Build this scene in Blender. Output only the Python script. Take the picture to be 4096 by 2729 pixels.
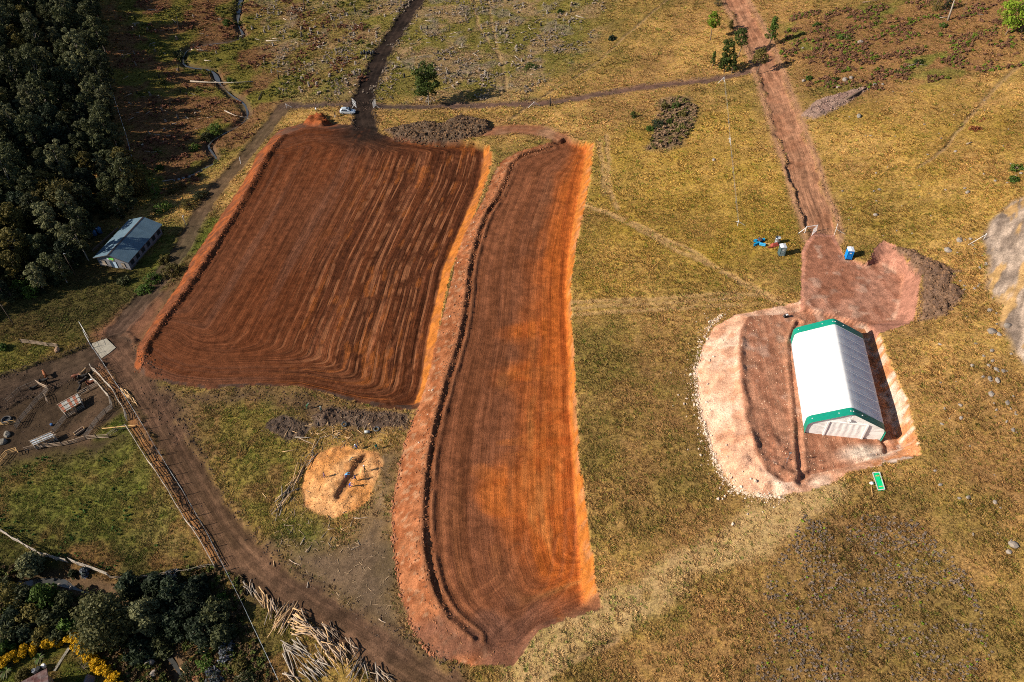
import bpy, bmesh, math, random
import numpy as np
from mathutils import Vector, Matrix, Euler

random.seed(7)
rng = np.random.default_rng(7)
scene = bpy.context.scene
for o in list(bpy.data.objects):
    bpy.data.objects.remove(o)

# ---------------------------------------------------------------- camera
PXW, PXH = 4096.0, 2729.0                 # the photograph, in pixels
FPX = 3100.0                              # focal length in photo pixels
CAMZ = 116.0                              # metres above the big red platform
PITCH, ROLL = math.radians(45.5), math.radians(-1.7)
Rm = (Matrix.Rotation(math.pi/2 - PITCH, 3, 'X') @ Matrix.Rotation(ROLL, 3, 'Z'))
cam_data = bpy.data.cameras.new('camera')
cam = bpy.data.objects.new('camera', cam_data)
scene.collection.objects.link(cam)
cam_data.sensor_width = 36.0
cam_data.lens = FPX / PXW * 36.0
cam_data.clip_start = 1.0
cam_data.clip_end = 8000.0
cam.matrix_world = Matrix.Translation((0, 0, CAMZ)) @ Rm.to_4x4()
scene.camera = cam

# ---------------------------------------------------------------- sky, sun, exposure
SUN_EL = math.radians(28.0)
SUN_TO = math.radians(10.0)               # shadows fall towards +X, turned this much to +Y
world = bpy.data.worlds.new('World')
scene.world = world
world.use_nodes = True
wn = world.node_tree
bg = wn.nodes['Background']
sky = wn.nodes.new('ShaderNodeTexSky')
sky.sky_type = 'NISHITA'
sky.sun_disc = False
sky.sun_elevation = SUN_EL
sdir = Vector((-math.cos(SUN_EL)*math.cos(SUN_TO), -math.cos(SUN_EL)*math.sin(SUN_TO), math.sin(SUN_EL)))
sky.sun_rotation = math.atan2(sdir.x, sdir.y)
sky.altitude = 1200.0
wn.links.new(sky.outputs[0], bg.inputs[0])
bg.inputs[1].default_value = 0.065
sun_data = bpy.data.lights.new('sun', 'SUN')
sun_data.energy = 5.0
sun_data.angle = math.radians(0.5)
sun_data.color = (1.0, 0.90, 0.75)
sun = bpy.data.objects.new('sun', sun_data)
scene.collection.objects.link(sun)
sun.rotation_euler = sdir.to_track_quat('Z', 'Y').to_euler()
sun.location = (-300, -60, 200)
scene.view_settings.view_transform = 'Standard'
scene.view_settings.look = 'None'
scene.view_settings.gamma = 1.0
scene.view_settings.use_curve_mapping = False
scene.view_settings.exposure = 0.93
scene.render.engine = 'CYCLES'
scene.cycles.use_adaptive_sampling = True
scene.cycles.adaptive_threshold = 0.02
scene.cycles.use_denoising = False
scene.cycles.filter_width = 1.0
scene.cycles.max_bounces = 5
scene.cycles.diffuse_bounces = 3
scene.cycles.transparent_max_bounces = 8
scene.cycles.time_limit = 900.0

# ---------------------------------------------------------------- photo pixel -> world
RN = np.array(Rm)
def ray(px, py):
    px = np.asarray(px, float); py = np.asarray(py, float)
    d = np.stack([(px - PXW/2)/FPX, -(py - PXH/2)/FPX, -np.ones_like(px)], -1)
    return d @ RN.T
def onz(px, py, z):
    d = ray(px, py); t = (np.asarray(z) - CAMZ)/d[..., 2]
    return d*t[..., None] + np.array([0, 0, CAMZ])
K = 4096/2353.0
def M(pts):                                # points read off the 2353 px wide view
    return np.array(pts, float)*K

# ---------------------------------------------------------------- natural hillside from spot heights
SPOT = [ # photo x, y (2353 px view), height in m (0 = big platform)
 (20,60,2),(60,330,-1),(20,560,-3),(150,200,-4),(230,480,-5.5),(330,120,-7),(520,60,-7.5),(560,170,-8),(500,300,-7.5),
 (430,430,-6),(300,560,-5),(450,560,-4),(250,760,-4.5),(60,760,-5),(150,930,-5),(60,1120,-6),(300,1150,-4.5),(420,1000,-2.2),
 (330,1300,-6),(100,1340,-9),(350,1480,-9.5),(60,1560,-8.5),(620,1540,-4),(560,1300,-3.2),(720,1450,-1.5),(800,1100,-0.6),
 (560,1000,-1.2),(600,898,-.2),(450,905,-.4),(340,885,-.7),(305,845,-1.0),(780,935,-.1),(900,955,.1),(800,1300,-0.4),(900,1250,0.8),(950,1520,1.5),(700,900,-0.5),(620,250,-5),(800,250,-0.8),(1000,290,.7),
 (1130,340,3.0),(1050,540,2.6),(985,880,2.4),(900,60,-1),(1000,150,0.5),(1300,60,5),(1300,230,4.5),(1370,340,6.5),(1330,700,6.8),
 (1330,1000,7.0),(1385,1420,7.8),(1250,1520,5.5),(1200,1568,4.2),(1480,900,9.2),(1500,1250,9.5),(1600,600,11.5),(1560,330,10),
 (1650,120,12),(1600,950,11.2),(1700,1150,12),(1760,420,14),(1830,640,14.3),(1900,1150,15.5),(2100,1000,17.6),(2020,780,16.8),
 (1950,420,17.5),(1820,60,17),(2150,250,23),(2150,600,19.5),(2030,565,16.0),(2330,560,25),(2300,900,22),(2330,60,29),(2330,1250,21),(2300,1540,18),
 (1900,1540,12.5),(1600,1540,8.8)]
_sp = M([s[:2] for s in SPOT]); _sz = np.array([s[2] for s in SPOT], float)
_sw = onz(_sp[:,0], _sp[:,1], _sz)
def _tps_k(r2): return 0.5*r2*np.log(r2 + 1e-9)
_ax = _sw[:, :2]/100.0
_n = len(_ax)
_d2 = ((_ax[:,None]-_ax[None])**2).sum(-1)
_A = np.zeros((_n+3, _n+3)); _A[:_n,:_n] = _tps_k(_d2) + np.eye(_n)*0.01
_A[:_n,_n] = 1; _A[:_n,_n+1:] = _ax; _A[_n:,:_n] = _A[:_n,_n:].T
_w = np.linalg.solve(_A, np.concatenate([_sz, np.zeros(3)]))
def natural(x, y):
    x = np.asarray(x, float); y = np.asarray(y, float)
    xc = np.clip(x, -260, 210)/100.0; yc = np.clip(y, 20, 380)/100.0
    z = _w[_n] + _w[_n+1]*xc + _w[_n+2]*yc
    for i in range(_n):
        z = z + _w[i]*_tps_k((xc-_ax[i,0])**2 + (yc-_ax[i,1])**2)
    return z
def on_natural(px, py):
    d = ray(px, py); t = (0.0 - CAMZ)/d[..., 2]
    for _ in range(25):
        p = d*t[..., None]
        t = t + 0.7*((natural(p[...,0], p[...,1]) - CAMZ)/d[...,2] - t)
    return d*t[..., None] + np.array([0, 0, CAMZ])
def poly_n(pts):                            # outline lying on the natural hillside
    m = M(pts); return on_natural(m[:,0], m[:,1])[:, :2]
def poly_z(pts, z):                         # outline lying on a level platform
    m = M(pts); return onz(m[:,0], m[:,1], np.full(len(m), float(z)))[:, :2]

# ---------------------------------------------------------------- noise and distance fields
def _hash(ix, iy, seed):
    h = (ix.astype(np.int64)*374761393 + iy.astype(np.int64)*668265263 + seed*1274126177) & 0xffffffff
    h = ((h ^ (h >> 13))*1274126177) & 0xffffffff
    h = (h ^ (h >> 16)) & 0xffffff
    return h.astype(np.float32)/float(0xffffff)
def vnoise(x, y, seed=0):
    ix = np.floor(x); iy = np.floor(y)
    fx = (x-ix).astype(np.float32); fy = (y-iy).astype(np.float32)
    fx = fx*fx*(3-2*fx); fy = fy*fy*(3-2*fy)
    a = _hash(ix,iy,seed); b = _hash(ix+1,iy,seed); c = _hash(ix,iy+1,seed); d = _hash(ix+1,iy+1,seed)
    return (a*(1-fx)+b*fx)*(1-fy) + (c*(1-fx)+d*fx)*fy
def fbm(x, y, scale, octv=3, seed=0, gain=0.5):
    s = 0; a = 1; tot = 0; f = 1.0/scale
    for o in range(octv):
        s = s + a*vnoise(x*f+o*17.3, y*f-o*9.1, seed+o*31); tot += a; a *= gain; f *= 2.03
    return s/tot
def sstep(a, b, x):
    t = np.clip((x-a)/(b-a), 0, 1); return t*t*(3-2*t)
def seg_dist(x, y, pts, closed=False, pad=12.0, with_t=False):
    pts = np.asarray(pts)
    out = np.full(x.shape, 99.0, np.float32); tt = np.zeros(x.shape, np.float32)
    lo = pts.min(0)-pad; hi = pts.max(0)+pad
    m = (x>lo[0])&(x<hi[0])&(y>lo[1])&(y<hi[1])
    xs = x[m]; ys = y[m]
    if xs.size == 0: return (out, tt) if with_t else out
    best = np.full(xs.shape, 99.0**2); bt = np.zeros(xs.shape); acc = 0.0
    n = len(pts)
    for i in range(n if closed else n-1):
        a = pts[i]; b = pts[(i+1) % n]; e = b-a; L2 = e@e + 1e-9; L = math.sqrt(L2)
        t = np.clip(((xs-a[0])*e[0] + (ys-a[1])*e[1])/L2, 0, 1)
        d = (xs-a[0]-t*e[0])**2 + (ys-a[1]-t*e[1])**2
        k = d < best; best[k] = d[k]; bt[k] = acc + t[k]*L; acc += L
    out[m] = np.sqrt(best); tt[m] = bt
    return (out, tt) if with_t else out
def inside(x, y, pts):
    pts = np.asarray(pts); res = np.zeros(x.shape, bool)
    lo = pts.min(0); hi = pts.max(0)
    m = (x>lo[0])&(x<hi[0])&(y>lo[1])&(y<hi[1])
    xs = x[m]; ys = y[m]; r = np.zeros(xs.shape, bool)
    n = len(pts); j = n-1
    for i in range(n):
        xi, yi = pts[i]; xj, yj = pts[j]
        if yi != yj:
            r ^= ((yi > ys) != (yj > ys)) & (xs < (xj-xi)*(ys-yi)/(yj-yi) + xi)
        j = i
    res[m] = r
    return res
def sdist(x, y, pts, pad=12.0):             # negative inside
    d = seg_dist(x, y, pts, True, pad)
    return np.where(inside(x, y, pts), -d, d)
def spline(pts, step=2.0):
    pts = np.asarray(pts, float); out = []
    P = np.vstack([2*pts[0]-pts[1], pts, 2*pts[-1]-pts[-2]])
    for i in range(1, len(P)-2):
        n = max(2, int(np.linalg.norm(P[i+1]-P[i])/step))
        for k in range(n):
            t = k/n
            out.append(0.5*((2*P[i]) + (-P[i-1]+P[i+1])*t + (2*P[i-1]-5*P[i]+4*P[i+1]-P[i+2])*t*t + (-P[i-1]+3*P[i]-3*P[i+1]+P[i+2])*t**3))
    out.append(P[-2]); return np.array(out)
def smin(a, b, k):
    h = np.clip(0.5+0.5*(b-a)/k, 0, 1); return b*(1-h)+a*h - k*h*(1-h)
# ================================================================ LAND: outlines
P1Z, P2Z, TZ, UZ = 0.0, 4.0, 14.0, 14.8
pad1_right = [(1112,352),(1108,380),(1099,425),(1070,490),(1040,560),(1014,623),(1000,690),(985,755),(975,810),(967,880),(950,930)]
pad1_bot   = [(950,930),(900,930),(830,918),(760,900),(690,884),(600,880),(480,884),(400,875),(345,855),(325,838)]
pad1_left  = [(325,838),(338,795),(372,742),(432,660),(478,590),(530,508),(582,418),(612,362),(650,312)]
pad1_top   = [(650,312),(705,294),(830,302),(905,326),(1000,336),(1090,340),(1112,352)]
pad1 = poly_z(pad1_right[:-1]+pad1_bot[:-1]+pad1_left[:-1]+pad1_top[:-1], P1Z)
pad1_out = poly_n([(1127,336),(1130,376),(1114,429),(1091,490),(1059,561),(1036,623),(1021,690),(1008,753),(998,810),(978,889),(962,938),
    (935,941),(880,938),(800,922),(740,904),(680,889),(600,888),(480,893),(395,884),(330,862),(308,842),
    (318,792),(352,738),(412,656),(446,588),(506,500),(558,420),(594,352),(640,300),(700,282),(740,282),(830,290),(905,318),(1000,329),(1090,328)])
pad2_left = [(1262,340),(1200,356),(1172,378),(1160,410),(1138,455),(1108,505),(1090,560),(1075,620),(1068,690),(1054,770),(1024,870),(1000,960),(982,1050),(972,1150),(970,1220),(978,1300),(998,1370),(1030,1425),(1085,1470)]
pad2_bot = [(1085,1470),(1130,1490),(1190,1480),(1240,1432),(1300,1408),(1338,1390)]
pad2_right = [(1338,1390),(1332,1330),(1326,1240),(1320,1150),(1316,1060),(1311,960),(1308,880),(1305,780),(1300,680),(1305,590),(1318,500),(1333,420),(1346,345)]
pad2 = poly_z(pad2_left[:-1]+pad2_bot[:-1]+pad2_right[:-1]+[(1346,345),(1300,325)], P2Z)
pad2_out = poly_n([(1250,333),(1190,350),(1150,372),(1136,395),(1112,455),(1072,528),(1050,585),(1026,690),(1006,765),(986,855),(956,950),(930,1015),(912,1100),(902,1160),(902,1230),(912,1320),(930,1400),(955,1462),(1005,1512),(1080,1532),(1180,1530),(1240,1448),
    (1300,1425),(1384,1400),(1369,1330),(1356,1240),(1346,1150),(1336,1080),(1329,1000),(1323,900),(1319,800),(1313,740),(1313,650),(1326,560),(1341,490),(1358,400),(1364,330),(1300,318)])
tpad = poly_z([(1705,760),(1722,728),(1790,724),(1850,715),(1990,752),(2008,820),(2045,930),(2072,1030),(1935,1072),(1862,1088),(1842,1112),(1800,1112),(1762,1086),(1738,1040),(1720,970),(1710,900),(1702,830)], TZ)
tpad_out = poly_n([(1750,712),(1690,722),(1640,752),(1612,800),(1600,850),(1605,920),(1622,980),(1634,1030),(1656,1082),(1692,1122),(1745,1142),(1800,1140),(1850,1132),(1925,1106),(1945,1088),(2118,1046),(2086,920),(2052,850),(2022,770),(2005,722),(1850,690)])
upad = poly_z([(1852,580),(1872,545),(1908,545),(1940,592),(1990,612),(2020,605),(2040,615),(2075,640),(2062,700),(2052,738),(1990,745),(1900,715),(1850,715),(1846,680)], UZ)
upad_out = poly_n([(1842,575),(1868,530),(1918,540),(1946,596),(1992,606),(2008,572),(2030,552),(2060,566),(2082,598),(2118,622),(2110,690),(2100,738),(2010,770),(1900,740),(1840,722),(1838,680)])
sawdust = poly_z([(700,1080),(712,1048),(745,1030),(790,1020),(840,1036),(875,1045),(882,1075),(862,1115),(848,1150),(820,1170),(775,1188),(735,1180),(700,1160),(690,1120)], -0.4)
road_black = spline(poly_n([(990,-40),(958,0),(934,36),(912,72),(884,112),(864,156),(845,200),(834,240),(838,275),(846,302)]))
road_right = spline(poly_n([(1672,-40),(1690,0),(1722,60),(1747,112),(1768,170),(1793,240),(1816,310),(1838,370),(1858,440),(1882,505),(1890,545)]))
strip_fire = spline(poly_n([(655,243),(720,243),(820,240),(900,246),(1060,243),(1230,238),(1330,225),(1450,205),(1560,192),(1660,180),(1735,160)]))
road_left = spline(poly_n([(655,243),(602,312),(552,372),(500,432),(455,500),(432,545),(390,610),(330,690),(270,760)]))
road_low = spline(poly_n([(262,800),(318,872),(362,950),(408,1040),(446,1105),(490,1180),(545,1258),(620,1330),(712,1390),(800,1450),(880,1500),(960,1552),(1040,1600)]))
road_mud = spline(poly_n([(-40,915),(60,880),(140,850),(205,822),(262,800)]))
road_link = spline(poly_n([(880,330),(1000,322),(1120,303),(1200,298),(1270,310),(1300,330)]))
stream = spline(poly_n([(560,-30),(549,10),(546,50),(556,78),(530,92),(470,100),(428,112),(420,142),(440,152),(485,160),(505,190),(530,215),(560,235),(566,262),(545,285),(505,310),(478,332),(496,362),(470,380),(435,400),(395,410)]))
stream2 = spline(poly_n([(-30,1365),(40,1340),(110,1330),(190,1345),(240,1362),(300,1420),(380,1500),(420,1560),(440,1600)]))
rock = poly_n([(2400,430),(2330,462),(2285,500),(2262,545),(2264,620),(2280,690),(2306,760),(2330,815),(2360,850),(2420,860),(2500,700),(2480,500)])
heap_dark = poly_n([(880,300),(905,322),(1000,332),(1090,318),(1125,300),(1128,280),(1060,268),(1020,285),(960,282),(915,292)])
heap_brown = poly_n([(2045,565),(2100,575),(2150,600),(2210,622),(2190,650),(2228,672),(2170,730),(2105,740),(2118,640),(2085,600)])
heap_red = poly_n([(706,284),(712,270),(745,268),(765,288),(740,300),(700,298)])
heap_thin = poly_n([(1838,270),(1860,245),(1890,225),(1935,215),(1985,200),(2000,204),(1960,232),(1915,258),(1870,278)])
heap_soil = poly_n([(715,955),(760,935),(850,940),(945,950),(940,985),(870,990),(790,975),(725,985)])
heap_rough = poly_n([(600,990),(620,960),(680,955),(720,975),(705,1010),(660,1020)])
brush_patch = poly_n([(1500,320),(1520,235),(1560,222),(1600,245),(1595,290),(1560,335),(1520,345),(1485,345)])
slab = poly_n([(205,800),(222,783),(248,782),(267,800),(240,822),(228,826)])
G_left = poly_n([(-60,590),(210,620),(330,590),(420,610),(400,690),(250,720),(190,780),(60,800),(-60,810)])
G_road = poly_n([(470,510),(500,490),(500,540),(430,620),(390,660),(400,600)])
G_field = poly_n([(-60,1060),(90,1050),(290,1010),(380,1110),(490,1290),(400,1330),(250,1330),(100,1270),(-60,1210)])
G_tri = poly_n([(440,930),(580,900),(720,950),(715,1020),(690,1080),(640,1180),(600,1215),(540,1160),(480,1060)])
G_tri2 = poly_n([(620,1215),(700,1185),(760,1195),(740,1260),(690,1280)])
G_topl = poly_n([(230,-40),(900,-40),(830,235),(650,240),(450,430),(320,470),(260,330),(230,150)])
G_garden = poly_n([(-60,1520),(60,1490),(170,1480),(230,1560),(260,1620),(-60,1640)])
G_pen = poly_n([(230,985),(280,945),(292,1000),(215,1010)])
G_stump = poly_n([(560,-40),(1420,-40),(1340,130),(1200,225),(860,240),(830,230),(650,236),(600,100)])
G_yel = poly_n([(1350,320),(1700,250),(1830,430),(1850,600),(1700,640),(1330,690),(1320,560)])
G_yel2 = poly_n([(1840,300),(2100,200),(2353,230),(2353,480),(2150,540),(1960,560),(1900,450)])
G_brown = poly_n([(1330,800),(1600,700),(1640,1100),(1850,1150),(2400,900),(2420,1640),(1220,1640),(1400,1400)])
G_heath = poly_n([(1850,1180),(2100,1190),(2230,1330),(2280,1500),(2200,1600),(1730,1600),(1760,1330)])
G_fern = poly_n([(1820,30),(2353,-20),(2353,150),(2150,190),(2000,210),(1830,200),(1790,120)])
S_dark = poly_n([(300,880),(420,900),(600,890),(690,900),(780,925),(940,945),(950,985),(850,1000),(720,965),(600,920),(440,930),(480,1050),(400,1020)])
S_grey = poly_n([(880,1050),(915,1030),(900,1160),(905,1330),(940,1440),(990,1520),(900,1490),(800,1410),(690,1330),(620,1260),(700,1240),(800,1230),(860,1150)])
S_pen = poly_n([(-60,900),(80,860),(200,840),(230,830),(330,960),(300,1000),(240,1040),(0,1080),(-60,1090)])
S_east = poly_n([(200,770),(330,690),(400,640),(450,590),(420,660),(310,840),(330,900),(280,880),(230,830)])
_q = lambda t,x,y: (dict(E=(0,910),I=(0,1820))[t][0]/K + x*(1024/1764)/K, dict(E=(0,910),I=(0,1820))[t][1]/K + y*(1024/1764)/K)
S_strip = poly_n([_q(*p) for p in (('E',690,920),('E',800,1075),('E',895,1205),('E',1005,1385),('E',1105,1560),('I',1285,280),('I',1445,560),('I',1560,790),('I',1490,790),('I',1395,630),('I',1250,400),('I',1130,200),('I',1000,0),('E',895,1390),('E',880,1300),('E',770,1140),('E',640,985))])
swath = spline(poly_n([(1880,1135),(1790,1190),(1700,1235),(1620,1275),(1540,1320),(1450,1375),(1370,1420),(1280,1480),(1190,1560)]))
tracks = [spline(poly_n(t)) for t in (
 [(1340,468),(1400,492),(1470,530),(1540,565),(1620,605),(1710,650),(1780,690),(1850,722)],
 [(1380,480),(1440,505),(1520,545),(1580,570),(1650,618),(1740,662),(1830,715)],
 [(1310,694),(1420,690),(1560,682),(1690,673),(1760,676)], [(1310,708),(1430,700),(1580,692),(1700,684)],
 [(1310,722),(1420,716),(1560,706),(1700,700)], [(1392,310),(1398,370),(1400,430),(1420,480)], [(1376,320),(1384,380),(1390,450)])]
trails = [spline(poly_n(t)) for t in (
 [(1560,-20),(1480,45),(1400,118),(1330,172),(1240,225),(1170,275)], [(2380,120),(2320,170),(2265,225),(2200,305),(2160,350),(2110,385)],
 [(1120,-20),(1130,60),(1150,140),(1165,200)], [(1085,-20),(1100,60),(1140,120)], [(1240,1568),(1330,1515),(1420,1470)])]
trench_t = spline(poly_z([(1836,740),(1818,790),(1822,860),(1832,960),(1838,1060),(1842,1095)], TZ))
trench_t2 = spline(poly_z([(1836,1112),(1860,1086),(1930,1074),(2035,1046),(2028,1012)], TZ))

arcs1 = [spline(poly_z(t,P1Z),1.5) for t in (
 [(848,300),(780,318),(700,330),(630,360),(590,430)],[(848,302),(790,330),(720,352),(660,400),(620,480)],[(850,304),(800,345),(760,400),(720,480),(680,560)],[(846,304),(830,360),(815,440),(790,540)],[(850,304),(872,350),(880,420),(865,520)],[(852,304),(905,345),(930,400),(925,480)],[(855,304),(940,345),(990,385),(1000,450)],[(860,310),(960,340),(1050,365),(1078,410),(1060,480)],
 [(640,385),(720,370),(820,372),(930,380),(1040,372)],[(600,440),(700,400),(800,395),(860,420),(850,480)],
 [(700,868),(820,862),(900,810),(940,720),(965,640)],[(640,860),(760,850),(840,800),(880,700),(905,600)],[(780,893),(880,890),(935,840),(960,760)],[(560,850),(680,845),(770,800),(820,700)],[(830,915),(905,880),(950,830)],[(860,925),(940,890)],[(890,930),(870,890),(880,850)],[(440,865),(560,872),(700,868),(820,890)],[(400,850),(480,830),(560,760)],[(745,760),(750,830),(790,890)])]
arcs2 = [spline(poly_z(t,P2Z),1.5) for t in (
 [(1000,1150),(1004,1290),(1045,1390),(1110,1445)],[(1030,1180),(1036,1300),(1080,1390),(1140,1425)],[(1312,1180),(1300,1320),(1250,1390),(1180,1440)],[(1290,1240),(1270,1340),(1215,1405),(1150,1470)],[(1340,350),(1290,372),(1220,410),(1180,470),(1150,560)],[(1335,360),(1270,420),(1230,520)],[(1190,1260),(1140,1340),(1090,1370)])]
# ================================================================ LAND: height, colour, kind of ground
C = lambda *v: np.array(v, np.float32)
def land(x, y):
    x = x.astype(np.float64); y = y.astype(np.float64)
    n = natural(x, y)
    nA = fbm(x, y, 26, 3, 1); nB = fbm(x, y, 7, 3, 2); nC = fbm(x, y, 1.7, 2, 3); nD = fbm(x, y, 0.75, 2, 4)
    wob = (fbm(x, y, 3.0, 3, 11)-0.5)
    wx = x + (fbm(x, y, 5, 2, 12)-0.5)*2.2; wy = y + (fbm(x, y, 5, 2, 13)-0.5)*2.2
    z = n + (nB-0.5)*0.7
    xj = x + (fbm(x,y,2.6,2,14,.4)-.5)*.2; yj = y + (fbm(x,y,2.6,2,15,.4)-.5)*.2
    # --- grassland colours
    tan, yel, oli, bro = C(.30,.175,.060), C(.285,.178,.032), C(.145,.098,.030), C(.185,.098,.042)
    grn, red, gry = C(.062,.088,.013), C(.12,.050,.024), C(.17,.135,.105)
    def mix(a, b, w): return a + (b-a)*np.clip(w, 0, 1)[:, None]
    col = np.tile(tan, (x.size, 1))
    col = mix(col, oli, sstep(.42,.66,nA)*.55 + sstep(.5,.75,nB)*.45)
    col = mix(col, bro, sstep(.5,.7,fbm(x,y,15,3,5))*.5)
    col = col*(.72+.56*fbm(x,y,4.5,3,6))[:,None]
    def zone(p, soft=6.0):
        return sstep(soft, -soft, sdist(wx, wy, p, 14) + wob*soft*0.8)
    col = mix(col, mix(col, yel, .45+.9*(nB-.3)), zone(G_yel, 9)*.85)
    col = mix(col, mix(col, yel, .2+.9*(nB-.3)), zone(G_yel2, 9)*.8)
    col = mix(col, mix(np.tile(bro*.92,(x.size,1)), oli*1.05, sstep(.35,.65,nB)), zone(G_brown, 12)*.6)
    col = mix(col, np.tile(C(.105,.066,.028),(x.size,1)), zone(G_heath, 7)*.55)
    col = mix(col, mix(np.tile(C(.16,.078,.038),(x.size,1)), grn*1.3, sstep(.6,.72,nB)*.7), zone(G_fern, 8)*.75)
    st = zone(G_stump, 8)
    col = mix(col, mix(np.tile(C(.12,.105,.026),(x.size,1)), C(.20,.135,.075), sstep(.42,.62,fbm(x,y,8,3,21))), st*.8)
    col = mix(col, gry, st*sstep(.6,.72,fbm(x,y,5,3,22))*.6)
    tl = zone(G_topl, 8)*(1-sstep(0,1,st)*.6)
    col = mix(col, mix(np.tile(C(.10,.088,.018),(x.size,1)), C(.125,.06,.03), sstep(.4,.62,fbm(x,y,9,3,23))), tl*.9)
    left = sstep(-62, -74, x + (nB-.5)*12)*sstep(175,160,y)
    for zp, s, c, k in ((G_left,5,C(.11,.115,.018),.9),(G_road,3,C(.075,.105,.012),.85),(G_field,6,C(.14,.105,.036),.92),(G_tri,4,C(.15,.115,.030),.9),(G_tri2,3,C(.105,.10,.022),.8),(G_garden,3,C(.085,.085,.016),.95),(G_pen,1.5,C(.055,.105,.010),.95)):
        w = zone(zp, s)
        cc = mix(np.tile(c,(x.size,1)), bro*.8, sstep(.45,.7,fbm(x,y,4,3,31))*.75)
        cc = mix(cc, grn*1.15, sstep(.6,.7,fbm(x,y,1.6,2,32))*.35)
        col = mix(col, cc, w*k)
    col = mix(col, mix(np.tile(C(.07,.078,.015),(x.size,1)), bro*.7, sstep(.5,.7,nB)*.6), left*.75)
    # west bank under the forest: litter
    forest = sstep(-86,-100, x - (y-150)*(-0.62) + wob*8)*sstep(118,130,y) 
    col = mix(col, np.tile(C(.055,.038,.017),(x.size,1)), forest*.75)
    south = sstep(-28,-36,x)*sstep(74,66,y-(x+60)*-.25)
    col = mix(col, mix(np.tile(C(.05,.045,.014),(x.size,1)), bro*.6, sstep(.45,.6,nB)), south*.8*(1-zone(G_garden,3)))
    grs = np.ones(x.size, np.float32)
    def soil(w, c, k=1.0, g=0.0):
        nonlocal col, grs
        w = np.clip(w*k, 0, 1); col = mix(col, c, w); grs = grs*(1-w) + g*w
    dk, dk2 = C(.055,.034,.025), C(.085,.058,.042)
    brn = np.tile(C(.075,.045,.032),(x.size,1))
    soil(zone(S_dark,4)*sstep(.25,.5,nB+.15), mix(brn, dk, sstep(.4,.6,nC)), .85)
    soil(zone(S_grey,4), mix(np.tile(C(.090,.060,.042),(x.size,1)), dk2*.85, sstep(.35,.65,nB)), .9)
    soil(zone(S_pen,4)*(1-zone(G_pen,1.5)), mix(np.tile(C(.034,.021,.015),(x.size,1)), C(.054,.033,.022), sstep(.4,.7,nB)), .95)
    soil(sstep(.6,-.4,sdist(wx*.3+x*.7,wy*.3+y*.7,S_strip,8)), mix(np.tile(C(.19,.088,.036),(x.size,1)), C(.10,.055,.03), sstep(.4,.65,nC)), .9)
    soil(zone(S_east,4), mix(np.tile(C(.14,.058,.036),(x.size,1)), dk, sstep(.45,.7,nB)*.7), .85)
    # --- trails and wheel tracks
    for i, t in enumerate(tracks):
        d = seg_dist(wx*.3+x*.7, wy*.3+y*.7, t, pad=6)
        w = sstep(.95,.25,d)*sstep(.15,.5,nC+.12)
        soil(w, np.tile(C(.28,.172,.076),(x.size,1)), .85, .4); z = z - w*.08
    for t in trails:
        d = seg_dist(wx*.5+x*.5, wy*.5+y*.5, t, pad=6)
        w = sstep(.75,.2,d); soil(w, np.tile(C(.22,.14,.07),(x.size,1)), .8*sstep(.2,.6,nB+.2), .4); z = z - w*.22
    d = seg_dist(wx, wy, swath, pad=10)
    soil(sstep(4.6,2.0,d + wob*3)*sstep(.1,.5,nC+.2), np.tile(C(.33,.22,.105),(x.size,1)), .75, .5)
    # --- streams
    for s_, hw, dp in ((stream,1.5,1.1),(stream2,1.5,1.2)):
        d = seg_dist(wx*.5+x*.5, wy*.5+y*.5, s_, pad=12)
        z = z - dp*sstep(hw*1.7, hw*.35, d)
        soil(sstep(hw*1.7,hw*.8,d), np.tile(C(.07,.045,.03),(x.size,1)), .75)
    # --- roads with berms
    trk = np.zeros((x.size,3), np.float32); tam = np.zeros(x.size, np.float32)
    def road(line, hw, c1, c2, berm=.35, cut=.15, rough=.4, k=.96, soft=.35):
        nonlocal z, trk, tam
        d, t = seg_dist(x, y, line, pad=10, with_t=True)
        hwn = hw*(1+ (vnoise(t/4.0, t*0, 41)-.5)*.25)
        e = d + wob*(.9+soft*1.6)
        w = sstep(hwn+soft, hwn-soft, e)
        rut = np.exp(-((np.abs(d+wob*.5)-.95)/.30)**2)*w*sstep(.2,.5,fbm(x,y,4,2,44)+.15)
        b = np.exp(-((e-hwn-.35)/.5)**2)*(.35+.65*sstep(.3,.7,fbm(x,y,1.3,3,42)))
        zz = z*(1-w) + (n-cut+(nC-.5)*.12)*w
        z = zz + b*berm*(.3+nC)*.75
        cc = mix(np.tile(c1,(x.size,1)), c2, sstep(.35,.65,fbm(x*.8,y*.8,3,3,43)))
        z = z - rut*.09; cc = mix(cc, c2*1.35, rut*.45)
        soil(np.maximum(w, b*.75), cc, k)
        m = w > .3
        trk[m,0] = d[m]; trk[m,1] = t[m]*.06; trk[m,2] = 3.0; tam = np.maximum(tam*(1-w), w*rough)
        return w
    w_fire = road(strip_fire, 1.3, C(.085,.052,.04), C(.10,.055,.042), .3, .1)
    west = sstep(5,-30,x)
    col = mix(col, np.tile(C(.05,.036,.03),(x.size,1)), w_fire*west*.7)
    w_left = road(road_left, 2.6, C(.042,.028,.021), C(.062,.04,.029), .45, .1, .35, .85)
    w_mud = road(road_mud, 4.4, C(.032,.021,.015), C(.05,.032,.022), .6, .2, .4)
    w_low = road(road_low, 3.1, C(.052,.029,.019), C(.085,.046,.029), .45, .2, .5, .94, 1.1)
    w_link = road(road_link, 2.6, C(.17,.068,.035), C(.20,.105,.06), .3, .1, .4)
    w_blk = road(road_black, 3.2, C(.013,.009,.0075), C(.026,.017,.013), .6, .15, .35, 1.0)
    w_rgt = road(road_right, 2.9, C(.20,.088,.05), C(.235,.115,.068), .35, .3, .7)
    d = seg_dist(x, y, road_right, pad=10)
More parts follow.
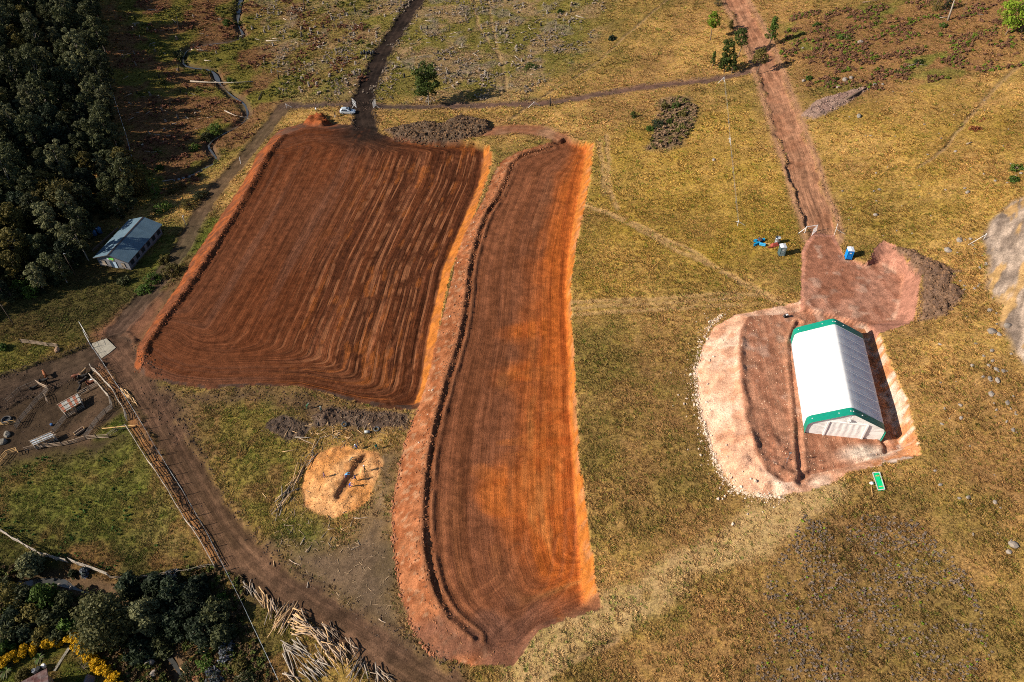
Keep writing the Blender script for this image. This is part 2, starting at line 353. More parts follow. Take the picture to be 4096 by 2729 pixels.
    soil(np.exp(-((d-3.6)/.8)**2), np.tile(C(.25,.135,.08),(x.size,1)), .8)
    # --- platforms: level floor, sloping banks between floor outline and outer outline
    kind = np.zeros(x.size, np.int8)
    def platform(floor, outer, zf, tilt=None):
        df = np.maximum(sdist(xj, yj, floor, 30), 0); ins = inside(xj, yj, outer) | (df <= 0)
        do = seg_dist(xj, yj, outer, True, 30)
        t = np.where(df <= 0, 0, df/(df+do+1e-6))
        return ins, t, df
    nP = (nC-.5)
    # big red platform
    ins, t, df = platform(pad1, pad1_out, P1Z)
    zb = P1Z + (z-P1Z)*t
    dL = seg_dist(x, y, poly_z(pad1_left,P1Z), pad=120); dR = seg_dist(x, y, poly_z(pad1_right,P1Z), pad=120)
    dB = seg_dist(x, y, poly_z(pad1_bot,P1Z), pad=120); dT = seg_dist(x, y, poly_z(pad1_top,P1Z), pad=120)
    s1 = dR/(dL+dR+1e-3)*52.0
    u1 = smin(s1, dB*3.2+1.0, 9.0); u1 = smin(u1, dT*4.5+3, 6.0)
    ms = wob*.5
    tk = fbm(u1*1.0+wob*.35, (x*.3+y)*.025, 1.1, 3, 51); tk2 = fbm(u1+ms*.2, (x*.3+y)*.02, 0.42, 2, 52)
    lane = sstep(.57,.66,fbm(u1, y*.012, 1.5, 2, 53))
    rgt = sstep(.62,.40,s1/52.0 + wob*.1)                 # eastern half: fresh tracks
    c = mix(np.tile(C(.098,.028,.010),(x.size,1)), C(.155,.048,.018), sstep(.35,.68,tk)*.6+ sstep(.4,.7,tk2)*.25)
    c = mix(c, C(.072,.024,.011), (.35+.65*sstep(.6,.36,tk))*.85*rgt)
    c = mix(c, C(.17,.062,.03), lane*rgt*.35)
    c = mix(c, C(.145,.054,.026), (1-rgt)*.5*sstep(.3,.7,nA))
    c = mix(c, C(.17,.082,.052), (1-rgt)*sstep(.6,.75,fbm(u1*1.0,(x*.3+y)*.03,2.4,2,54))*.3)
    c = mix(c, C(.25,.075,.018), rgt*sstep(.66,.74,fbm(u1*1.2,(x*.3+y)*.25,1.6,2,55))*.6)
    zf = zb + (tk-.5)*.16*(1-t)*(.35+.9*rgt) - lane*.07*rgt
    aw = np.zeros(x.size)
    for ai, A_ in enumerate(arcs1):
        d = seg_dist(x,y,A_,pad=3); w = np.exp(-((d-.85)/.22)**2); aw = np.maximum(aw, w*(.5+.5*vnoise(x*.5,y*.5,600+ai)))
    c = mix(c, C(.185,.068,.03), aw*.55); zf = zf - aw*.07
    # soft churned corner in the far west, dark deposit at the gate of the black road
    w1 = ins
    cf = sstep(0.02,.16,t)
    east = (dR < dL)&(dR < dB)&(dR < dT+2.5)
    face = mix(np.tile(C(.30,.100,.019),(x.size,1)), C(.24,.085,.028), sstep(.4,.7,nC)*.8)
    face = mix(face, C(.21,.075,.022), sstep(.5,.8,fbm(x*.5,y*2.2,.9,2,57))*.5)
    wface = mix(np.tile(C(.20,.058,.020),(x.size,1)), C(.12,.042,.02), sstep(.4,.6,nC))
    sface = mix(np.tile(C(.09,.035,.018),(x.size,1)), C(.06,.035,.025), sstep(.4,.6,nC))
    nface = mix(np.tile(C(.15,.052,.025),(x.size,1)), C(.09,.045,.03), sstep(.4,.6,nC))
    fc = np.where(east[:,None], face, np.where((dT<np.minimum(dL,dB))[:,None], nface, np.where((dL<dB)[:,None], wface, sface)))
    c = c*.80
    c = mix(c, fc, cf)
    fan = sstep(21,5,np.hypot((x-road_black[-1][0]-1)*1.25, y-road_black[-1][1]-2)+wob*6)
    c = mix(c, C(.020,.013,.010), fan*.95*sstep(.2,.5,fbm(np.arctan2(y-road_black[-1][1]-6,x-road_black[-1][0])*14, x*0,1.0,2,56)+.1))
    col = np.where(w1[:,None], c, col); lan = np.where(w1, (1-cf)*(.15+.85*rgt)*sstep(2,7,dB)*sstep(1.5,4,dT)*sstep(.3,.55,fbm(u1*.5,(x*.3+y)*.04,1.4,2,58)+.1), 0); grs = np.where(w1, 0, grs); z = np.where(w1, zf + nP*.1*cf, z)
    trk[w1,0] = u1[w1]; trk[w1,1] = ((x*.3+y)*.03)[w1]; trk[w1,2] = 1.0
    tam = np.where(w1, (1-cf)*(.7+.3*rgt), tam)
    kind[w1] = 1
    fl_e = np.exp(-((seg_dist(x,y,poly_z(pad1_left,P1Z),pad=10)-.2+wob*.6)/.6)**2)*(dB>3)
    z = z + fl_e*.5*(.5+nC)*w1
    # long upper platform
    ins, t, df = platform(pad2, pad2_out, P2Z)
    l2 = poly_z(pad2_left,P2Z); r2 = poly_z(pad2_right,P2Z); b2 = poly_z(pad2_bot,P2Z)
    dL = seg_dist(x,y,l2,pad=60); dR = seg_dist(x,y,r2,pad=60); dB = seg_dist(x,y,b2,pad=60)
    s2 = dL/(dL+dR+1e-3)*22.0
    u2 = smin(s2, dB*2.6+.5, 5.0)
    tk = fbm(u2+wob*.25, y*.02, .8, 3, 61); tk2 = fbm(u2, y*.03, .33, 2, 62)
    fr = s2/22.0 + (nB-.5)*.28
    og = .06+.94*sstep(.50,.92, fr + sstep(120,70,y)*.12 + .22*sstep(.55,.8,fbm(x*.35,y,6,2,63))*sstep(150,110,y))
    c = mix(np.tile(C(.150,.056,.027),(x.size,1)), C(.115,.042,.019), sstep(.38,.65,tk))
    c = mix(c, mix(np.tile(C(.32,.082,.016),(x.size,1)), C(.25,.060,.013), sstep(.4,.66,tk)), og)
    c = mix(c, C(.40,.17,.05), og*sstep(.55,.8,fbm(u2*.6,y*.15,1.5,3,64))*sstep(120,85,y)*.6)
    ob = sstep(.62,.7,fbm(x*.5,y*1.6,4.5,2,66)+.12*fr)*sstep(66,72,y)*sstep(112,104,y)*sstep(.3,.45,fr)
    c = mix(c, C(.30,.09,.022), ob*.45)
    c = mix(c, C(.10,.05,.028), sstep(.6,.72,fbm(u2*.7,y*.07,1.8,2,65))*.35*sstep(.35,.6,fr)*sstep(.9,.6,fr))
    zb = P2Z + (z-P2Z)*t
    zf = zb + (tk-.5)*.09*(1-t)
    aw = np.zeros(x.size)
    for ai, A_ in enumerate(arcs2):
        d = seg_dist(x,y,A_,pad=3); w = np.exp(-((d-.85)/.25)**2); aw = np.maximum(aw, w*(.4+.6*vnoise(x*.5,y*.5,640+ai)))
    c = mix(c, C(.24,.09,.038), aw*.45); zf = zf - aw*.08
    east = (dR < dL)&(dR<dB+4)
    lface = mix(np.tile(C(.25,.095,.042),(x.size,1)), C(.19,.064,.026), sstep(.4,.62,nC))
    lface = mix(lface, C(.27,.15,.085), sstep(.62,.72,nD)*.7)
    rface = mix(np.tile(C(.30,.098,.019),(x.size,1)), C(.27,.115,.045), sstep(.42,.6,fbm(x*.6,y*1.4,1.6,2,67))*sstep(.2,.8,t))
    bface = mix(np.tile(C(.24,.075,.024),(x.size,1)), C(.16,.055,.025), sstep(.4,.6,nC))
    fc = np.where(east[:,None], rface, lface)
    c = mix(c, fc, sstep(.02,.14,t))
    low = sstep(58,52,y)
    c = mix(c, C(.12,.055,.035), low*sstep(.35,.6,nB)*.8)
    w2 = ins
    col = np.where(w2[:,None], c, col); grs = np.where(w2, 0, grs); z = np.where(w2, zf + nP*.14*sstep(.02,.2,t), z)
    trk[w2,0] = u2[w2]; trk[w2,1] = (y*.03)[w2]; trk[w2,2] = 2.0
    tam = np.where(w2, (1-sstep(.02,.14,t))*.5, tam)
    kind[w2] = 2
    dl, tl_ = seg_dist(x, y, spline(l2), pad=8, with_t=True)
    lin = np.exp(-((dl+wob*.5)/.55)**2); z = z + lin*.62*(.35+nC)*w2
    ins2 = inside(x,y,pad2)
    lin2 = np.exp(-((dl-1.7+wob*.35)/.42)**2)*ins2*sstep(.2,.5,fbm(tl_*.2,x*0,1.2,2,68)+.1); z = z + lin2*.34
    col = np.where((w2 & (lin+lin2>.3))[:,None], mix(col, C(.17,.07,.034), np.clip(lin+lin2,0,1)*.7), col)
    # tent platform and the cut above it
    ins, t, df = platform(tpad, tpad_out, TZ)
    cx0 = x[ins].mean() if ins.any() else 0
    lf = sstep(0,1,t)*1.0
    c = mix(np.tile(C(.33,.155,.092),(x.size,1)), C(.27,.115,.066), sstep(.35,.65,fbm(x*1.5,y*.25,1.4,3,71)))
    c = mix(c, C(.44,.31,.24), sstep(.60,.74,nC*.5+nB*.5)*.4)
    bank = mix(np.tile(C(.48,.27,.175),(x.size,1)), C(.54,.36,.26), sstep(.35,.65,nB)); bank = mix(bank, C(.38,.175,.10), sstep(.45,.7,nC)*.7)
    ebank = mix(np.tile(C(.45,.34,.27),(x.size,1)), C(.40,.17,.075), sstep(.40,.60,fbm(x,y,1.1,3,72)))
    e_side = x > 56.5 + (y-80)*.12
    fc = np.where(e_side[:,None], ebank, bank)
    ew = sstep(0.02,.12,t)
    c = mix(c, fc, ew)
    sh = np.where(e_side & inside(x,y,tpad), sstep(60.5,63,x-(y-80)*.12), 0)
    c = mix(c, ebank*.9, sh)
    zb = TZ + (z-TZ)*t
    zf = zb + nP*.12 + (fbm(x*1.4,y*.3,1.2,2,73)-.5)*.1*(1-t)
    w3 = ins
    edge = np.exp(-((sdist(x,y,tpad,8)-.2+wob*.7)/.7)**2)*(~e_side)*sstep(44,40,x-(y-80)*.05); zf = zf + edge*.5*(.3+nC)
    swm = sstep(9,3,np.hypot(x-onz(1745*K,1075*K,TZ)[0], y-onz(1745*K,1075*K,TZ)[1])+wob*4); zf = zf + swm*(fbm(x,y,1.8,3,74))*1.1
    for tr in (trench_t, trench_t2):
        d = seg_dist(x,y,tr,pad=5); zf = zf - .25*sstep(.5,.2,d) + .16*np.exp(-((d-.85)/.35)**2)
        c = mix(c, C(.40,.19,.11), np.exp(-((d-.85)/.4)**2)*.7)
    whp = onz(1985*K,1045*K,TZ); wh = sstep(4.2,.6,np.hypot((x-whp[0])*.75,(y-whp[1])*1.6)+wob*1.2); zf = zf + wh*.5*(.5+nC); c = mix(c, C(.50,.40,.32), wh)
    col = np.where(w3[:,None], c, col); grs = np.where(w3, 0, grs); z = np.where(w3, zf, z); tam = np.where(w3, .25*(1-ew), tam)
    trk[w3,0] = x[w3]-y[w3]*.12; trk[w3,1] = y[w3]*.05; trk[w3,2] = 4.0
    kind[w3] = 3
    ins, t, df = platform(upad, upad_out, UZ)
    ins = ins & ~inside(x,y,tpad)
    c = mix(np.tile(C(.27,.115,.068),(x.size,1)), C(.33,.16,.105), sstep(.4,.65,nB)); c = mix(c, C(.21,.085,.05), sstep(.5,.7,fbm(x*1.6,y*.5,2,3,75))*.7)
    c = mix(c, C(.40,.27,.20), sstep(.62,.76,nC+.25*(nB-.5))*.45)
    ex = x > 78 - (y-105)*.05
    cf_ = mix(np.tile(C(.50,.37,.29),(x.size,1)), C(.42,.20,.10), sstep(.45,.6,fbm(x*.5,y*1.2,1.5,3,76)))
    fc = np.where(ex[:,None], cf_, np.tile(C(.27,.125,.085),(x.size,1)))
    c = mix(c, fc, sstep(.03,.2,t))
    teeth = np.where((~ex)&(t>.05)&(y>112), np.abs(((x*1.1+y*.25)%1.0)-.5), 0)
    zf = UZ + (z-UZ)*t + nP*.14 + teeth*.25
    w4 = ins
    col = np.where(w4[:,None], c, col); grs = np.where(w4, 0, grs); z = np.where(w4, zf, z); tam = np.where(w4, .2, tam)
    trk[w4,0] = x[w4]*.9+y[w4]*.3; trk[w4,1] = y[w4]*.06
    kind[w4] = 4
    # --- heaps, sawdust, rock
    def heap(p, h, c1, c2, kd, sc=1.6, soft=1.6, sharp=True):
        nonlocal z, col, grs, tam
        d = sdist(wx*.4+x*.6, wy*.4+y*.6, p, 8)
        w = sstep(.3,-soft,d+wob*1.2)
        r = fbm(x,y,sc,3,81+kd,.6); r = 1-np.abs(2*r-1) if sharp else r
        z = z + w*(h*(.25+.9*r) + (nD-.5)*.5 + (fbm(x,y,.6,1,88)-.5)*.3)
        col = mix(col, mix(np.tile(c1,(x.size,1)), c2, sstep(.35,.7,nC)), sstep(.05,.5,w)); grs = grs*(1-sstep(.05,.5,w)); tam = tam*(1-w)
        kind[(w>.35)] = kd
    heap(heap_dark, 1.25, C(.065,.043,.031), C(.12,.083,.055), 5, 2.2)
    heap(heap_brown, .8, C(.105,.064,.045), C(.14,.085,.055), 6, 1.5)
    heap(heap_red, 1.8, C(.17,.045,.016), C(.22,.065,.022), 7, 1.8, 1.2)
    heap(heap_thin, .8, C(.17,.105,.085), C(.21,.14,.11), 8, 1.2)
    heap(heap_soil, .3, C(.06,.04,.03), C(.11,.075,.055), 9, 1.3)
    heap(heap_rough, .22, C(.065,.046,.036), C(.10,.07,.05), 10, 1.2)
    bp = sstep(1.5,-1.5,sdist(wx,wy,brush_patch,8)+wob*3); col = mix(col, C(.12,.082,.062), bp*.75); z = z + bp*.5*nC
    d = sdist(wx*.3+x*.7, wy*.3+y*.7, sawdust, 8); w = sstep(.35,-.25,d+wob*.8)
    tr_a = onz(838*K,1045*K,0.3)[:2]; tr_b = onz(775*K,1135*K,0.3)[:2]
    dt = seg_dist(x,y,np.array([tr_a,tr_b]),pad=8)
    z = z + sstep(.2,-3.0,d)*.4 + w*((fbm(x,y,1.1,3,91,.6)-.5)*.5 - .55*sstep(1.0,.3,dt+wob*.9) + .12*np.exp(-((dt-1.6)/.6)**2))
    sc = mix(np.tile(C(.45,.195,.06),(x.size,1)), C(.48,.25,.105), sstep(.4,.62,nB)); sc = mix(sc, C(.34,.14,.045), sstep(.52,.7,nC)*.6)
    sc = mix(sc, C(.24,.115,.05), sstep(1.3,.5,dt+wob)*.7)
    col = mix(col, sc, w); grs = grs*(1-w); kind[w>.4] = 11; tam = tam*(1-w)
    d = sdist(wx*.5+x*.5, wy*.5+y*.5, rock, 60); w = sstep(.6,-.6,d+wob*1.2)
    rx = x*.5+y*.86; ry = x*.86-y*.5
    z = z + sstep(.5,-9,d)*3.2*w + w*(fbm(rx*.35,ry,1.3,3,95)-.5)*.9
    rc = mix(np.tile(C(.15,.112,.088),(x.size,1)), C(.27,.205,.16), sstep(.4,.62,fbm(rx*.25,ry,1.1,3,96)))
    gs = sstep(.54,.62,fbm(rx*.20,ry,1.15,3,97)*.7+fbm(x,y,4,2,98)*.32)
    rc = mix(rc, C(.31,.185,.075), gs*.9)
    col = mix(col, rc, w); grs = grs*(1-w)+ w*gs*.25; kind[w>.5] = 12; z = z + w*gs*.18*nD
    ins = inside(x, y, slab); z = np.where(sdist(x,y,slab,6)<.5, n-.1, z)
    # --- ground relief
    z = z + grs*((nC-.5)*.20 + (nD-.5)*.17) + (1-grs)*(nD-.5)*.08
    for kd, wr in ((13,w_blk),(14,w_rgt),(15,w_low),(16,w_left),(17,w_mud),(18,w_fire),(19,w_link)):
        kind[(wr>.5)&(kind==0)] = kd
    return z, col, grs, trk, tam, kind, lan

# ================================================================ LAND: two sheets (fine near, coarse far) plus the far hills
CF, CC = 0.30, 0.60
FX0, FX1, FY0, FY1 = -140.4, 140.4, 27.0, 158.4
GX0, GX1, GY1 = -249.0, 216.0, 350.4
def sheet(x0, x1, y0, y1, c):
    nx = int(round((x1-x0)/c))+1; ny = int(round((y1-y0)/c))+1
    X, Y = np.meshgrid(x0+np.arange(nx)*c, y0+np.arange(ny)*c)
    r = land(X.ravel(), Y.ravel())
    return dict(nx=nx, ny=ny, x0=x0, y0=y0, c=c, X=X, Y=Y, Z=r[0].reshape(ny,nx), col=r[1], grs=r[2], trk=r[3], tam=r[4], kind=r[5].reshape(ny,nx), lan=r[6])
SF = sheet(FX0, FX1, FY0, FY1, CF)
SC = sheet(GX0, GX1, FY1, GY1, CC)
# stitch: the last row of the fine sheet follows the coarse one
_i0 = int(round((FX0-GX0)/CC)); _row = SC['Z'][0, _i0:_i0+(SF['nx']-1)//2+1]
SF['Z'][-1, 0::2] = _row; SF['Z'][-1, 1::2] = (_row[:-1]+_row[1:])/2
def ground_z(x, y):
    x = np.asarray(x, float); y = np.asarray(y, float)
    def samp(S):
        fx = np.clip((x-S['x0'])/S['c'], 0, S['nx']-1.001); fy = np.clip((y-S['y0'])/S['c'], 0, S['ny']-1.001)
        i = fx.astype(int); j = fy.astype(int); a = fx-i; b = fy-j; Z = S['Z']
        return (Z[j,i]*(1-a)+Z[j,i+1]*a)*(1-b) + (Z[j+1,i]*(1-a)+Z[j+1,i+1]*a)*b
    fine = (x>=FX0)&(x<=FX1)&(y<FY1)
    return np.where(fine, samp(SF), np.where(y>=FY1, samp(SC), natural(x,y)))
def ground_hit(px, py):                     # photo pixel -> point on the finished land
    px = np.atleast_1d(np.asarray(px, float)); py = np.atleast_1d(np.asarray(py, float))
    d = ray(px, py); t = (30.0-CAMZ)/d[:,2]; prev = t.copy(); done = np.zeros(len(t), bool)
    step = 4.5
    for _ in range(60):
        p = d*t[:,None]; g = ground_z(p[:,0], p[:,1]); below = (p[:,2]+CAMZ) <= g
        done |= below
        prev = np.where(done, prev, t); t = np.where(done, t, t+step)
        if done.all(): break
    lo, hi = prev, t
    for _ in range(16):
        m = (lo+hi)/2; p = d*m[:,None]; b = (p[:,2]+CAMZ) <= ground_z(p[:,0], p[:,1])
        hi = np.where(b, m, hi); lo = np.where(b, lo, m)
    p = d*hi[:,None] + np.array([0,0,CAMZ]); p[:,2] = ground_z(p[:,0], p[:,1]); return p
def at(px, py): return Vector(ground_hit(px, py)[0])
def gz(x, y): return float(ground_z(np.array([x]), np.array([y]))[0])
# ================================================================ helpers: materials, mesh building, tagging
def new_mat(name):
    m = bpy.data.materials.new(name); m.use_nodes = True
    b = m.node_tree.nodes['Principled BSDF']; b.inputs['Roughness'].default_value = 0.85
    b.inputs['Specular IOR Level'].default_value = 0.25
    return m, m.node_tree, b
class NT:
    def __init__(s, nt): s.nt = nt
    def n(s, t, **kw):
        nd = s.nt.nodes.new(t)
        for k, v in kw.items(): setattr(nd, k, v)
        return nd
    def l(s, a, b): s.nt.links.new(a, b)
    def noise(s, vec, scale, detail=2.0, rough=0.55, dist=0.0, dim='3D'):
        nd = s.n('ShaderNodeTexNoise', noise_dimensions=dim)
        nd.inputs['Scale'].default_value = scale; nd.inputs['Detail'].default_value = detail
        nd.inputs['Roughness'].default_value = rough; nd.inputs['Distortion'].default_value = dist
        if vec is not None: s.l(vec, nd.inputs['Vector'])
        return nd.outputs['Fac']
    def math(s, op, a, b=None, clamp=False):
        nd = s.n('ShaderNodeMath', operation=op, use_clamp=clamp)
        for i, v in enumerate((a, b)):
            if v is None: continue
            if isinstance(v, (int, float)): nd.inputs[i].default_value = v
            else: s.l(v, nd.inputs[i])
        return nd.outputs[0]
    def remap(s, v, a, b, c, d):
        nd = s.n('ShaderNodeMapRange'); s.l(v, nd.inputs[0])
        for i, q in enumerate((a, b, c, d)): nd.inputs[i+1].default_value = q
        return nd.outputs[0]
    def mixc(s, fac, a, b, mode='MIX'):
        nd = s.n('ShaderNodeMix', data_type='RGBA', blend_type=mode)
        for sock, v in ((nd.inputs[0], fac), (nd.inputs[6], a), (nd.inputs[7], b)):
            if isinstance(v, (int, float)): sock.default_value = v
            elif isinstance(v, tuple): sock.default_value = (*v[:3], 1)
            else: s.l(v, sock)
        return nd.outputs[2]
    def scale(s, col, fac):
        nd = s.n('ShaderNodeVectorMath', operation='SCALE'); s.l(col, nd.inputs[0])
        if isinstance(fac, (int, float)): nd.inputs[3].default_value = fac
        else: s.l(fac, nd.inputs[3])
        return nd.outputs[0]

def simple(name, col, rough=0.8, var=0.25, scale=3.0, metal=0.0, col2=None, spec=0.25, bump=0.0, coord='Object', bscale=None):
    m, nt, b = new_mat(name); T = NT(nt)
    tc = T.n('ShaderNodeTexCoord').outputs[coord]
    f = T.noise(tc, scale, 3.0)
    info = T.n('ShaderNodeObjectInfo').outputs['Random']
    if col2 is None: col2 = tuple(c*(1-var*1.4) for c in col)
    c = T.mixc(T.remap(f, .35, .65, 0, 1), col2, col)
    c = T.scale(c, T.remap(info, 0, 1, 1-var*.6, 1+var*.6))
    T.l(c, b.inputs['Base Color'])
    b.inputs['Roughness'].default_value = rough; b.inputs['Metallic'].default_value = metal
    b.inputs['Specular IOR Level'].default_value = spec
    if bump:
        bp = T.n('ShaderNodeBump'); bp.inputs['Strength'].default_value = bump; bp.inputs['Distance'].default_value = 0.05
        T.l(T.noise(tc, bscale or scale*4, 3.0), bp.inputs['Height']); T.l(bp.outputs[0], b.inputs['Normal'])
    return m
def leaf_mat(name, c1, c2, rough=.6, trans=.25, attr=False):
    m, nt, b = new_mat(name); T = NT(nt); b.inputs['Specular IOR Level'].default_value = .12; rough = rough+.15
    g = T.n('ShaderNodeTexCoord').outputs['Object']
    f = T.noise(g, 1.1, 3.0)
    f2 = T.noise(g, 6.0, 2.0)
    c = T.mixc(T.remap(T.math('ADD', T.math('MULTIPLY', f, .6), T.math('MULTIPLY', f2, .4)), .36, .62, 0, 1), c1, c2)
    c = T.scale(c, T.remap(T.n('ShaderNodeObjectInfo').outputs['Random'], 0, 1, .7, 1.35))
    T.l(c, b.inputs['Base Color']); b.inputs['Roughness'].default_value = rough
    tr = T.n('ShaderNodeBsdfTranslucent'); T.l(c, tr.inputs[0])
    mx = T.n('ShaderNodeMixShader'); mx.inputs[0].default_value = trans
    T.l(b.outputs[0], mx.inputs[1]); T.l(tr.outputs[0], mx.inputs[2]); T.l(mx.outputs[0], nt.nodes['Material Output'].inputs[0])
    return m

COL = scene.collection
def tag(o, label=None, cat=None, group=None, kind=None):
    for k, v in (('label', label), ('category', cat), ('group', group), ('kind', kind)):
        if v: o[k] = v
    return o
def empty(name, loc, rz=0.0, label=None, cat=None, group=None):
    o = bpy.data.objects.new(name, None); COL.objects.link(o)
    o.location = loc; o.rotation_euler = (0, 0, rz); o.empty_display_size = .3
    return tag(o, label, cat, group)
def mesh_obj(name, verts, faces, mat=None, parent=None, smooth=False, loc=None):
    me = bpy.data.meshes.new(name); me.from_pydata([tuple(v) for v in verts], [], [tuple(f) for f in faces]); me.update()
    if smooth:
        me.polygons.foreach_set('use_smooth', [True]*len(me.polygons))
    o = bpy.data.objects.new(name, me); COL.objects.link(o)
    if mat: me.materials.append(mat)
    if parent: o.parent = parent
    if loc is not None: o.location = loc
    return o
def link_copy(src, name, parent=None, loc=None, rot=None, scale=None):
    o = bpy.data.objects.new(name, src.data) if src.data else bpy.data.objects.new(name, None)
    COL.objects.link(o)
    if parent: o.parent = parent
    o.location = src.location if loc is None else loc
    o.rotation_euler = src.rotation_euler if rot is None else rot
    o.scale = src.scale if scale is None else scale
    return o
def copy_tree(src, parent=None):
    c = src.copy(); COL.objects.link(c); c.parent = parent
    for ch in list(src.children): copy_tree(ch, c)
    return c
class MB:                                   # collects shapes, builds ONE mesh
    def __init__(s): s.v = []; s.f = []
    def add(s, v, f):
        k = len(s.v); s.v += [tuple(p) for p in v]; s.f += [tuple(i+k for i in q) for q in f]; return s
    def box(s, c, size, rz=0.0, R=None):
        hx, hy, hz = (q/2 for q in size); R = R or Matrix.Rotation(rz, 3, 'Z'); c = Vector(c)
        v = [c + R @ Vector((sx*hx, sy*hy, sz*hz)) for sz in (-1,1) for sx, sy in ((-1,-1),(1,-1),(1,1),(-1,1))]
        return s.add(v, [(3,2,1,0),(4,5,6,7),(0,1,5,4),(1,2,6,5),(2,3,7,6),(3,0,4,7)])
    def bar(s, a, b, w, h=None, up=(0,0,1)):
        a = Vector(a); b = Vector(b); d = (b-a); L = d.length; d.normalize()
        up = Vector(up); sd = d.cross(up)
        if sd.length < 1e-4: sd = d.cross(Vector((1,0,0)))
        sd.normalize(); u = sd.cross(d)
        R = Matrix((d, sd, u)).transposed()
        return s.box((a+b)/2, (L, w, h or w), R=R)
    def tube(s, pts, rad, n=6, cap=True):
        pts = [Vector(p) for p in pts]; rad = rad if hasattr(rad, '__len__') else [rad]*len(pts)
        rings = []; prev = None
        for i, p in enumerate(pts):
            d = (pts[min(i+1,len(pts)-1)]-pts[max(i-1,0)]).normalized()
            if prev is None: a = d.cross(Vector((0,0,1)) if abs(d.z) < .9 else Vector((1,0,0))).normalized()
            else: a = (prev - d*prev.dot(d)).normalized()
            prev = a; b = d.cross(a)
            rings.append([p + (a*math.cos(q*2*math.pi/n) + b*math.sin(q*2*math.pi/n))*rad[i] for q in range(n)])
        v = [q for r in rings for q in r]; f = []
        for i in range(len(pts)-1):
            for q in range(n): f.append((i*n+q, i*n+(q+1)%n, (i+1)*n+(q+1)%n, (i+1)*n+q))
        if cap: f += [tuple(reversed(range(n))), tuple(range((len(pts)-1)*n, len(pts)*n))]
        return s.add(v, f)
    def prism(s, prof, a, b):               # polygon profile (list of (u,w)) swept between frames a,b: (origin,U,W)
        n = len(prof); v = []
        for (o, U, W) in (a, b): v += [Vector(o)+Vector(U)*p[0]+Vector(W)*p[1] for p in prof]
        f = [(i, (i+1)%n, n+(i+1)%n, n+i) for i in range(n)] + [tuple(reversed(range(n))), tuple(range(n, 2*n))]
        return s.add(v, f)
    def build(s, name, mat=None, parent=None, smooth=False, loc=None):
        return mesh_obj(name, s.v, s.f, mat, parent, smooth, loc)
def ico(sub=1, seed=0, amp=.25, sq=(1,1,1)):
    bm = bmesh.new(); bmesh.ops.create_icosphere(bm, subdivisions=sub, radius=1.0)
    r = random.Random(seed)
    for v in bm.verts:
        k = 1 + r.uniform(-amp, amp); v.co = Vector((v.co.x*sq[0]*k, v.co.y*sq[1]*k, v.co.z*sq[2]*k))
    V = [v.co.copy() for v in bm.verts]; Fc = [[v.index for v in f.verts] for f in bm.faces]; bm.free()
    return V, Fc

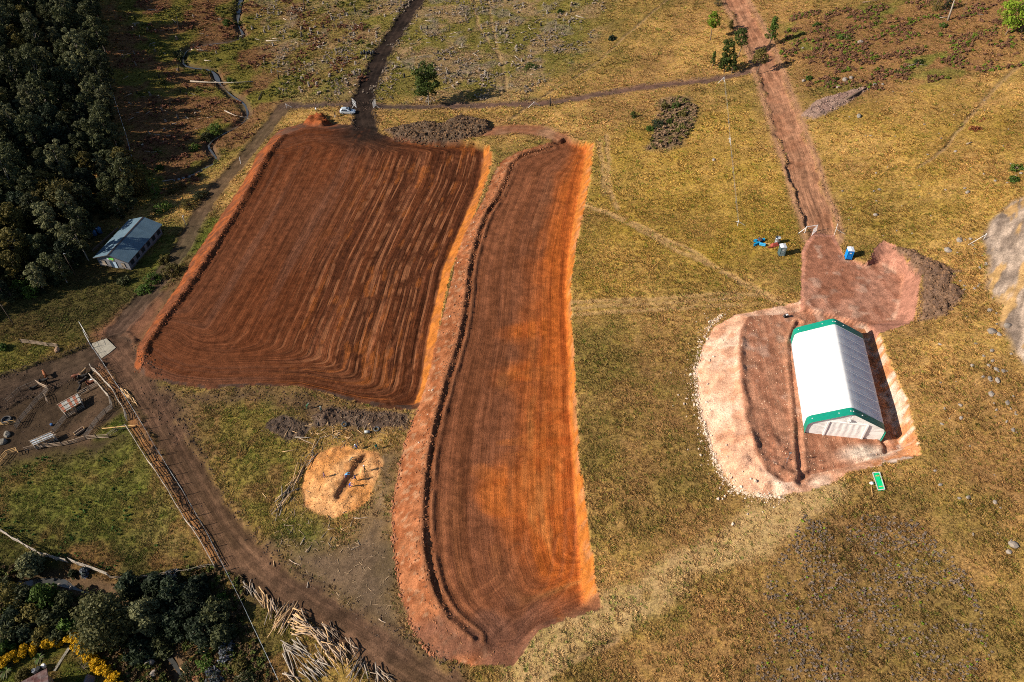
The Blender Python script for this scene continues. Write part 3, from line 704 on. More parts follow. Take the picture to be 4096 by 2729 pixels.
# ---------------------------------------------------------------- ground material: colour of each spot + fine grain, clods, tufts, wheel marks
def make_ground_mat():
    m, nt, b = new_mat('ground_cover'); T = NT(nt)
    at_ = lambda n: T.n('ShaderNodeAttribute', attribute_name=n)
    colr = at_('Col').outputs['Color']; grs = at_('grs').outputs['Fac']; trk = at_('trk').outputs['Vector']; tam = at_('tam').outputs['Fac']
    pos = T.n('ShaderNodeNewGeometry').outputs['Position']
    g1 = T.noise(pos, 2.2, 4.0, .6); g2 = T.noise(pos, 7.0, 3.0, .6); g3 = T.noise(pos, .55, 3.0, .55)
    # blades lie in slanted strokes
    mp = T.n('ShaderNodeMapping'); mp.inputs['Rotation'].default_value = (0, 0, .7); mp.inputs['Scale'].default_value = (1.0, 3.2, 1.0); T.l(pos, mp.inputs[0])
    g4 = T.noise(mp.outputs[0], 1.6, 3.0, .6, .6)
    v_gr = T.math('ADD', T.math('ADD', T.math('MULTIPLY', g1, .8), T.math('MULTIPLY', g2, .7)), T.math('MULTIPLY', g4, .9))
    v_gr = T.remap(v_gr, .93, 1.47, .30, 1.75)
    s1 = T.noise(pos, 4.5, 4.0, .65); s2 = T.noise(pos, 14.0, 2.0, .6)
    v_so = T.remap(T.math('ADD', T.math('MULTIPLY', s1, .6), T.math('MULTIPLY', s2, .4)), .34, .66, .45, 1.55)
    v_so = T.math('MULTIPLY', v_so, T.remap(T.noise(pos, .6, 4.0, .6), .36, .64, .74, 1.26))
    val = T.n('ShaderNodeMix', data_type='FLOAT'); T.l(grs, val.inputs[0]); T.l(v_so, val.inputs[2]); T.l(v_gr, val.inputs[3]); val = val.outputs[0]
    # wheel marks across a platform: fine lines along the direction of travel
    sp = T.n('ShaderNodeMapping'); sp.inputs['Scale'].default_value = (1.0, 1.0, 9.0); T.l(trk, sp.inputs[0])
    t1 = T.noise(sp.outputs[0], 3.4, 3.0, .62); t2 = T.noise(sp.outputs[0], 1.1, 2.0, .5)
    tv = T.remap(T.math('ADD', T.math('MULTIPLY', t1, .6), T.math('MULTIPLY', t2, .4)), .36, .64, .45, 1.5)
    one = T.n('ShaderNodeMix', data_type='FLOAT'); T.l(tam, one.inputs[0]); one.inputs[2].default_value = 1.0; T.l(tv, one.inputs[3])
    val = T.math('MULTIPLY', val, one.outputs[0])
    # pairs of pressed wheel lanes
    sx = T.n('ShaderNodeSeparateXYZ'); T.l(trk, sx.inputs[0]); lan = at_('lan').outputs['Fac']
    uu = T.math('ADD', sx.outputs[0], T.math('MULTIPLY', T.noise(sp.outputs[0], .35, 2.0), 5.0))
    ph = T.math('ABSOLUTE', T.math('SUBTRACT', T.math('FRACT', T.math('DIVIDE', uu, 1.75)), .5))
    lane = T.math('MULTIPLY', T.remap(ph, .17, .10, 0, 1), lan)
    lane = T.math('MULTIPLY', lane, T.remap(T.noise(pos, .22, 3.0), .38, .58, 0, 1))
    c = T.scale(colr, val)
    c = T.mixc(T.math('MULTIPLY', lane, .85), c, (.215,.085,.038))
    # greener and strawier blades in grass
    hue = T.math('MULTIPLY', grs, T.remap(g3, .40, .68, 0, .6), True)
    c2 = T.n('ShaderNodeVectorMath', operation='MULTIPLY'); T.l(c, c2.inputs[0]); c2.inputs[1].default_value = (.86, .95, .58)
    c = T.mixc(hue, c, c2.outputs[0])
    T.l(c, b.inputs['Base Color']); b.inputs['Roughness'].default_value = .95; b.inputs['Specular IOR Level'].default_value = .03
    h = T.math('ADD', T.math('MULTIPLY', grs, T.math('ADD', T.math('MULTIPLY', g1, .24), T.math('ADD', T.math('MULTIPLY', g4, .25), T.math('MULTIPLY', g2, .12)))),
               T.math('ADD', T.math('SUBTRACT', T.math('ADD', T.math('MULTIPLY', s1, .16), T.math('MULTIPLY', s2, .05)), T.math('MULTIPLY', lane, .12)), T.math('MULTIPLY', T.math('MULTIPLY', t1, tam), .22)))
    bp = T.n('ShaderNodeBump'); bp.inputs['Strength'].default_value = .65; bp.inputs['Distance'].default_value = 1.0
    T.l(h, bp.inputs['Height']); T.l(bp.outputs[0], b.inputs['Normal'])
    return m
GROUND = make_ground_mat()

# ---------------------------------------------------------------- split the sheets into the pieces of the land
KINDS = { # kind -> name, structure? or (label, category)
 0:('ground',None), 1:('earth_platform','graded'), 2:('earth_terrace','graded'), 3:('tent_platform','graded'), 4:('yard','graded'),
 5:('soil_heap',('long dark lumpy heap of topsoil behind the big red platform','soil heap')),
 6:('soil_heap',('brown spoil heap spread on the grass beside the white cut bank','soil heap')),
 7:('soil_heap',('small steep bright red soil heap near the silver car','soil heap')),
 8:('soil_heap',('low pale pinkish soil windrow beside the right dirt road','soil heap')),
 9:('soil_heap',('low dark clod heap below the south bank of the big platform','soil heap')),
 10:('soil_heap',('patch of rough dark dug soil in the green triangle of grass','soil heap')),
 11:('sawdust_pile',('wide orange sawdust pile with workers digging a trench through it','sawdust pile')),
 12:('rock_outcrop',('big grey granite dome streaked with dry yellow grass','rock outcrop')),
 13:('road',None),14:('road',None),15:('road',None),16:('path',None),17:('road',None),18:('path',None),19:('path',None)}
parts_of = {}
for S in (SF, SC):
    nx, ny = S['nx'], S['ny']
    kf = S['kind'][:-1,:-1]
    idx = np.arange(nx*ny).reshape(ny, nx)
    quads = np.stack([idx[:-1,:-1], idx[:-1,1:], idx[1:,1:], idx[1:,:-1]], -1)
    V = np.stack([S['X'].ravel(), S['Y'].ravel(), S['Z'].ravel()], -1)
    # true slope of the land at each vertex, so that pieces shade seamlessly where they meet
    gy, gx = np.gradient(S['Z'], S['c']); NV = np.stack([-gx.ravel(), -gy.ravel(), np.ones(nx*ny)], -1); NV /= np.linalg.norm(NV, axis=1)[:,None]
    for kd in np.unique(kf):
        q = quads[kf == kd]
        u, inv = np.unique(q.ravel(), return_inverse=True)
        parts_of.setdefault(int(kd), []).append((V[u], inv.reshape(-1,4), S['col'][u], S['grs'][u], S['trk'][u], S['tam'][u], NV[u], S['lan'][u]))
LAND = {}
for kd, chunks in parts_of.items():
    name, info = KINDS[kd]
    off = 0; vs=[]; fs=[]; cs=[]; gs=[]; ts=[]; am=[]; nv=[]; ln=[]
    for (v,f,c,g,t,a,nn,la) in chunks:
        ln.append(la)
        vs.append(v); fs.append(f+off); cs.append(c); gs.append(g); ts.append(t); am.append(a); nv.append(nn); off += len(v)
    v = np.concatenate(vs); f = np.concatenate(fs); nvv = len(v); nf = len(f)
    me = bpy.data.meshes.new(name)
    me.vertices.add(nvv); me.vertices.foreach_set('co', v.astype(np.float32).ravel())
    me.loops.add(nf*4); me.loops.foreach_set('vertex_index', f.astype(np.int32).ravel())
    me.polygons.add(nf); me.polygons.foreach_set('loop_start', np.arange(nf, dtype=np.int32)*4)
    me.polygons.foreach_set('use_smooth', np.ones(nf, bool))
    me.update(calc_edges=True)
    ca = me.attributes.new('Col', 'FLOAT_COLOR', 'POINT'); c4 = np.ones((nvv,4), np.float32); c4[:,:3] = np.concatenate(cs); ca.data.foreach_set('color', c4.ravel())
    me.attributes.new('grs','FLOAT','POINT').data.foreach_set('value', np.concatenate(gs).astype(np.float32))
    me.attributes.new('tam','FLOAT','POINT').data.foreach_set('value', np.concatenate(am).astype(np.float32))
    me.attributes.new('lan','FLOAT','POINT').data.foreach_set('value', np.concatenate(ln).astype(np.float32))
    me.attributes.new('trk','FLOAT_VECTOR','POINT').data.foreach_set('vector', np.concatenate(ts).astype(np.float32).ravel())
    me.normals_split_custom_set_from_vertices(np.concatenate(nv).astype(np.float32).tolist())
    me.materials.append(GROUND)
    o = bpy.data.objects.new(name, me); COL.objects.link(o); LAND[kd] = o
    if isinstance(info, tuple): tag(o, info[0], info[1])
    else: tag(o, kind='structure')
# the hills go on to the horizon, a little below the detailed sheets
g = np.linspace(-1, 1, 121); gg = np.sign(g)*np.abs(g)**2.2*3500
X, Y = np.meshgrid(gg, gg+190)
xr = X.ravel(); yr = Y.ravel()
zr = natural(xr, yr) - 1.2 + (fbm(xr, yr, 420, 3, 201)-.45)*90*sstep(300, 1500, np.hypot(xr, yr-190))
hole = (xr>GX0+6)&(xr<GX1-6)&(yr>FY0+6)&(yr<GY1-6)
zr = np.where(hole, np.minimum(zr, -60), zr)
ii = np.arange(121*121).reshape(121,121)
far = mesh_obj('terrain', np.stack([xr,yr,zr],-1), np.stack([ii[:-1,:-1],ii[:-1,1:],ii[1:,1:],ii[1:,:-1]],-1).reshape(-1,4), None, smooth=True)
far.data.materials.append(simple('far_grass', (.15,.105,.035), .95, .3, .02, col2=(.07,.075,.02), coord='Object')); tag(far, kind='structure')
# ================================================================ placing things seen in the photo
def proj(p):
    c = RN.T @ (np.array(p, float) - np.array([0,0,CAMZ])); return PXW/2 + FPX*c[0]/-c[2], PXH/2 - FPX*c[1]/-c[2]
def height_to(base, py_top, px_top=None):   # height of an upright thing on `base` whose top shows at py_top
    lo, hi = 0.05, 60.0
    for _ in range(30):
        m = (lo+hi)/2
        if proj((base[0], base[1], base[2]+m))[1] > py_top: lo = m
        else: hi = m
    return lo
def px_size(p, npx):                        # metres covered by npx photo pixels at point p
    c = RN.T @ (np.array(p, float) - np.array([0,0,CAMZ])); return npx*(-c[2])/FPX
S1, S2 = 1024/1764.0, 1024/1766.0
OX = dict(A=(0,0),B=(1024,0),C=(2048,0),D=(3072,0),E=(0,910),F=(1024,910),G=(2048,910),H=(3072,910),I=(0,1820),J=(1024,1820),K=(2048,1820),L=(3072,1820))
def q(t, x, y):                             # point read off one of the twelve enlarged tiles -> photo pixel
    s = S2 if t in 'IJKL' else S1; return OX[t][0]+x*s, OX[t][1]+y*s
def Q(t, x, y): return at(*q(t, x, y))
def pts_q(t, L): return [Q(t, *p) for p in L]
def pen(x, y): return at(x*.3062, 1380+y*.3062)     # tile of the cattle pens
def ground_pts(poly_px, n, seed=1):         # random points on the land inside an outline seen in the photo
    r = np.random.default_rng(seed); P = np.array(poly_px, float)
    lo = P.min(0); hi = P.max(0); out = []
    X = r.uniform(lo[0],hi[0],n*6); Y = r.uniform(lo[1],hi[1],n*6)
    k = inside(X, Y, P); X = X[k][:n]; Y = Y[k][:n]
    return ground_hit(X, Y)
def spread(poly_w, spacing, seed, nmax, jitter_try=40000):   # evenly scattered points inside a ground outline (metres)
    r = np.random.default_rng(seed); P = np.asarray(poly_w); lo = P.min(0); hi = P.max(0)
    X = r.uniform(lo[0],hi[0],jitter_try); Y = r.uniform(lo[1],hi[1],jitter_try); k = inside(X,Y,P); X=X[k]; Y=Y[k]
    cell = {}; out = []
    for x, y in zip(X, Y):
        i, j = int(x//spacing), int(y//spacing); ok = True
        for a in (-1,0,1):
            for b in (-1,0,1):
                for (u,v) in cell.get((i+a,j+b), ()):
                    if (u-x)**2+(v-y)**2 < spacing**2: ok = False; break
        if ok:
            cell.setdefault((i,j), []).append((x,y)); out.append((x,y))
            if len(out) >= nmax: break
    return out

M_bark = simple('bark', (.16,.11,.075), .9, .3, 4, bump=.4)
M_palebark = simple('pale_bark', (.34,.285,.23), .85, .3, 3)
M_wood = simple('weathered_wood', (.33,.245,.175), .85, .35, 3, col2=(.24,.17,.12))
M_greywood = simple('grey_wood', (.25,.21,.175), .9, .3, 3, col2=(.13,.105,.085))
M_yellowwood = simple('fresh_timber', (.58,.36,.15), .8, .25, 3, col2=(.42,.24,.09))
M_darkwood = simple('dark_wood', (.12,.085,.06), .9, .3, 4)
M_white = simple('white_paint', (.62,.62,.62), .5, .06, 2)
M_galv = simple('galvanised_steel', (.36,.38,.40), .38, .15, 4, metal=.6)
M_black = simple('black_rubber', (.02,.02,.022), .8, .2, 4)
M_rock = simple('grey_rock', (.25,.205,.165), .9, .3, 2.5, bump=.5, col2=(.17,.145,.13))
M_whiterock = simple('pale_stone', (.52,.42,.34), .9, .25, 3, col2=(.52,.38,.28))
M_redrock = simple('red_stone', (.33,.13,.06), .9, .3, 3, col2=(.20,.08,.04))
M_concrete = simple('concrete', (.235,.215,.175), .9, .2, 1.5, col2=(.17,.15,.12), bump=.2)
def zc(x,y): return at(1200+x/6.539, 360+y/6.539)

# water of the streams
m, nt, b = new_mat('stream_water'); T = NT(nt)
b.inputs['Base Color'].default_value = (.05,.05,.048,1); b.inputs['Roughness'].default_value = .06; b.inputs['Specular IOR Level'].default_value = .6
bp_ = T.n('ShaderNodeBump'); bp_.inputs['Strength'].default_value = .25; bp_.inputs['Distance'].default_value = .1
T.l(T.noise(T.n('ShaderNodeNewGeometry').outputs['Position'], 2.5, 3.0), bp_.inputs['Height']); T.l(bp_.outputs[0], b.inputs['Normal'])
M_water = m
for line, hw, dp in ((stream,.5,.72),(stream2,.4,1.0)):
    vs=[]; fs=[]; L = line; zw = natural(L[:,0],L[:,1]) - dp
    zw = np.convolve(np.pad(zw,6,'edge'), np.ones(13)/13, 'valid')
    for i in range(len(L)):
        d = L[min(i+1,len(L)-1)]-L[max(i-1,0)]; d = d/np.linalg.norm(d); s = np.array([-d[1],d[0]])*hw*(.15+2.9*max(0,vnoise(np.array([i*.3]),np.array([.5]),77)[0]-.12)**1.5)
        vs += [(L[i][0]-s[0],L[i][1]-s[1],zw[i]),(L[i][0]+s[0],L[i][1]+s[1],zw[i])]
        if i: fs.append((2*i-2,2*i-1,2*i+1,2*i))
    o = mesh_obj('water', vs, fs, M_water); tag(o, kind='structure')
# ================================================================ the white fabric tent
M_fabric = simple('white_fabric', (.80,.80,.80), .55, .04, 1.2, col2=(.76,.76,.77), bump=.06, bscale=2.0)
_nt = M_fabric.node_tree; _b = _nt.nodes['Principled BSDF']; _tr = _nt.nodes.new('ShaderNodeBsdfTranslucent'); _tr.inputs[0].default_value = (.8,.8,.8,1)
_mx = _nt.nodes.new('ShaderNodeMixShader'); _mx.inputs[0].default_value = .28; _nt.links.new(_b.outputs[0],_mx.inputs[1]); _nt.links.new(_tr.outputs[0],_mx.inputs[2]); _nt.links.new(_mx.outputs[0], _nt.nodes['Material Output'].inputs[0])
M_gable = simple('gable_fabric', (.74,.72,.70), .6, .05, 2.5, col2=(.66,.64,.62), bump=.35, bscale=3.0)
M_tgreen = simple('green_band', (.004,.20,.135), .45, .08, 2, col2=(.004,.17,.115))
def frame_tent():
    a = onz(3215.7,1732.8,TZ); b = onz(3521.8,1755.8,TZ); c = onz(3162,1358,TZ)
    a, b, c = (Vector(p) for p in (a,b,c))
    V_ = (c-a); L = V_.length; V_.normalize(); U = Vector((V_.y,-V_.x,0)); W = (b-a).dot(U)
    return a, U, V_, W, L
tA, tU, tV, tW, tL = frame_tent()
e = empty('fabric_tent', (tA + tU*tW/2 + tV*tL/2).xy.to_3d()+Vector((0,0,TZ)), math.atan2(tU.y,tU.x), 'white fabric storage tent with green end bands on the red soil pad', 'tent')
HW = tW/2; HL = tL/2
def tent_prof(n=5):                          # half cross-section, from foot to ridge
    P = [(HW-.05,-.1),(HW,1.0),(HW,2.0)]
    for k in range(1,n+1):                    # rounded haunch
        t = k/n*math.radians(62); P.append((HW-1.25+1.25*math.cos(t), 2.0+1.25*math.sin(t)))
    x0, z0 = P[-1]; slope = math.tan(math.radians(28))
    P.append((x0*.66, z0+(x0-x0*.66)*slope)); P.append((x0*.33, z0+(x0-x0*.33)*slope)); P.append((.55, z0+(x0-.55)*slope)); P.append((.2, z0+(x0-.3)*slope)); P.append((0, z0+(x0-.22)*slope))
    return P
TP = tent_prof(); full = [(-x,z) for x,z in TP] + [(x,z) for x,z in reversed(TP[:-1])]
def tent_skin(y0, y1, puff=.0, ny=6, off=0.0):
    vs=[]; fs=[]; n=len(full)
    for j in range(ny+1):
        t=j/ny; y=y0+(y1-y0)*t; k = off + puff*math.sin(math.pi*t)
        for i,(x,z) in enumerate(full):
            s = 1 if (2<i<n-3) else .3
            L_ = math.hypot(x, z-1.5) or 1; vs.append((x+(x/L_)*k*s, y, z+((z-1.5)/L_)*k*s))
    for j in range(ny):
        for i in range(n-1): fs.append((j*n+i+1, j*n+i, (j+1)*n+i, (j+1)*n+i+1))
    return vs, fs
NB = 9; g0, g1 = -HL+1.35, HL-1.35; bw = (g1-g0)/NB
for k in range(NB):
    vs, fs = tent_skin(g0+k*bw, g0+(k+1)*bw, .05); mesh_obj('roof_panel', vs, fs, M_fabric, e, True)
for k in range(NB+1):                        # the steel ribs press through as seams
    y = g0+k*bw; mb = MB(); mb.tube([(x*1.004,y,z+.012) for x,z in full[2:-2]], .02, 5); mb.build('seam', M_fabric, e, True)
for s in (-1,1):
    y0, y1 = (-HL-.15, g0) if s < 0 else (g1, HL+.15)
    vs, fs = tent_skin(y0, y1, 0, 2, .03); band = mesh_obj('end_band', vs, fs, M_tgreen, e, True)
    for i in (7, 9, 11, len(full)-10, len(full)-12):  # reflective buttons on the band
        x,z = full[min(max(i,0),len(full)-1)]; MB().box((x*1.01,(y0+y1)/2,z+.08),(.16,.16,.06)).build('button', M_white, band)
    # end wall, set back under the band, with folds
    yw = s*(HL-.12); n=len(full); vs=[]; fs=[]; NR=7; rr=random.Random(5)
    for j in range(NR+1):
        k=j/NR
        for i,(x,z) in enumerate(full):
            wv = .07*math.sin(i*2.1+j*1.3)+rr.uniform(-.05,.05)
            vs.append((x*(1-k)*.985, yw+(wv*math.sin(math.pi*min(1,k*1.4+.1)) if 0<j<NR else 0), 1.2+(z-.02-1.2)*(1-k)*.985))
    for j in range(NR):
        for i in range(n-1): fs.append((j*n+i, j*n+i+1, (j+1)*n+i+1, (j+1)*n+i))
        fs.append((j*n+n-1, j*n, (j+1)*n, (j+1)*n+n-1))
    wall = mesh_obj('end_wall', vs, fs, M_gable, e, True)
    yo = s*(HL+.02)
    MB().box((0, s*(HL-.02), 3.5),(6.0,.12,.2)).build('door_header', M_gable, wall)
    for x in (-3.0, 3.0): MB().bar((x, yo, 0),(x, yo+s*.05, 3.6),.26,.16,(0,1,0)).build('door_flap_roll', M_gable, wall)
    mb = MB()
    vs=[]; nX,nZ=22,10
    for j in range(nZ+1):
        for i in range(nX+1): vs.append((-2.9+5.8*i/nX, yo-s*.03+.05*math.sin(i*1.7+.5*math.sin(j))*(.4+.6*j/nZ)+rr.uniform(-.012,.012), .03+3.4*j/nZ))
    mesh_obj('roll_door', vs, [(j*(nX+1)+i, j*(nX+1)+i+1, (j+1)*(nX+1)+i+1, (j+1)*(nX+1)+i) for j in range(nZ) for i in range(nX)], M_gable, wall, True)
    MB().box((0,yo,4.2),(.5,.25,.3)).tube([(0,yo,4.35),(0,yo+s*.2,4.45)],.16,8).build('vent', M_fabric, wall)
MB().box((-HW+.1,0,.03),(.25,tL,.14)).build('base_rail', M_galv, e); MB().box((HW-.1,0,.03),(.25,tL,.14)).build('base_rail', M_galv, e)

# ================================================================ corrugated roofing sheet helper
def corr_sheet(a, b, c, d, pitch=.25, amp=.03, thick=.0):   # a->b along the eave, d->c along the ridge; ribs run a->d
    a,b,c,d = (Vector(p) for p in (a,b,c,d)); n = max(2,int((b-a).length/pitch*2)); up = (b-a).cross(d-a).normalized()
    if up.z < 0: up = -up
    vs=[]
    for i in range(n+1):
        t=i/n; o = up*(amp if i%2 else 0); vs += [a.lerp(b,t)+o, d.lerp(c,t)+o]
    return vs, [(2*i,2*i+2,2*i+3,2*i+1) for i in range(n)]
# ---------------------------------------------------------------- grey hall
M_hallwall = simple('grey_block_wall', (.165,.165,.18), .9, .1, 2.5, col2=(.135,.135,.15))
M_plinth = simple('dark_plinth', (.11,.095,.09), .9, .1, 2)
M_zinc = simple('zinc_roof', (.075,.125,.165), .6, .12, .6, metal=.0, col2=(.055,.098,.135))
M_ridge = simple('dark_ridge', (.05,.04,.04), .7, .1, 2)
M_frame = simple('window_frame_dark', (.04,.035,.03), .6, .1, 2)
M_bars = simple('louvre', (.42,.33,.25), .7, .15, 2)
M_pane, nt_, b_ = new_mat('window_glass'); b_.inputs['Base Color'].default_value = (.02,.024,.03,1); b_.inputs['Roughness'].default_value = .08
M_bluedoor = simple('pale_blue_door', (.33,.42,.52), .5, .1, 2)
M_signgreen = simple('green_sign', (.10,.42,.05), .5, .05, 2)
ha = Q('E', 690, 0) # placeholder corner, replaced below
hb = at(525.7,1081); hz = hb.z
ha = Vector(onz(402.5,1063,hz)); hc = Vector(onz(654,940,hz)); hb = Vector(onz(525.7,1081,hz))
hU = (hb-ha); hW = hU.length; hU.normalize(); hV = Vector((-hU.y,hU.x,0)); hL = (hc-hb).dot(hV)
hL = max(hL, 14.5)
e = empty('community_hall', ha+hU*hW/2, math.atan2(hU.y,hU.x), 'long grey block hall with blue-grey zinc gable roof at the edge of the wood', 'building')
e.location.z = hz-.1
w2 = hW/2; EH = 2.9; RH = 4.35; y0, y1 = 0.0, hL
mb = MB(); mb.prism([(-w2,-.6),(w2,-.6),(w2,EH),(0,RH),(-w2,EH)], ((0,y0,0),(1,0,0),(0,0,1)), ((0,y1,0),(1,0,0),(0,0,1))); wall = mb.build('wall', M_hallwall, e)
mb = MB(); mb.box((0,(y0+y1)/2,.1),(hW+.06,hL+.06,.9)); mb.build('plinth', M_plinth, wall)
roof = empty('roof', (0,0,0)); roof.parent = e
ov = .55
for s in (-1,1):
    zr_, ze = RH+.16, EH+.16-ov*(RH-EH)/w2
    nseg = 11
    for k in range(nseg):
        ya = y0-ov+(y1-y0+2*ov)*k/nseg; yb = y0-ov+(y1-y0+2*ov)*(k+1)/nseg+.04
        vs, fs = corr_sheet((s*(w2+ov),ya,ze+.004*(k%2)),(s*(w2+ov),yb,ze+.004*(k%2)),(s*.05,yb,zr_+.004*(k%2)),(s*.05,ya,zr_+.004*(k%2)), .22, .035)
        mesh_obj('roof_sheet', vs, fs, M_zinc, roof)
    MB().bar((s*(w2+ov),y0-ov,ze-.08),(s*(w2+ov),y1+ov,ze-.08),.08,.16).build('gutter', M_ridge, roof)
    MB().bar((s*(w2+ov),y0-ov,ze-.07),(0,y0-ov,zr_-.06),.06,.18).build('barge_board', M_ridge, roof)
MB().prism([(-.26,-.02),(0,.09),(.26,-.02),(0,.04)], ((0,y0-ov,RH+.17),(1,0,0),(0,0,1)), ((0,y1+ov,RH+.17),(1,0,0),(0,0,1))).build('ridge_cap', M_ridge, roof)
def hall_window(x, y, z, w, h, face):        # face 's' = gable, 'e' = long side
    fr = MB(); g = MB()
    if face == 's':
        fr.box((x,y-.03,z),(w+.16,.10,h+.16)); f = fr.build('window', M_frame, e)
        MB().box((x,y-.085,z),(w,.02,h)).build('pane', M_pane, f)
        for k in range(4): MB().box((x,y-.12,z-h/2+h*(k+.5)/4),(w,.03,.10)).build('louvre', M_bars, f)
        MB().box((x,y-.09,z-h/2-.13),(w+.3,.24,.08)).build('sill', M_bars, f)
    else:
        fr.box((x+.03,y,z),(.10,w+.16,h+.16)); f = fr.build('window', M_frame, e)
        MB().box((x+.085,y-w/4,z),(.02,w/2-.06,h-.06)).build('pane', M_pane, f); MB().box((x+.085,y+w/4,z),(.02,w/2-.06,h-.06)).build('pane', M_pane, f)
        MB().box((x+.09,y,z-h/2-.13),(.24,w+.3,.08)).build('sill', M_hallwall, f)
hall_window(-w2*.62, 0, 1.55, .85, .95, 's'); hall_window(w2*.62, 0, 1.55, .85, .95, 's')
for k in range(6): hall_window(w2, hL*(k+.6)/6.1, 1.6, 1.1, 1.0, 'e')
d = MB().box((-.05,-.03,1.15),(1.75,.08,2.2)).build('doorway', M_frame, e)
MB().box((-.48,-.09,1.15),(.72,.03,2.05)).build('door', simple('blue_black_door',(.03,.05,.08),.5,.1,2), d)
dl = MB().box((.40,-.10,1.13),(.82,.04,2.08)).build('door', M_bluedoor, d); MB().box((.06,-.14,1.1),(.05,.05,.16)).build('handle', M_galv, dl)
sg = MB().box((-.35,-.07,2.95),(1.9,.06,.62)).build('sign', M_signgreen, e)
MB().box((-1.02,-.11,2.95),(.5,.01,.56)).build('sign_panel', M_white, sg); MB().box((-1.06,-.12,2.98),(.24,.01,.26)).build('emblem', simple('pale_blue_emblem',(.35,.5,.6),.5,.05,2), sg)
MB().box((.1,-.105,3.02),(.8,.006,.06)).box((.1,-.105,2.88),(.6,.006,.05)).build('lettering', simple('pale_green_print',(.45,.7,.35),.5,.05,2), sg)
MB().box((.12,-.12,2.45),(.18,.2,.14)).build('lamp', simple('brass_lamp',(.35,.25,.08),.4,.1,2), e)
st_ = MB()
for k in range(9): st_.box((-.6+k*.22,-.9+.2*((k*7)%3),-.02),(.5,.45,.16),rz=k*.7)
st_.build('doorstep', simple('broken_stone_step',(.30,.20,.14),.9,.2,3), e)
# dark terrace wall behind the hall
p0 = at(340+180*.1786, 840+950*.1786); p1 = at(340+740*.1786, 840+420*.1786)
MB().bar((0,0,.25),(p1-p0),.35,.8).build('retaining_wall', M_darkwood, None, loc=p0); tag(bpy.data.objects['retaining_wall'], 'low dark retaining wall behind the grey hall','wall')
# blue water tanks by the wood
M_bluetank = simple('blue_plastic', (.03,.09,.20), .45, .15, 2)
for (x,y,h,lb) in ((225,520,1.6,'shorter blue plastic tank leaning under the trees behind the hall'),(340,470,1.9,'taller blue plastic tank under the trees behind the hall')):
    p = at(340+x*.1786, 840+(y+50)*.1786); e = empty('water_tank', p, .3, lb, 'tank')
    MB().tube([(0,0,0),(0,0,h*.8),(0,0,h*.92),(0,0,h)],[.62,.62,.5,.22],16).build('tank_body', M_bluetank, e, True); MB().tube([(0,0,h),(0,0,h+.08)],[.24,.22],12).build('lid', M_black, e)
# street lamp poles beside the hall
def pole(name, bpx, tpx, label, r=.09, lamp=False, mat=M_darkwood):
    b = at(*bpx); h = height_to(b, tpx[1]); e = empty(name, b, 0, label, 'pole')
    MB().tube([(0,0,-.4),(0,0,h)],[r*1.2,r*.8],8).build('shaft', mat, e, True)
    if lamp: MB().box((.2,0,h-.02),(.5,.16,.10)).build('lamp_head', M_galv, e)
    else: MB().bar((-.5,0,h-.3),(.5,0,h-.3),.09,.09).build('crossarm', mat, e)
    return e
pole('lamp_pole', q('E',520,330), q('E',440,180), 'tall thin lamp pole on the lawn beside the grey hall', lamp=True)
pole('utility_pole', q('E',92,665), q('E',5,530), 'dark utility pole in the shade left of the lawn path')
pole('utility_pole', q('E',1288,0), q('E',1288,-80), 'slim pale pole on the bank behind the hall', .07, True, M_galv)
# ================================================================ portable toilets
def toilet(px, rz, label, body, door, roofm):
    p = at(*px); e = empty('portable_toilet', p, rz, label, 'portable toilet')
    W,D,Hh = 1.15,1.2,2.2
    b = MB(); b.box((0,0,.06),(W+.06,D+.06,.14)); b.build('skid_base', M_black, e)
    b = MB(); b.box((0,0,Hh/2+.1),(W,D,Hh-.1))
    for s in (-1,1):
        for k in range(4): b.box((s*(W/2+.015),-D/2+.2+k*.27,Hh/2+.1),(.04,.08,Hh-.3))
    b.build('cabin', body, e)
    for sx in (-1,1): MB().box((sx*(W/2-.04),-D/2-.03,Hh/2+.1),(.1,.08,Hh-.1)).build('corner_post', body, e)
    d = MB().box((0,-D/2-.03,Hh/2+.05),(W*.74,.05,Hh-.35)).build('door', door, e)
    
    for zq in (.42,.25): MB().box((0,-D/2-.065,Hh*zq),(W*.5,.03,.06)).build('door_rib', body, d)
    MB().box((0,-D/2-.07,Hh*.78),(.34,.02,.24)).build('notice', M_white, d); MB().box((W*.28,-D/2-.08,Hh*.5),(.06,.06,.16)).build('latch', M_black, d)
    b = MB(); b.prism([(-W/2-.05,0),(W/2+.05,0),(W/2+.02,.10),(0,.22),(-W/2-.02,.10)], ((0,-D/2-.06,Hh+.04),(1,0,0),(0,0,1)), ((0,D/2+.06,Hh+.04),(1,0,0),(0,0,1))); b.build('roof', roofm, e)
    MB().tube([(W*.38,D*.38,Hh),(W*.38,D*.38,Hh+.4)],.05,8).build('vent_pipe', M_white, e)
toilet((2960+740/4.527, 900+540/4.527), .0, 'grey-green portable toilet with a white notice beside the pipes', simple('grey_green_plastic',(.07,.115,.125),.45,.08,2), simple('pale_grey_door',(.22,.29,.30),.45,.08,2), simple('grey_white_roof',(.55,.57,.60),.5,.05,2))
toilet((2960+1950/4.527, 900+600/4.527), -.12, 'bright blue portable toilet on the grass edge of the yard', simple('bright_blue_plastic',(.005,.22,.62),.4,.06,2), simple('blue_door',(.004,.15,.48),.4,.06,2), simple('bluish_white_roof',(.60,.66,.76),.5,.05,2))
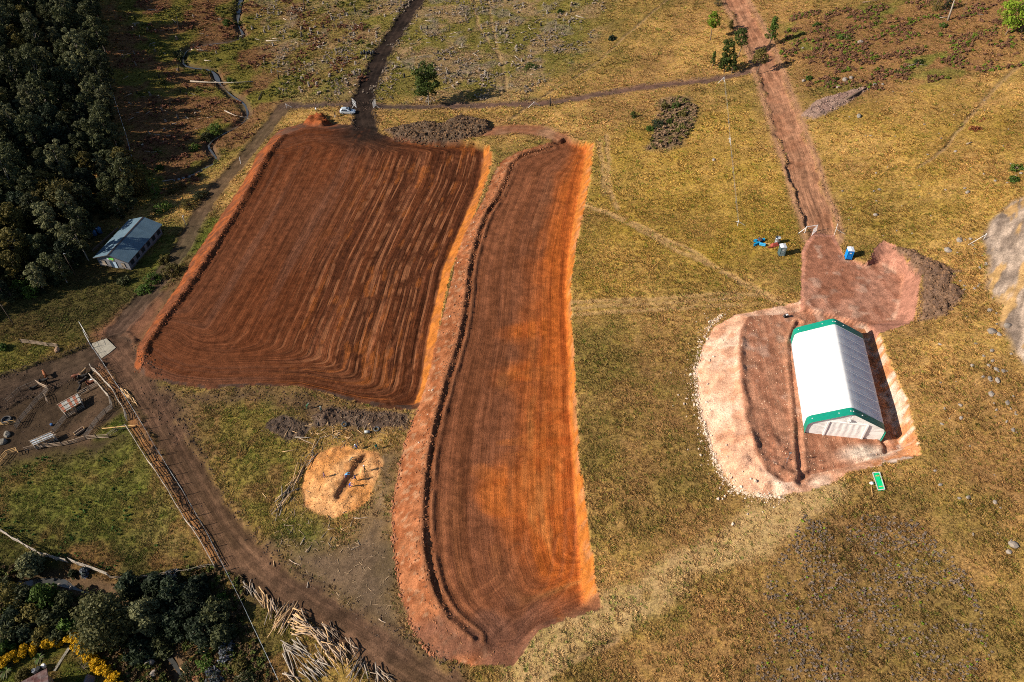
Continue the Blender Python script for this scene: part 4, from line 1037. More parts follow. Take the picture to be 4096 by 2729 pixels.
# galvanised tank, red implement, planks
p = at(2960+668/4.527, 900+330/4.527); e = empty('steel_tank', p, 0, 'upright galvanised steel cylinder tank behind the grey-green toilet', 'tank')
MB().tube([(0,0,0),(0,0,1.5)],.52,18,False).build('shell', M_galv, e, True); MB().tube([(0,0,1.2),(0,0,1.22)],[.5,.5],18).build('tank_lid', simple('dull_zinc',(.35,.38,.42),.5,.1,2), e)
for z_ in (.02,.75,1.48): MB().tube([(.54*math.cos(a),.54*math.sin(a),z_) for a in [k*math.pi/9 for k in range(19)]],.03,5).build('hoop', M_galv, e)
M_redsteel = simple('red_steel', (.30,.055,.035), .6, .2, 3)
p = at(2960+630/4.527, 900+378/4.527); e = empty('steel_hopper', p, .1, 'low red steel hopper lying between the planks and the toilet', 'hopper')
MB().add([(-.9,-.5,0),(.9,-.5,0),(.9,.5,0),(-.9,.5,0),(-.45,-.1,.55),(.55,-.1,.6),(.55,.3,.6),(-.45,.3,.55)],[(0,1,5,4),(1,2,6,5),(2,3,7,6),(3,0,4,7),(4,5,6,7)]).build('hopper_body', M_redsteel, e)
MB().bar((-1.7,-.35,.1),(-.7,-.45,.1),.25,.12).build('drawbar', M_redsteel, e); MB().bar((-.3,-.5,.1),(.5,.45,.62),.08,.08).build('brace', M_redsteel, e)
a_ = at(2960+460/4.527, 900+352/4.527); b_2 = at(2960+590/4.527, 900+375/4.527)
for k in range(3):
    o = MB().bar((0,0,.06+.05*k),(b_2-a_)+Vector((0,.12*k-.1,.0)),.22,.05).build('plank', M_yellowwood, None, loc=a_+Vector((0,.12*k,0))); tag(o,'orange timber plank lying between the blue pipes and red hopper','plank','planks by the blue pipes')
# blue pipes in two crossed bundles
M_bluepipe = simple('blue_pipe', (.01,.22,.42), .4, .12, 3)
def pipe(a, b, r, label, rim=True):
    a = Vector(a); b = Vector(b); e = empty('plastic_pipe', a, 0, label, 'pipe', 'blue plastic pipes on the grass'); d = b-a
    MB().tube([(0,0,0),d],r,8,False).build('barrel', M_bluepipe, e, True); MB().tube([d*.9,d],r*1.2,8,False).build('socket', M_bluepipe, e, True)
def zz(x,y,h=0): p_ = at(2960+x/4.527, 900+y/4.527); return p_+Vector((0,0,h))
for k in range(5): pipe(zz(245,318-k*6,.16+.26*(k%2)), zz(445,290-k*4,.16+.26*(k%2)), .13, 'blue plastic pipe in the rear bundle beyond the planks')
for k in range(5): pipe(zz(245,395-k*7,.16+.26*(k%2)), zz(350,350-k*5,.2+.26*(k%2)), .13, 'blue plastic pipe in the short front bundle of the pipe stack')
for k in range(5): pipe(zz(345,345+k*6,.16+.26*(k%2)), zz(458,372+k*5,.16+.26*(k%2)), .13, 'blue plastic pipe in the bundle next to the planks')
for k in range(2): pipe(zz(300,330+k*8,.72), zz(348,258+k*8,.3), .12, 'blue plastic pipe laid crosswise on top of the stack')
o = MB().add(*ico(2,4,.2,(.55,.5,.35))).build('tarpaulin', simple('brown_tarp',(.10,.055,.05),.8,.2,3), None, loc=zz(345,310,.55)); tag(o,'crumpled brown tarpaulin on top of the blue pipes','tarpaulin')
# green covered pit with a pale rim, stick, white bag, floodlight
gp = [Vector(ground_hit(*q('L',*c))[0]) for c in ((722,132),(770,128),(806,245),(760,250))]
c0 = sum(gp,Vector())/4; e = empty('green_cover', c0, 0, 'bright green rectangular cover sheet on the grass below the tent', 'cover sheet')
up_ = (gp[1]-gp[0]).cross(gp[3]-gp[0]).normalized(); up_ = up_ if up_.z>0 else -up_
MB().add([g_-c0+up_*.26 for g_ in gp]+[g_-c0-up_*.2 for g_ in gp],[(0,1,2,3),(7,6,5,4),(0,4,5,1),(1,5,6,2),(2,6,7,3),(3,7,4,0)]).build('sheet', simple('green_sheet',(.0,.40,.15),.5,.08,2), e)
for k in range(4): MB().bar(gp[k]-c0+up_*.3, gp[(k+1)%4]-c0+up_*.3,.12,.08).build('rim', simple('grey_rim',(.42,.45,.42),.6,.1,2), e)
for t_ in (.2,.82): MB().bar(gp[0].lerp(gp[3],t_)-c0+up_*.29+(gp[1]-gp[0])*.25, gp[1].lerp(gp[2],t_)-c0+up_*.29-(gp[1]-gp[0])*.2,.14,.04).build('batten', M_yellowwood, e)
a_ = Q('L',711,222); b_2 = Q('L',720,292); o = MB().bar((0,0,.1),b_2-a_+Vector((0,0,.1)),.11,.08).build('timber_pole', M_yellowwood, None, loc=a_); tag(o,'orange timber pole lying beside the green cover sheet','pole')
p = Q('L',713,200); o = MB().add(*ico(2,8,.15,(.32,.3,.24))).build('sack', M_white, None, True, loc=p+Vector((0,0,.18))); tag(o,'small white sack beside the green cover sheet','sack')
p = at(2700+468*.9594, 1180+690*.9594); e = empty('floodlight', p, 0, 'thin floodlight stand on the red pad before the tent', 'floodlight')
MB().tube([(0,0,0),(0,0,2.0)],.03,6).build('stand', M_galv, e); MB().box((0,-.05,2.1),(.34,.14,.28)).build('lamp_head', M_black, e); MB().box((0,-.13,2.1),(.28,.02,.22)).build('lamp_glass', M_white, e)
for a in (0,2.1,4.2): MB().bar((0,0,.5),(.45*math.cos(a),.45*math.sin(a),0),.03).build('leg', M_galv, e)
p = at(3120+60*.3827, 1220+128*.3827); e = empty('generator', p, .2, 'small black and white generator by the tent pad corner', 'generator')
MB().box((0,0,.28),(.8,.5,.5)).build('casing', M_black, e); MB().box((.15,0,.58),(.4,.35,.12)).build('tank', M_white, e); MB().tube([(-.4,.26,.1),(-.4,.26,.7),(.4,.26,.7),(.4,.26,.1)],.03,5).build('handle', M_galv, e)

# ================================================================ cattle pens: shelters
M_rustsheet = simple('rusty_sheet', (.19,.06,.03), .8, .2, 2.5, col2=(.18,.055,.03))
M_greysheet = simple('pale_zinc_sheet', (.24,.24,.225), .7, .15, 2.5, col2=(.17,.165,.155))
M_silver = simple('bright_zinc_sheet', (.22,.26,.31), .6, .25, 1.2, metal=.1, col2=(.10,.115,.14))
def shelter(name, corners, hgt, nsheet, mats, label, low=.4, ribs=True):
    P = []
    for c_,dh in zip(corners, (0,0,-low,-low)):
        px, py = c_[0]*.3062, 1380+c_[1]*.3062; g_ = at(px,py); zt = g_.z+hgt+dh
        for _ in range(4):
            w_ = Vector(onz(px,py,zt)); zt = gz(w_.x,w_.y)+hgt+dh
        P.append(Vector(onz(px,py,zt)))
    c0 = sum(P,Vector())/4; c0.z = gz(c0.x,c0.y); e = empty(name, c0, 0, label, 'shelter')
    rf = empty('roof',(0,0,0)); rf.parent = e
    a,b,c,d = (p-c0 for p in P)
    for k in range(nsheet):
        t0,t1 = k/nsheet, (k+1)/nsheet+.01; o_ = Vector((0,0,.02*(k%2)))
        vs, fs = corr_sheet(a.lerp(b,t0)+o_, a.lerp(b,t1)+o_, d.lerp(c,t1)+o_, d.lerp(c,t0)+o_, .16, .03); s_ = mesh_obj('roof_sheet', vs, fs, mats[k%len(mats)], rf)
    if ribs:
        for t in (.08,.45,.85): MB().tube([a.lerp(d,t)+Vector((0,0,.1))-(b-a)*.06, b.lerp(c,t)+Vector((0,0,.1))+(b-a)*.12],.07,6).build('roof_pole', M_wood, rf)
    for p in (a,b,c,d,(a+b)/2,(c+d)/2):
        zb = gz(p.x+c0.x,p.y+c0.y)-c0.z; MB().tube([(p.x,p.y,zb-.3),(p.x,p.y,p.z-.05)],.08,6).build('post', M_greywood, e)
    for (u,v) in ((a,d),(d,c),(b,c)):
        for k in range(5):
            zb = .25+.35*k
            if u.z-zb < .3: break
            MB().tube([(u.x,u.y,zb+gz(u.x+c0.x,u.y+c0.y)-c0.z),(v.x,v.y,zb+gz(v.x+c0.x,v.y+c0.y)-c0.z)],.055,5).build('wall_pole', M_greywood, e)
shelter('animal_shelter', ((750,775),(1010,630),(1060,750),(840,880)), 2.1, 7, (M_rustsheet,M_greysheet,M_greysheet,M_rustsheet,M_greysheet,M_rustsheet,M_greysheet), 'pole shelter roofed with rusty and grey striped iron sheets')
shelter('animal_shelter', ((388,1250),(650,1140),(715,1190),(440,1308)), 1.8, 6, (M_silver,M_silver,M_greysheet,M_silver), 'low pole shelter patched with bright silver iron sheets', .2, True)
def boulder(name, p, s, label, mat, seed, group=None, cat='boulder', sub=2):
    o = MB().add(*ico(sub,seed,.13,(s[0],s[1],s[2]))).build(name, mat, None, False); o.location = (p.x,p.y,p.z+s[2]*.25); o.scale=(.72,.72,.72); o.rotation_euler=(0,0,seed*.7); tag(o,label,cat,group); return o
M_paleboulder = simple('pale_boulder',(.20,.18,.15),.9,.2,2,bump=.6,col2=(.13,.115,.095))
boulder('boulder', pen(100,1175), (1.15,.9,.75), 'large pale boulder in the muddy yard below the black ring', M_paleboulder, 3)
boulder('boulder', pen(40,1275), (1.25,1.0,.8), 'largest pale boulder at the lower edge of the muddy yard', M_paleboulder, 5)
boulder('boulder', pen(750,75), (1.1,.8,.85), 'tan boulder casting a long shadow beside the short rail fence', simple('tan_boulder',(.33,.20,.12),.9,.25,2,bump=.3), 7)
p = pen(93,990); e = empty('tyre_trough', p, 0, 'black ring-shaped water trough in the muddy yard', 'trough')
vs=[]; fs=[]; prof=[(.95,0),(1.02,.25),(.95,.5),(.78,.5),(.75,.2)]; n=20
for i in range(n):
    a=i*2*math.pi/n; vs += [(r_*math.cos(a),r_*math.sin(a),z_) for r_,z_ in prof]
m_=len(prof); fs=[(i*m_+j, ((i+1)%n)*m_+j, ((i+1)%n)*m_+(j+1)%m_, i*m_+(j+1)%m_) for i in range(n) for j in range(m_)]
mesh_obj('rim', vs, fs, simple('dark_ring',(.06,.055,.055),.8,.2,2), e, True)
MB().tube([(0,0,.05),(0,0,.12)],.78,20).build('water_surface', M_water, e)
a_=pen(985,1190); b_2=pen(1108,1103); d=b_2-a_; e = empty('feeding_trough', a_, 0, 'long wooden feeding trough inside the pen', 'trough'); sd=d.cross(Vector((0,0,1))).normalized()*.35
MB().bar(Vector((0,0,.25)),d+Vector((0,0,.25)),.7,.06).build('trough_floor', M_darkwood, e)
for s in (-1,1): MB().bar(sd*s+Vector((0,0,.45)),d+sd*s+Vector((0,0,.45)),.08,.45).build('trough_side', M_wood, e)
for t in (0,1): MB().bar(d*t-sd+Vector((0,0,.4)),d*t+sd+Vector((0,0,.4)),.08,.4).build('trough_end', M_yellowwood, e)
for s in (.15,.85): MB().box(d*s+Vector((0,0,.1)),(.3,.5,.3)).build('support', M_darkwood, e)
o = MB().tube([(0,0,0),(0,0,.5),(0,0,.55)],[.3,.36,.33],14).build('plastic_tub', M_white, None, True, loc=pen(1205,478)); tag(o,'white plastic tub against the log fence near the cattle','tub')
o = MB().tube([(0,0,0),(0,0,.45),(0,0,.5)],[.22,.28,.2],12).build('bucket', simple('blue_bucket',(.03,.09,.22),.5,.1,2), None, True, loc=pen(680,1052)); tag(o,'small blue bucket in the middle of the cattle pen','bucket')
# concrete slab at the farm gate
sv = [Vector(v_) for v_ in ground_hit([c[0] for c in (q('E',632,805),q('E',640,800),q('E',735,768),q('E',800,830),q('E',755,868),q('E',700,905))],[c[1] for c in (q('E',632,805),q('E',640,800),q('E',735,768),q('E',800,830),q('E',755,868),q('E',700,905))])]
c0 = sum(sv,Vector())/len(sv); n=len(sv); top=[v_-c0+Vector((0,0,.14)) for v_ in sv]; bot=[v_-c0-Vector((0,0,.5)) for v_ in sv]
o = mesh_obj('concrete_slab', top+bot, [tuple(range(n-1,-1,-1))]+[tuple(range(n,2*n))]+[(i,(i+1)%n,n+(i+1)%n,n+i) for i in range(n)], M_concrete, None, loc=c0); tag(o,'pale concrete slab in front of the farm gate','slab')
# ================================================================ house with the rusty roof in the garden corner
R0 = (0,2380); hs=.2379
cz = gz(*Q('I',320,1520).xy)+2.9
rc = Vector(onz(790*hs, 2380+1230*hs, cz)); rl = Vector(onz(350*hs, 2380+1467*hs, cz)); rr_ = Vector(onz(1000*hs, 2380+1467*hs, cz))
d1 = (rl-rc).normalized(); d2 = Vector((-d1.y,d1.x,0)); d2 = d2 if d2.dot(rr_-rc)>0 else -d2
e = empty('farm_house', Vector((rc.x,rc.y,cz-2.9)), 0, 'small house with a rusty red corrugated roof inside the yellow hedge', 'house')
LX, LY = 9.0, 7.5; o_ = Vector((0,0,2.9)); rf = empty('roof',(0,0,0)); rf.parent = e
M_rustroof = simple('rusty_red_roof',(.075,.022,.018),.7,.25,1.2,col2=(.17,.12,.11))
for k in range(9):
    a = o_+d1*k; b = o_+d1*(k+1.04); up_ = Vector((0,0,.9))
    vs, fs = corr_sheet(a, b, b+d2*LY*.5+up_, a+d2*LY*.5+up_, .14, .035); mesh_obj('roof_sheet', vs, fs, M_rustroof, rf)
    vs, fs = corr_sheet(a+d2*LY, b+d2*LY, b+d2*LY*.5+up_, a+d2*LY*.5+up_, .14, .035); mesh_obj('roof_sheet', vs, fs, M_rustroof, rf)
i1 = d1*.4+d2*.4
MB().prism([(.0,-.5),(LY-.8,-.5),(LY-.8,2.75),((LY-.8)/2,3.6),(0,2.75)], (i1,d2,(0,0,1)), (i1+d1*(LX-.8),d2,(0,0,1))).build('wall', simple('ochre_plaster',(.32,.24,.16),.9,.15,2), e)
M_grass_edge = M_concrete
def drum(px, r, h, mat, label):
    p = at(*px); e = empty('water_drum', p, 0, label, 'drum'); MB().tube([(0,0,0),(0,0,h*.5),(0,0,h)],[r,r*1.04,r],14).build('drum_body', mat, e, True)
    MB().tube([(0,0,h),(0,0,h+.05)],[r*.95,r*.8],14).build('lid', mat, e); MB().tube([(r*1.02*math.cos(k*.45),r*1.02*math.sin(k*.45),h*.5) for k in range(15)],.025,4).build('hoop', mat, e)
drum((752*hs,2380+1212*hs),.32,.7,M_white,'white drum at the corner of the rusty roofed house')
drum((680*hs,2380+1275*hs),.42,.95,M_black,'black drum against the rusty roofed house')
drum((605*hs,2380+1305*hs),.38,.85,simple('grey_drum',(.16,.17,.19),.6,.1,2),'grey drum beside the black drum at the house')
a_=at(1165*hs,2380+895*hs); b_2=at(912*hs,2380+1285*hs)
e = empty('garden_path', a_, 0, 'pale stone path edge crossing the garden lawn','path')
for k in range(8): MB().bar((b_2-a_)*(k/8)+Vector((0,0,.05)),(b_2-a_)*((k+.93)/8)+Vector((0,0,.05)),.45,.14).build('paving_stone', M_concrete, e)
e['kind']='structure'
for k_ in ('label','category'): del e[k_]
pt = at(1500*hs,2380+1440*hs); o = MB().add([(-.9,-.6,0),(.9,-.6,0),(.9,.6,0),(-.9,.6,0),(0,-.6,1.1),(0,.6,1.1)],[(0,1,4),(3,5,2),(0,4,5,3),(1,2,5,4),(0,3,2,1)]).build('dog_kennel', simple('grey_tin',(.14,.13,.16),.6,.15,2), None, loc=pt); tag(o,'small grey tin kennel beside the yellow hedge','kennel')
# bare garden tree
p = at(1430*hs,2380+1255*hs); e = empty('bare_tree', p, 0, 'leafless little tree on the garden lawn beside the hedge','tree'); mb=MB(); r_=random.Random(4)
mb.tube([(0,0,-.2),(0,0,.9)],[.09,.07],6); 
for k in range(9):
    a=k*2.4; t_=Vector((math.cos(a)*1.5,math.sin(a)*1.5,1.3+r_.uniform(0,1.1))); mb.tube([(0,0,.8),t_*.55+Vector((0,0,.35)),t_],[.05,.03,.012],5)
mb.build('trunk', M_darkwood, e)
# ================================================================ car
M_carpaint = simple('silver_paint', (.52,.58,.64), .25, .03, 1, metal=.35, spec=.6)
M_light = simple('lamp_lens', (.75,.75,.72), .15, .03, 1); M_red = simple('tail_lens', (.45,.02,.02), .3, .05, 1)
def car(p, rz, label):
    e = empty('parked_car', p, rz, label, 'car')
    st = [ # x, half width low, half width high, z low, z shoulder, roof z (or None), half width roof
     (-2.28,.70,.74,.48,.86,.90,.70),(-2.2,.84,.86,.36,.95,1.22,.66),(-1.95,.90,.91,.30,1.00,1.58,.62),(-1.2,.92,.93,.28,1.02,1.70,.64),(-.3,.92,.93,.27,1.02,1.72,.65),(.45,.92,.93,.27,1.01,1.60,.63),(1.0,.92,.92,.28,1.00,1.14,.70),(1.25,.92,.91,.28,.99,1.02,.74),(1.9,.88,.87,.32,.90,.93,.70),(2.2,.78,.78,.38,.76,.80,.62),(2.3,.66,.66,.46,.62,.66,.5)]
    vs=[]; fs=[]
    for (x,wl_,wh,zl,zs,zr_,wr) in st:
        half=[(0,zl),(wl_*.9,zl),(wl_,zl+.12),(wh,zs-.1),(wh*.985,zs),(wr+.02,zr_-.05),(wr*.8,zr_),(0,zr_+.02)]
        ring=[(x,y,z) for y,z in half]+[(x,-y,z) for y,z in reversed(half[1:-1])]; vs+=ring
    n=14
    for j in range(len(st)-1):
        for i in range(n): fs.append((j*n+i,j*n+(i+1)%n,(j+1)*n+(i+1)%n,(j+1)*n+i))
    fs+= [tuple(range(n-1,-1,-1)), tuple(range((len(st)-1)*n,len(st)*n))]
    body = mesh_obj('body', vs, [tuple(reversed(f)) for f in fs], M_carpaint, e, True)
    def ribbon(name, pts, m_): return mesh_obj(name, pts, [tuple(range(len(pts)))], m_, body)
    for s in (-1,1):
        for (xa,xb) in ((-1.75,-1.1),(-1.05,-.25),(-.2,.62)):
            zt = lambda x: 1.60 if x<.0 else 1.60-.38*max(0,(x-.0))/.62*.85
            mb=MB(); y0,y1=.925,.70
            a=[(xa,s*y0,1.06),(xb,s*y0,1.06),(xb-(.12 if xb>.3 else 0),s*y1,zt(xb-.1)),(xa+(.12 if xa<-1.5 else 0),s*y1,zt(xa))]
            mb.add(a+[(p_[0],p_[1]-s*.05,p_[2]-.01) for p_ in a],[(0,1,2,3),(4,7,6,5),(0,4,5,1),(1,5,6,2),(2,6,7,3),(3,7,4,0)]); mb.build('side_window', M_pane, body)
        MB().box((.72,s*1.0,1.10),(.14,.2,.14)).build('mirror', M_carpaint, body)
        MB().box((2.13,s*.62,.74),(.22,.26,.13)).build('headlight', M_light, body); MB().box((-2.25,s*.66,.92),(.14,.24,.2)).build('tail_light', M_red, body)
        for x in (-.95,.0): MB().box((x,s*.945,.92),(.2,.04,.04)).build('door_handle', M_galv, body)
        MB().bar((-1.6,s*.58,1.75),(.1,s*.58,1.75),.04,.05).build('roof_rail', M_galv, body)
        MB().box((-.1,s*.9,.33),(2.4,.08,.12)).build('sill', M_black, body)
        for x in (-1.4,1.38):
            w = empty('wheel',(x,s*.82,.36)); w.parent=e
            MB().tube([(0,-s*.12,0),(0,-s*.10,0),(0,s*.10,0),(0,s*.13,0)],[.30,.36,.36,.30],18).build('tyre', M_black, w, True); MB().tube([(0,s*.10,0),(0,s*.145,0)],[.24,.20],12).build('rim', M_galv, w)
    ribbon('windscreen', [(.46,.60,1.60),(.46,-.60,1.60),(1.13,-.70,1.10),(1.13,.70,1.10)], M_pane); body.children[-1]
    for o in body.children:
        if o.name.startswith('windscreen'): o.location=(.03,0,.035)
    ribbon('rear_window', [(-2.21,.58,1.22),(-2.21,-.58,1.22),(-1.98,-.54,1.55),(-1.98,.54,1.55)], M_pane)
    for o in body.children:
        if o.name.startswith('rear_window'): o.location=(-.03,0,.02)
    ribbon('sunroof', [(-.35,.42,1.745),(.2,.42,1.70),(.2,-.42,1.70),(-.35,-.42,1.745)], M_pane)
    MB().box((2.26,0,.62),(.1,.8,.16)).build('grille', M_black, body); MB().box((2.3,0,.44),(.04,.4,.11)).build('number_plate', M_white, body)
    MB().box((2.2,0,.40),(.16,1.5,.12)).build('bumper', M_black, body); MB().box((-2.25,0,.45),(.14,1.5,.14)).build('bumper', M_black, body)
a_=zc(1140,655); b_2=zc(1360,640); car((a_+b_2)/2+Vector((0,.85,-.02)), math.atan2((b_2-a_).y,(b_2-a_).x), 'silver sport utility car parked by the open gate')
# ================================================================ people
M_skin = simple('skin', (.13,.065,.04), .6, .1, 4)
def limb_mat(c): return simple('cloth', c, .85, .12, 6)
def person(p, face, label, top, legs, pose='stand', hat=None, lean=0.0, shoes=(.03,.025,.02), arms=None, stride=.14, hatc=(.7,.75,.8), h=1.72):
    e = empty('person', p, face, label, 'person')                     # faces +X
    k=h/1.75; J={}; V=Vector
    hipz=.92 if pose!='bend' else .86
    J['pel']=V((0,0,hipz)); ln=lean
    up=V((math.sin(ln),0,math.cos(ln)))
    J['belly']=J['pel']+up*.17; J['chest']=J['pel']+up*.38; J['neck']=J['pel']+up*.56; J['head0']=J['neck']+up*.09+V((.02,0,0)); J['head1']=J['head0']+V((math.sin(ln*.6),0,math.cos(ln*.6)))*.10; J['head2']=J['head1']+V((math.sin(ln*.6),0,math.cos(ln*.6)))*.09
    R={'pel':.135,'belly':.13,'chest':.155,'neck':.062,'head0':.075,'head1':.098,'head2':.07}
    E=[('pel','belly'),('belly','chest'),('chest','neck'),('neck','head0'),('head0','head1'),('head1','head2')]
    for s,t in ((1,'l'),(-1,'r')):
        fw = stride*s; 
        J['hip'+t]=V((0,.095*s,hipz-.06)); J['kne'+t]=V((fw*.6+(.10 if pose=='bend' else .03),.11*s,.49)); J['ank'+t]=V((fw,.12*s,.09)); J['toe'+t]=V((fw+.15,.14*s,.045))
        R.update({'hip'+t:.098,'kne'+t:.066,'ank'+t:.045,'toe'+t:.04}); E+=[('pel','hip'+t),('hip'+t,'kne'+t),('kne'+t,'ank'+t),('ank'+t,'toe'+t)]
        sh=J['chest']+up*.11+V((0,.185*s,0)); J['sho'+t]=sh
        a = (arms or {}).get(t, (.12,.1)); el=sh+V((math.sin(a[0]),.10*s,-math.cos(a[0])))*.29; wr=el+V((math.sin(a[0]+a[1]),-.02*s,-math.cos(a[0]+a[1])))*.26
        J['elb'+t]=el; J['wri'+t]=wr; d=(wr-el).normalized(); J['pal'+t]=wr+d*.085
        R.update({'sho'+t:.078,'elb'+t:.047,'wri'+t:.030,'pal'+t:.032}); E+=[('chest','sho'+t),('sho'+t,'elb'+t),('elb'+t,'wri'+t),('wri'+t,'pal'+t)]
        sd=V((0,1,0)); nrm=d.cross(sd).normalized(); 
        for q_ in range(4):
            o_=(q_-1.5)*.021; L_=(.068,.078,.074,.058)[q_]; b0=J['pal'+t]+sd*o_+d*.012; nm='f%d%s'%(q_,t); J[nm+'a']=b0+d*L_*.55; J[nm+'b']=b0+d*L_*.85+nrm*.022
            R[nm+'a']=.0085; R[nm+'b']=.0075; E+=[('pal'+t,nm+'a'),(nm+'a',nm+'b')]
        J['th'+t+'a']=wr+d*.045-sd*s*.045+nrm*.012; J['th'+t+'b']=J['th'+t+'a']+d*.035-sd*s*.012+nrm*.012; R['th'+t+'a']=.010; R['th'+t+'b']=.0085; E+=[('wri'+t,'th'+t+'a'),('th'+t+'a','th'+t+'b')]
    names=list(J); me=bpy.data.meshes.new('body'); me.from_pydata([tuple(J[n_]*k) for n_ in names],[(names.index(a),names.index(b)) for a,b in E],[])
    o=bpy.data.objects.new('body',me); COL.objects.link(o); o.modifiers.new('skin','SKIN'); sd_=o.modifiers.new('sub','SUBSURF'); sd_.levels=1; sd_.render_levels=1
    for i,n_ in enumerate(names):
        sv=me.skin_vertices[0].data[i]; r_=R[n_]*k; sv.radius=(r_,r_); sv.use_root=(n_=='pel')
    bpy.context.view_layer.update(); dg=bpy.context.evaluated_depsgraph_get(); nm=bpy.data.meshes.new_from_object(o.evaluated_get(dg)); o.modifiers.clear(); o.data=nm; bpy.data.meshes.remove(me)
    nm.name='body'; o.parent=e
    for m_ in (limb_mat(top),limb_mat(legs),M_skin,limb_mat(shoes)): nm.materials.append(m_)
    segs=[]
    for a,b in E:
        c=2 if (a[:3] in('wri','pal','nec','hea') or b[:3]=='hea' or a[0]=='f' and a[1].isdigit() or a[:2]=='th') else (3 if a[:3]=='ank' else (1 if a[:3] in('hip','kne') or b[:3]=='hip' else 0))
        segs.append((np.array(J[a]*k),np.array(J[b]*k),c))
    A=np.array([s[0] for s in segs]); B=np.array([s[1] for s in segs]); Cc=np.array([s[2] for s in segs])
    ctr=np.zeros(len(nm.polygons)*3); nm.polygons.foreach_get('center',ctr); ctr=ctr.reshape(-1,3)
    D=B-A; tt=np.clip(((ctr[:,None]-A)*D).sum(-1)/((D*D).sum(-1)+1e-9),0,1); ds=np.linalg.norm(ctr[:,None]-A-tt[...,None]*D,axis=-1)
    nm.polygons.foreach_set('material_index',Cc[ds.argmin(1)].astype(np.int32)); nm.polygons.foreach_set('use_smooth',np.ones(len(nm.polygons),bool))
    hd=J['head1']*k; fx=V((math.cos(ln*.6),0,-math.sin(ln*.6)))
    ex=hd+fx*.092*k
    MB().add(*[(lambda r: ([hd+fx*.088*k+V((x*.014,s*.033*k+y*.014,.005+z*.014)) for s in (-1,1) for x,y,z in ((1,0,0),(0,1,0),(0,-1,0),(0,0,1),(0,0,-1))],[(0,1,3),(0,3,2),(0,2,4),(0,4,1),(5,6,8),(5,8,7),(5,7,9),(5,9,6)]))(0)][0]).build('eyes', M_black, o)
    MB().add([hd+fx*.115*k+V((0,0,-.035)),hd+fx*.085*k+V((0,.018,-.04)),hd+fx*.085*k+V((0,-.018,-.04)),hd+fx*.088*k+V((0,0,.01))],[(0,1,3),(0,3,2),(0,2,1)]).build('nose', M_skin, o)
    MB().box(hd+fx*.082*k+V((0,0,-.068)),(.02,.05,.012)).build('mouth', simple('lips',(.12,.04,.035),.6,.1,3), o)
    for s in (-1,1): MB().box(hd+V((0,s*.1*k,-.01)),(.035,.02,.06)).build('ear', M_skin, o)
    vs,fs=ico(2,1,.02,(.112*k,.106*k,.10*k))
    cap=[v for v in vs]; keep=[f for f in fs if all(vs[i].z>-.01 for i in f)]
    hc=hd+V((-.008,0,.035)); 
    if hat=='helmet':
        MB().add([hc+v*1.12 for v in cap],keep).tube([(hc.x+.15*math.cos(a),hc.y+.135*math.sin(a),hc.z) for a in [q_*math.pi/8 for q_ in range(17)]],.012,4).build('helmet', limb_mat(hatc), o, True)
    else:
        MB().add([hc+v for v in cap],keep).build('hair' if hat is None else hat, limb_mat(hatc if hat else (.012,.010,.009)), o, True)
    return e
def sw(x,y): return at(1200+x/4.6125, 1740+y/4.6125)
BL=(.01,.05,.32); PW='workers on the sawdust pile'
person(sw(458,785), .3, 'person in a patterned pink blouse standing alone on the left of the sawdust', (.33,.18,.24), (.03,.05,.22), hat='cap', hatc=(.02,.10,.07))
person(sw(1065,270), 3.3, 'person in blue overalls and white helmet above the sawdust holding a yellow tool', BL, (.05,.06,.08), 'bend', 'helmet', .35, arms={'l':(.9,.4),'r':(.7,.3)})
person(sw(1420,265), -.9, 'person in teal overalls standing beside the offcuts above the sawdust', (.01,.17,.13), (.01,.12,.10), arms={'l':(.2,.1),'r':(.15,.2)})
person(sw(930,510), .2, 'person in olive clothes bending over the upper end of the trench', (.14,.13,.09), (.05,.05,.06), 'bend', 'helmet', .85, arms={'l':(1.2,.2),'r':(1.1,.2)}, hatc=(.25,.26,.22))
person(sw(1200,668), .1, 'person in dark clothes and white helmet with bright green boots', (.03,.035,.03), (.03,.035,.03), hat='helmet', shoes=(.05,.45,.06), arms={'l':(.5,.6),'r':(.3,.4)})
person(sw(845,785), .1, 'person in light blue shirt crouching over the trench edge', (.10,.30,.55), (.02,.06,.30), 'bend', 'cap', 1.0, hatc=(.02,.30,.45), arms={'l':(1.4,.1),'r':(1.3,.1)})
person(sw(1035,850), 2.9, 'person in dark blue jacket and olive trousers on the far side of the trench', (.008,.02,.18), (.07,.07,.04), hat='cap', hatc=(.01,.02,.10), arms={'l':(.4,.5),'r':(.2,.2)})
person(sw(925,965), -.3, 'person in bright blue overalls and pink cap leaning towards the trench', (.005,.08,.55), (.005,.06,.42), 'bend', 'cap', .55, hatc=(.55,.42,.50), arms={'l':(.9,.4),'r':(1.0,.4)})
person(zc(930,718), 2.8, 'person in black top and white trousers beside the silver car', (.015,.015,.02), (.62,.62,.66), shoes=(.7,.7,.7))
person(zc(432,580), -2.2, 'person in white shirt and black trousers on the grass left of the car', (.68,.68,.70), (.015,.018,.022))
person(Q('F',352,1250), .5, 'person in green overalls stooping on the dark soil below the big platform', (.03,.10,.05), (.03,.08,.05), 'bend', 'cap', .9, hatc=(.5,.5,.45), arms={'l':(1.2,.2),'r':(1.1,.2)})
person(Q('F',455,1275), 2.6, 'person in grey-green jacket standing by the stumps below the big platform', (.13,.19,.15), (.04,.05,.05), hat='helmet', hatc=(.55,.6,.55))
# tools: spade of the worker with the white helmet
p=sw(1005,262); e=empty('spade',p,.4,'yellow handled spade held by the worker above the sawdust','spade'); MB().tube([(0,0,.15),(.35,.1,1.1)],.025,6).build('handle',simple('yellow_handle',(.65,.42,.03),.5,.1,3),e); MB().box((-.03,0,.1),(.05,.22,.26)).build('blade',M_galv,e)
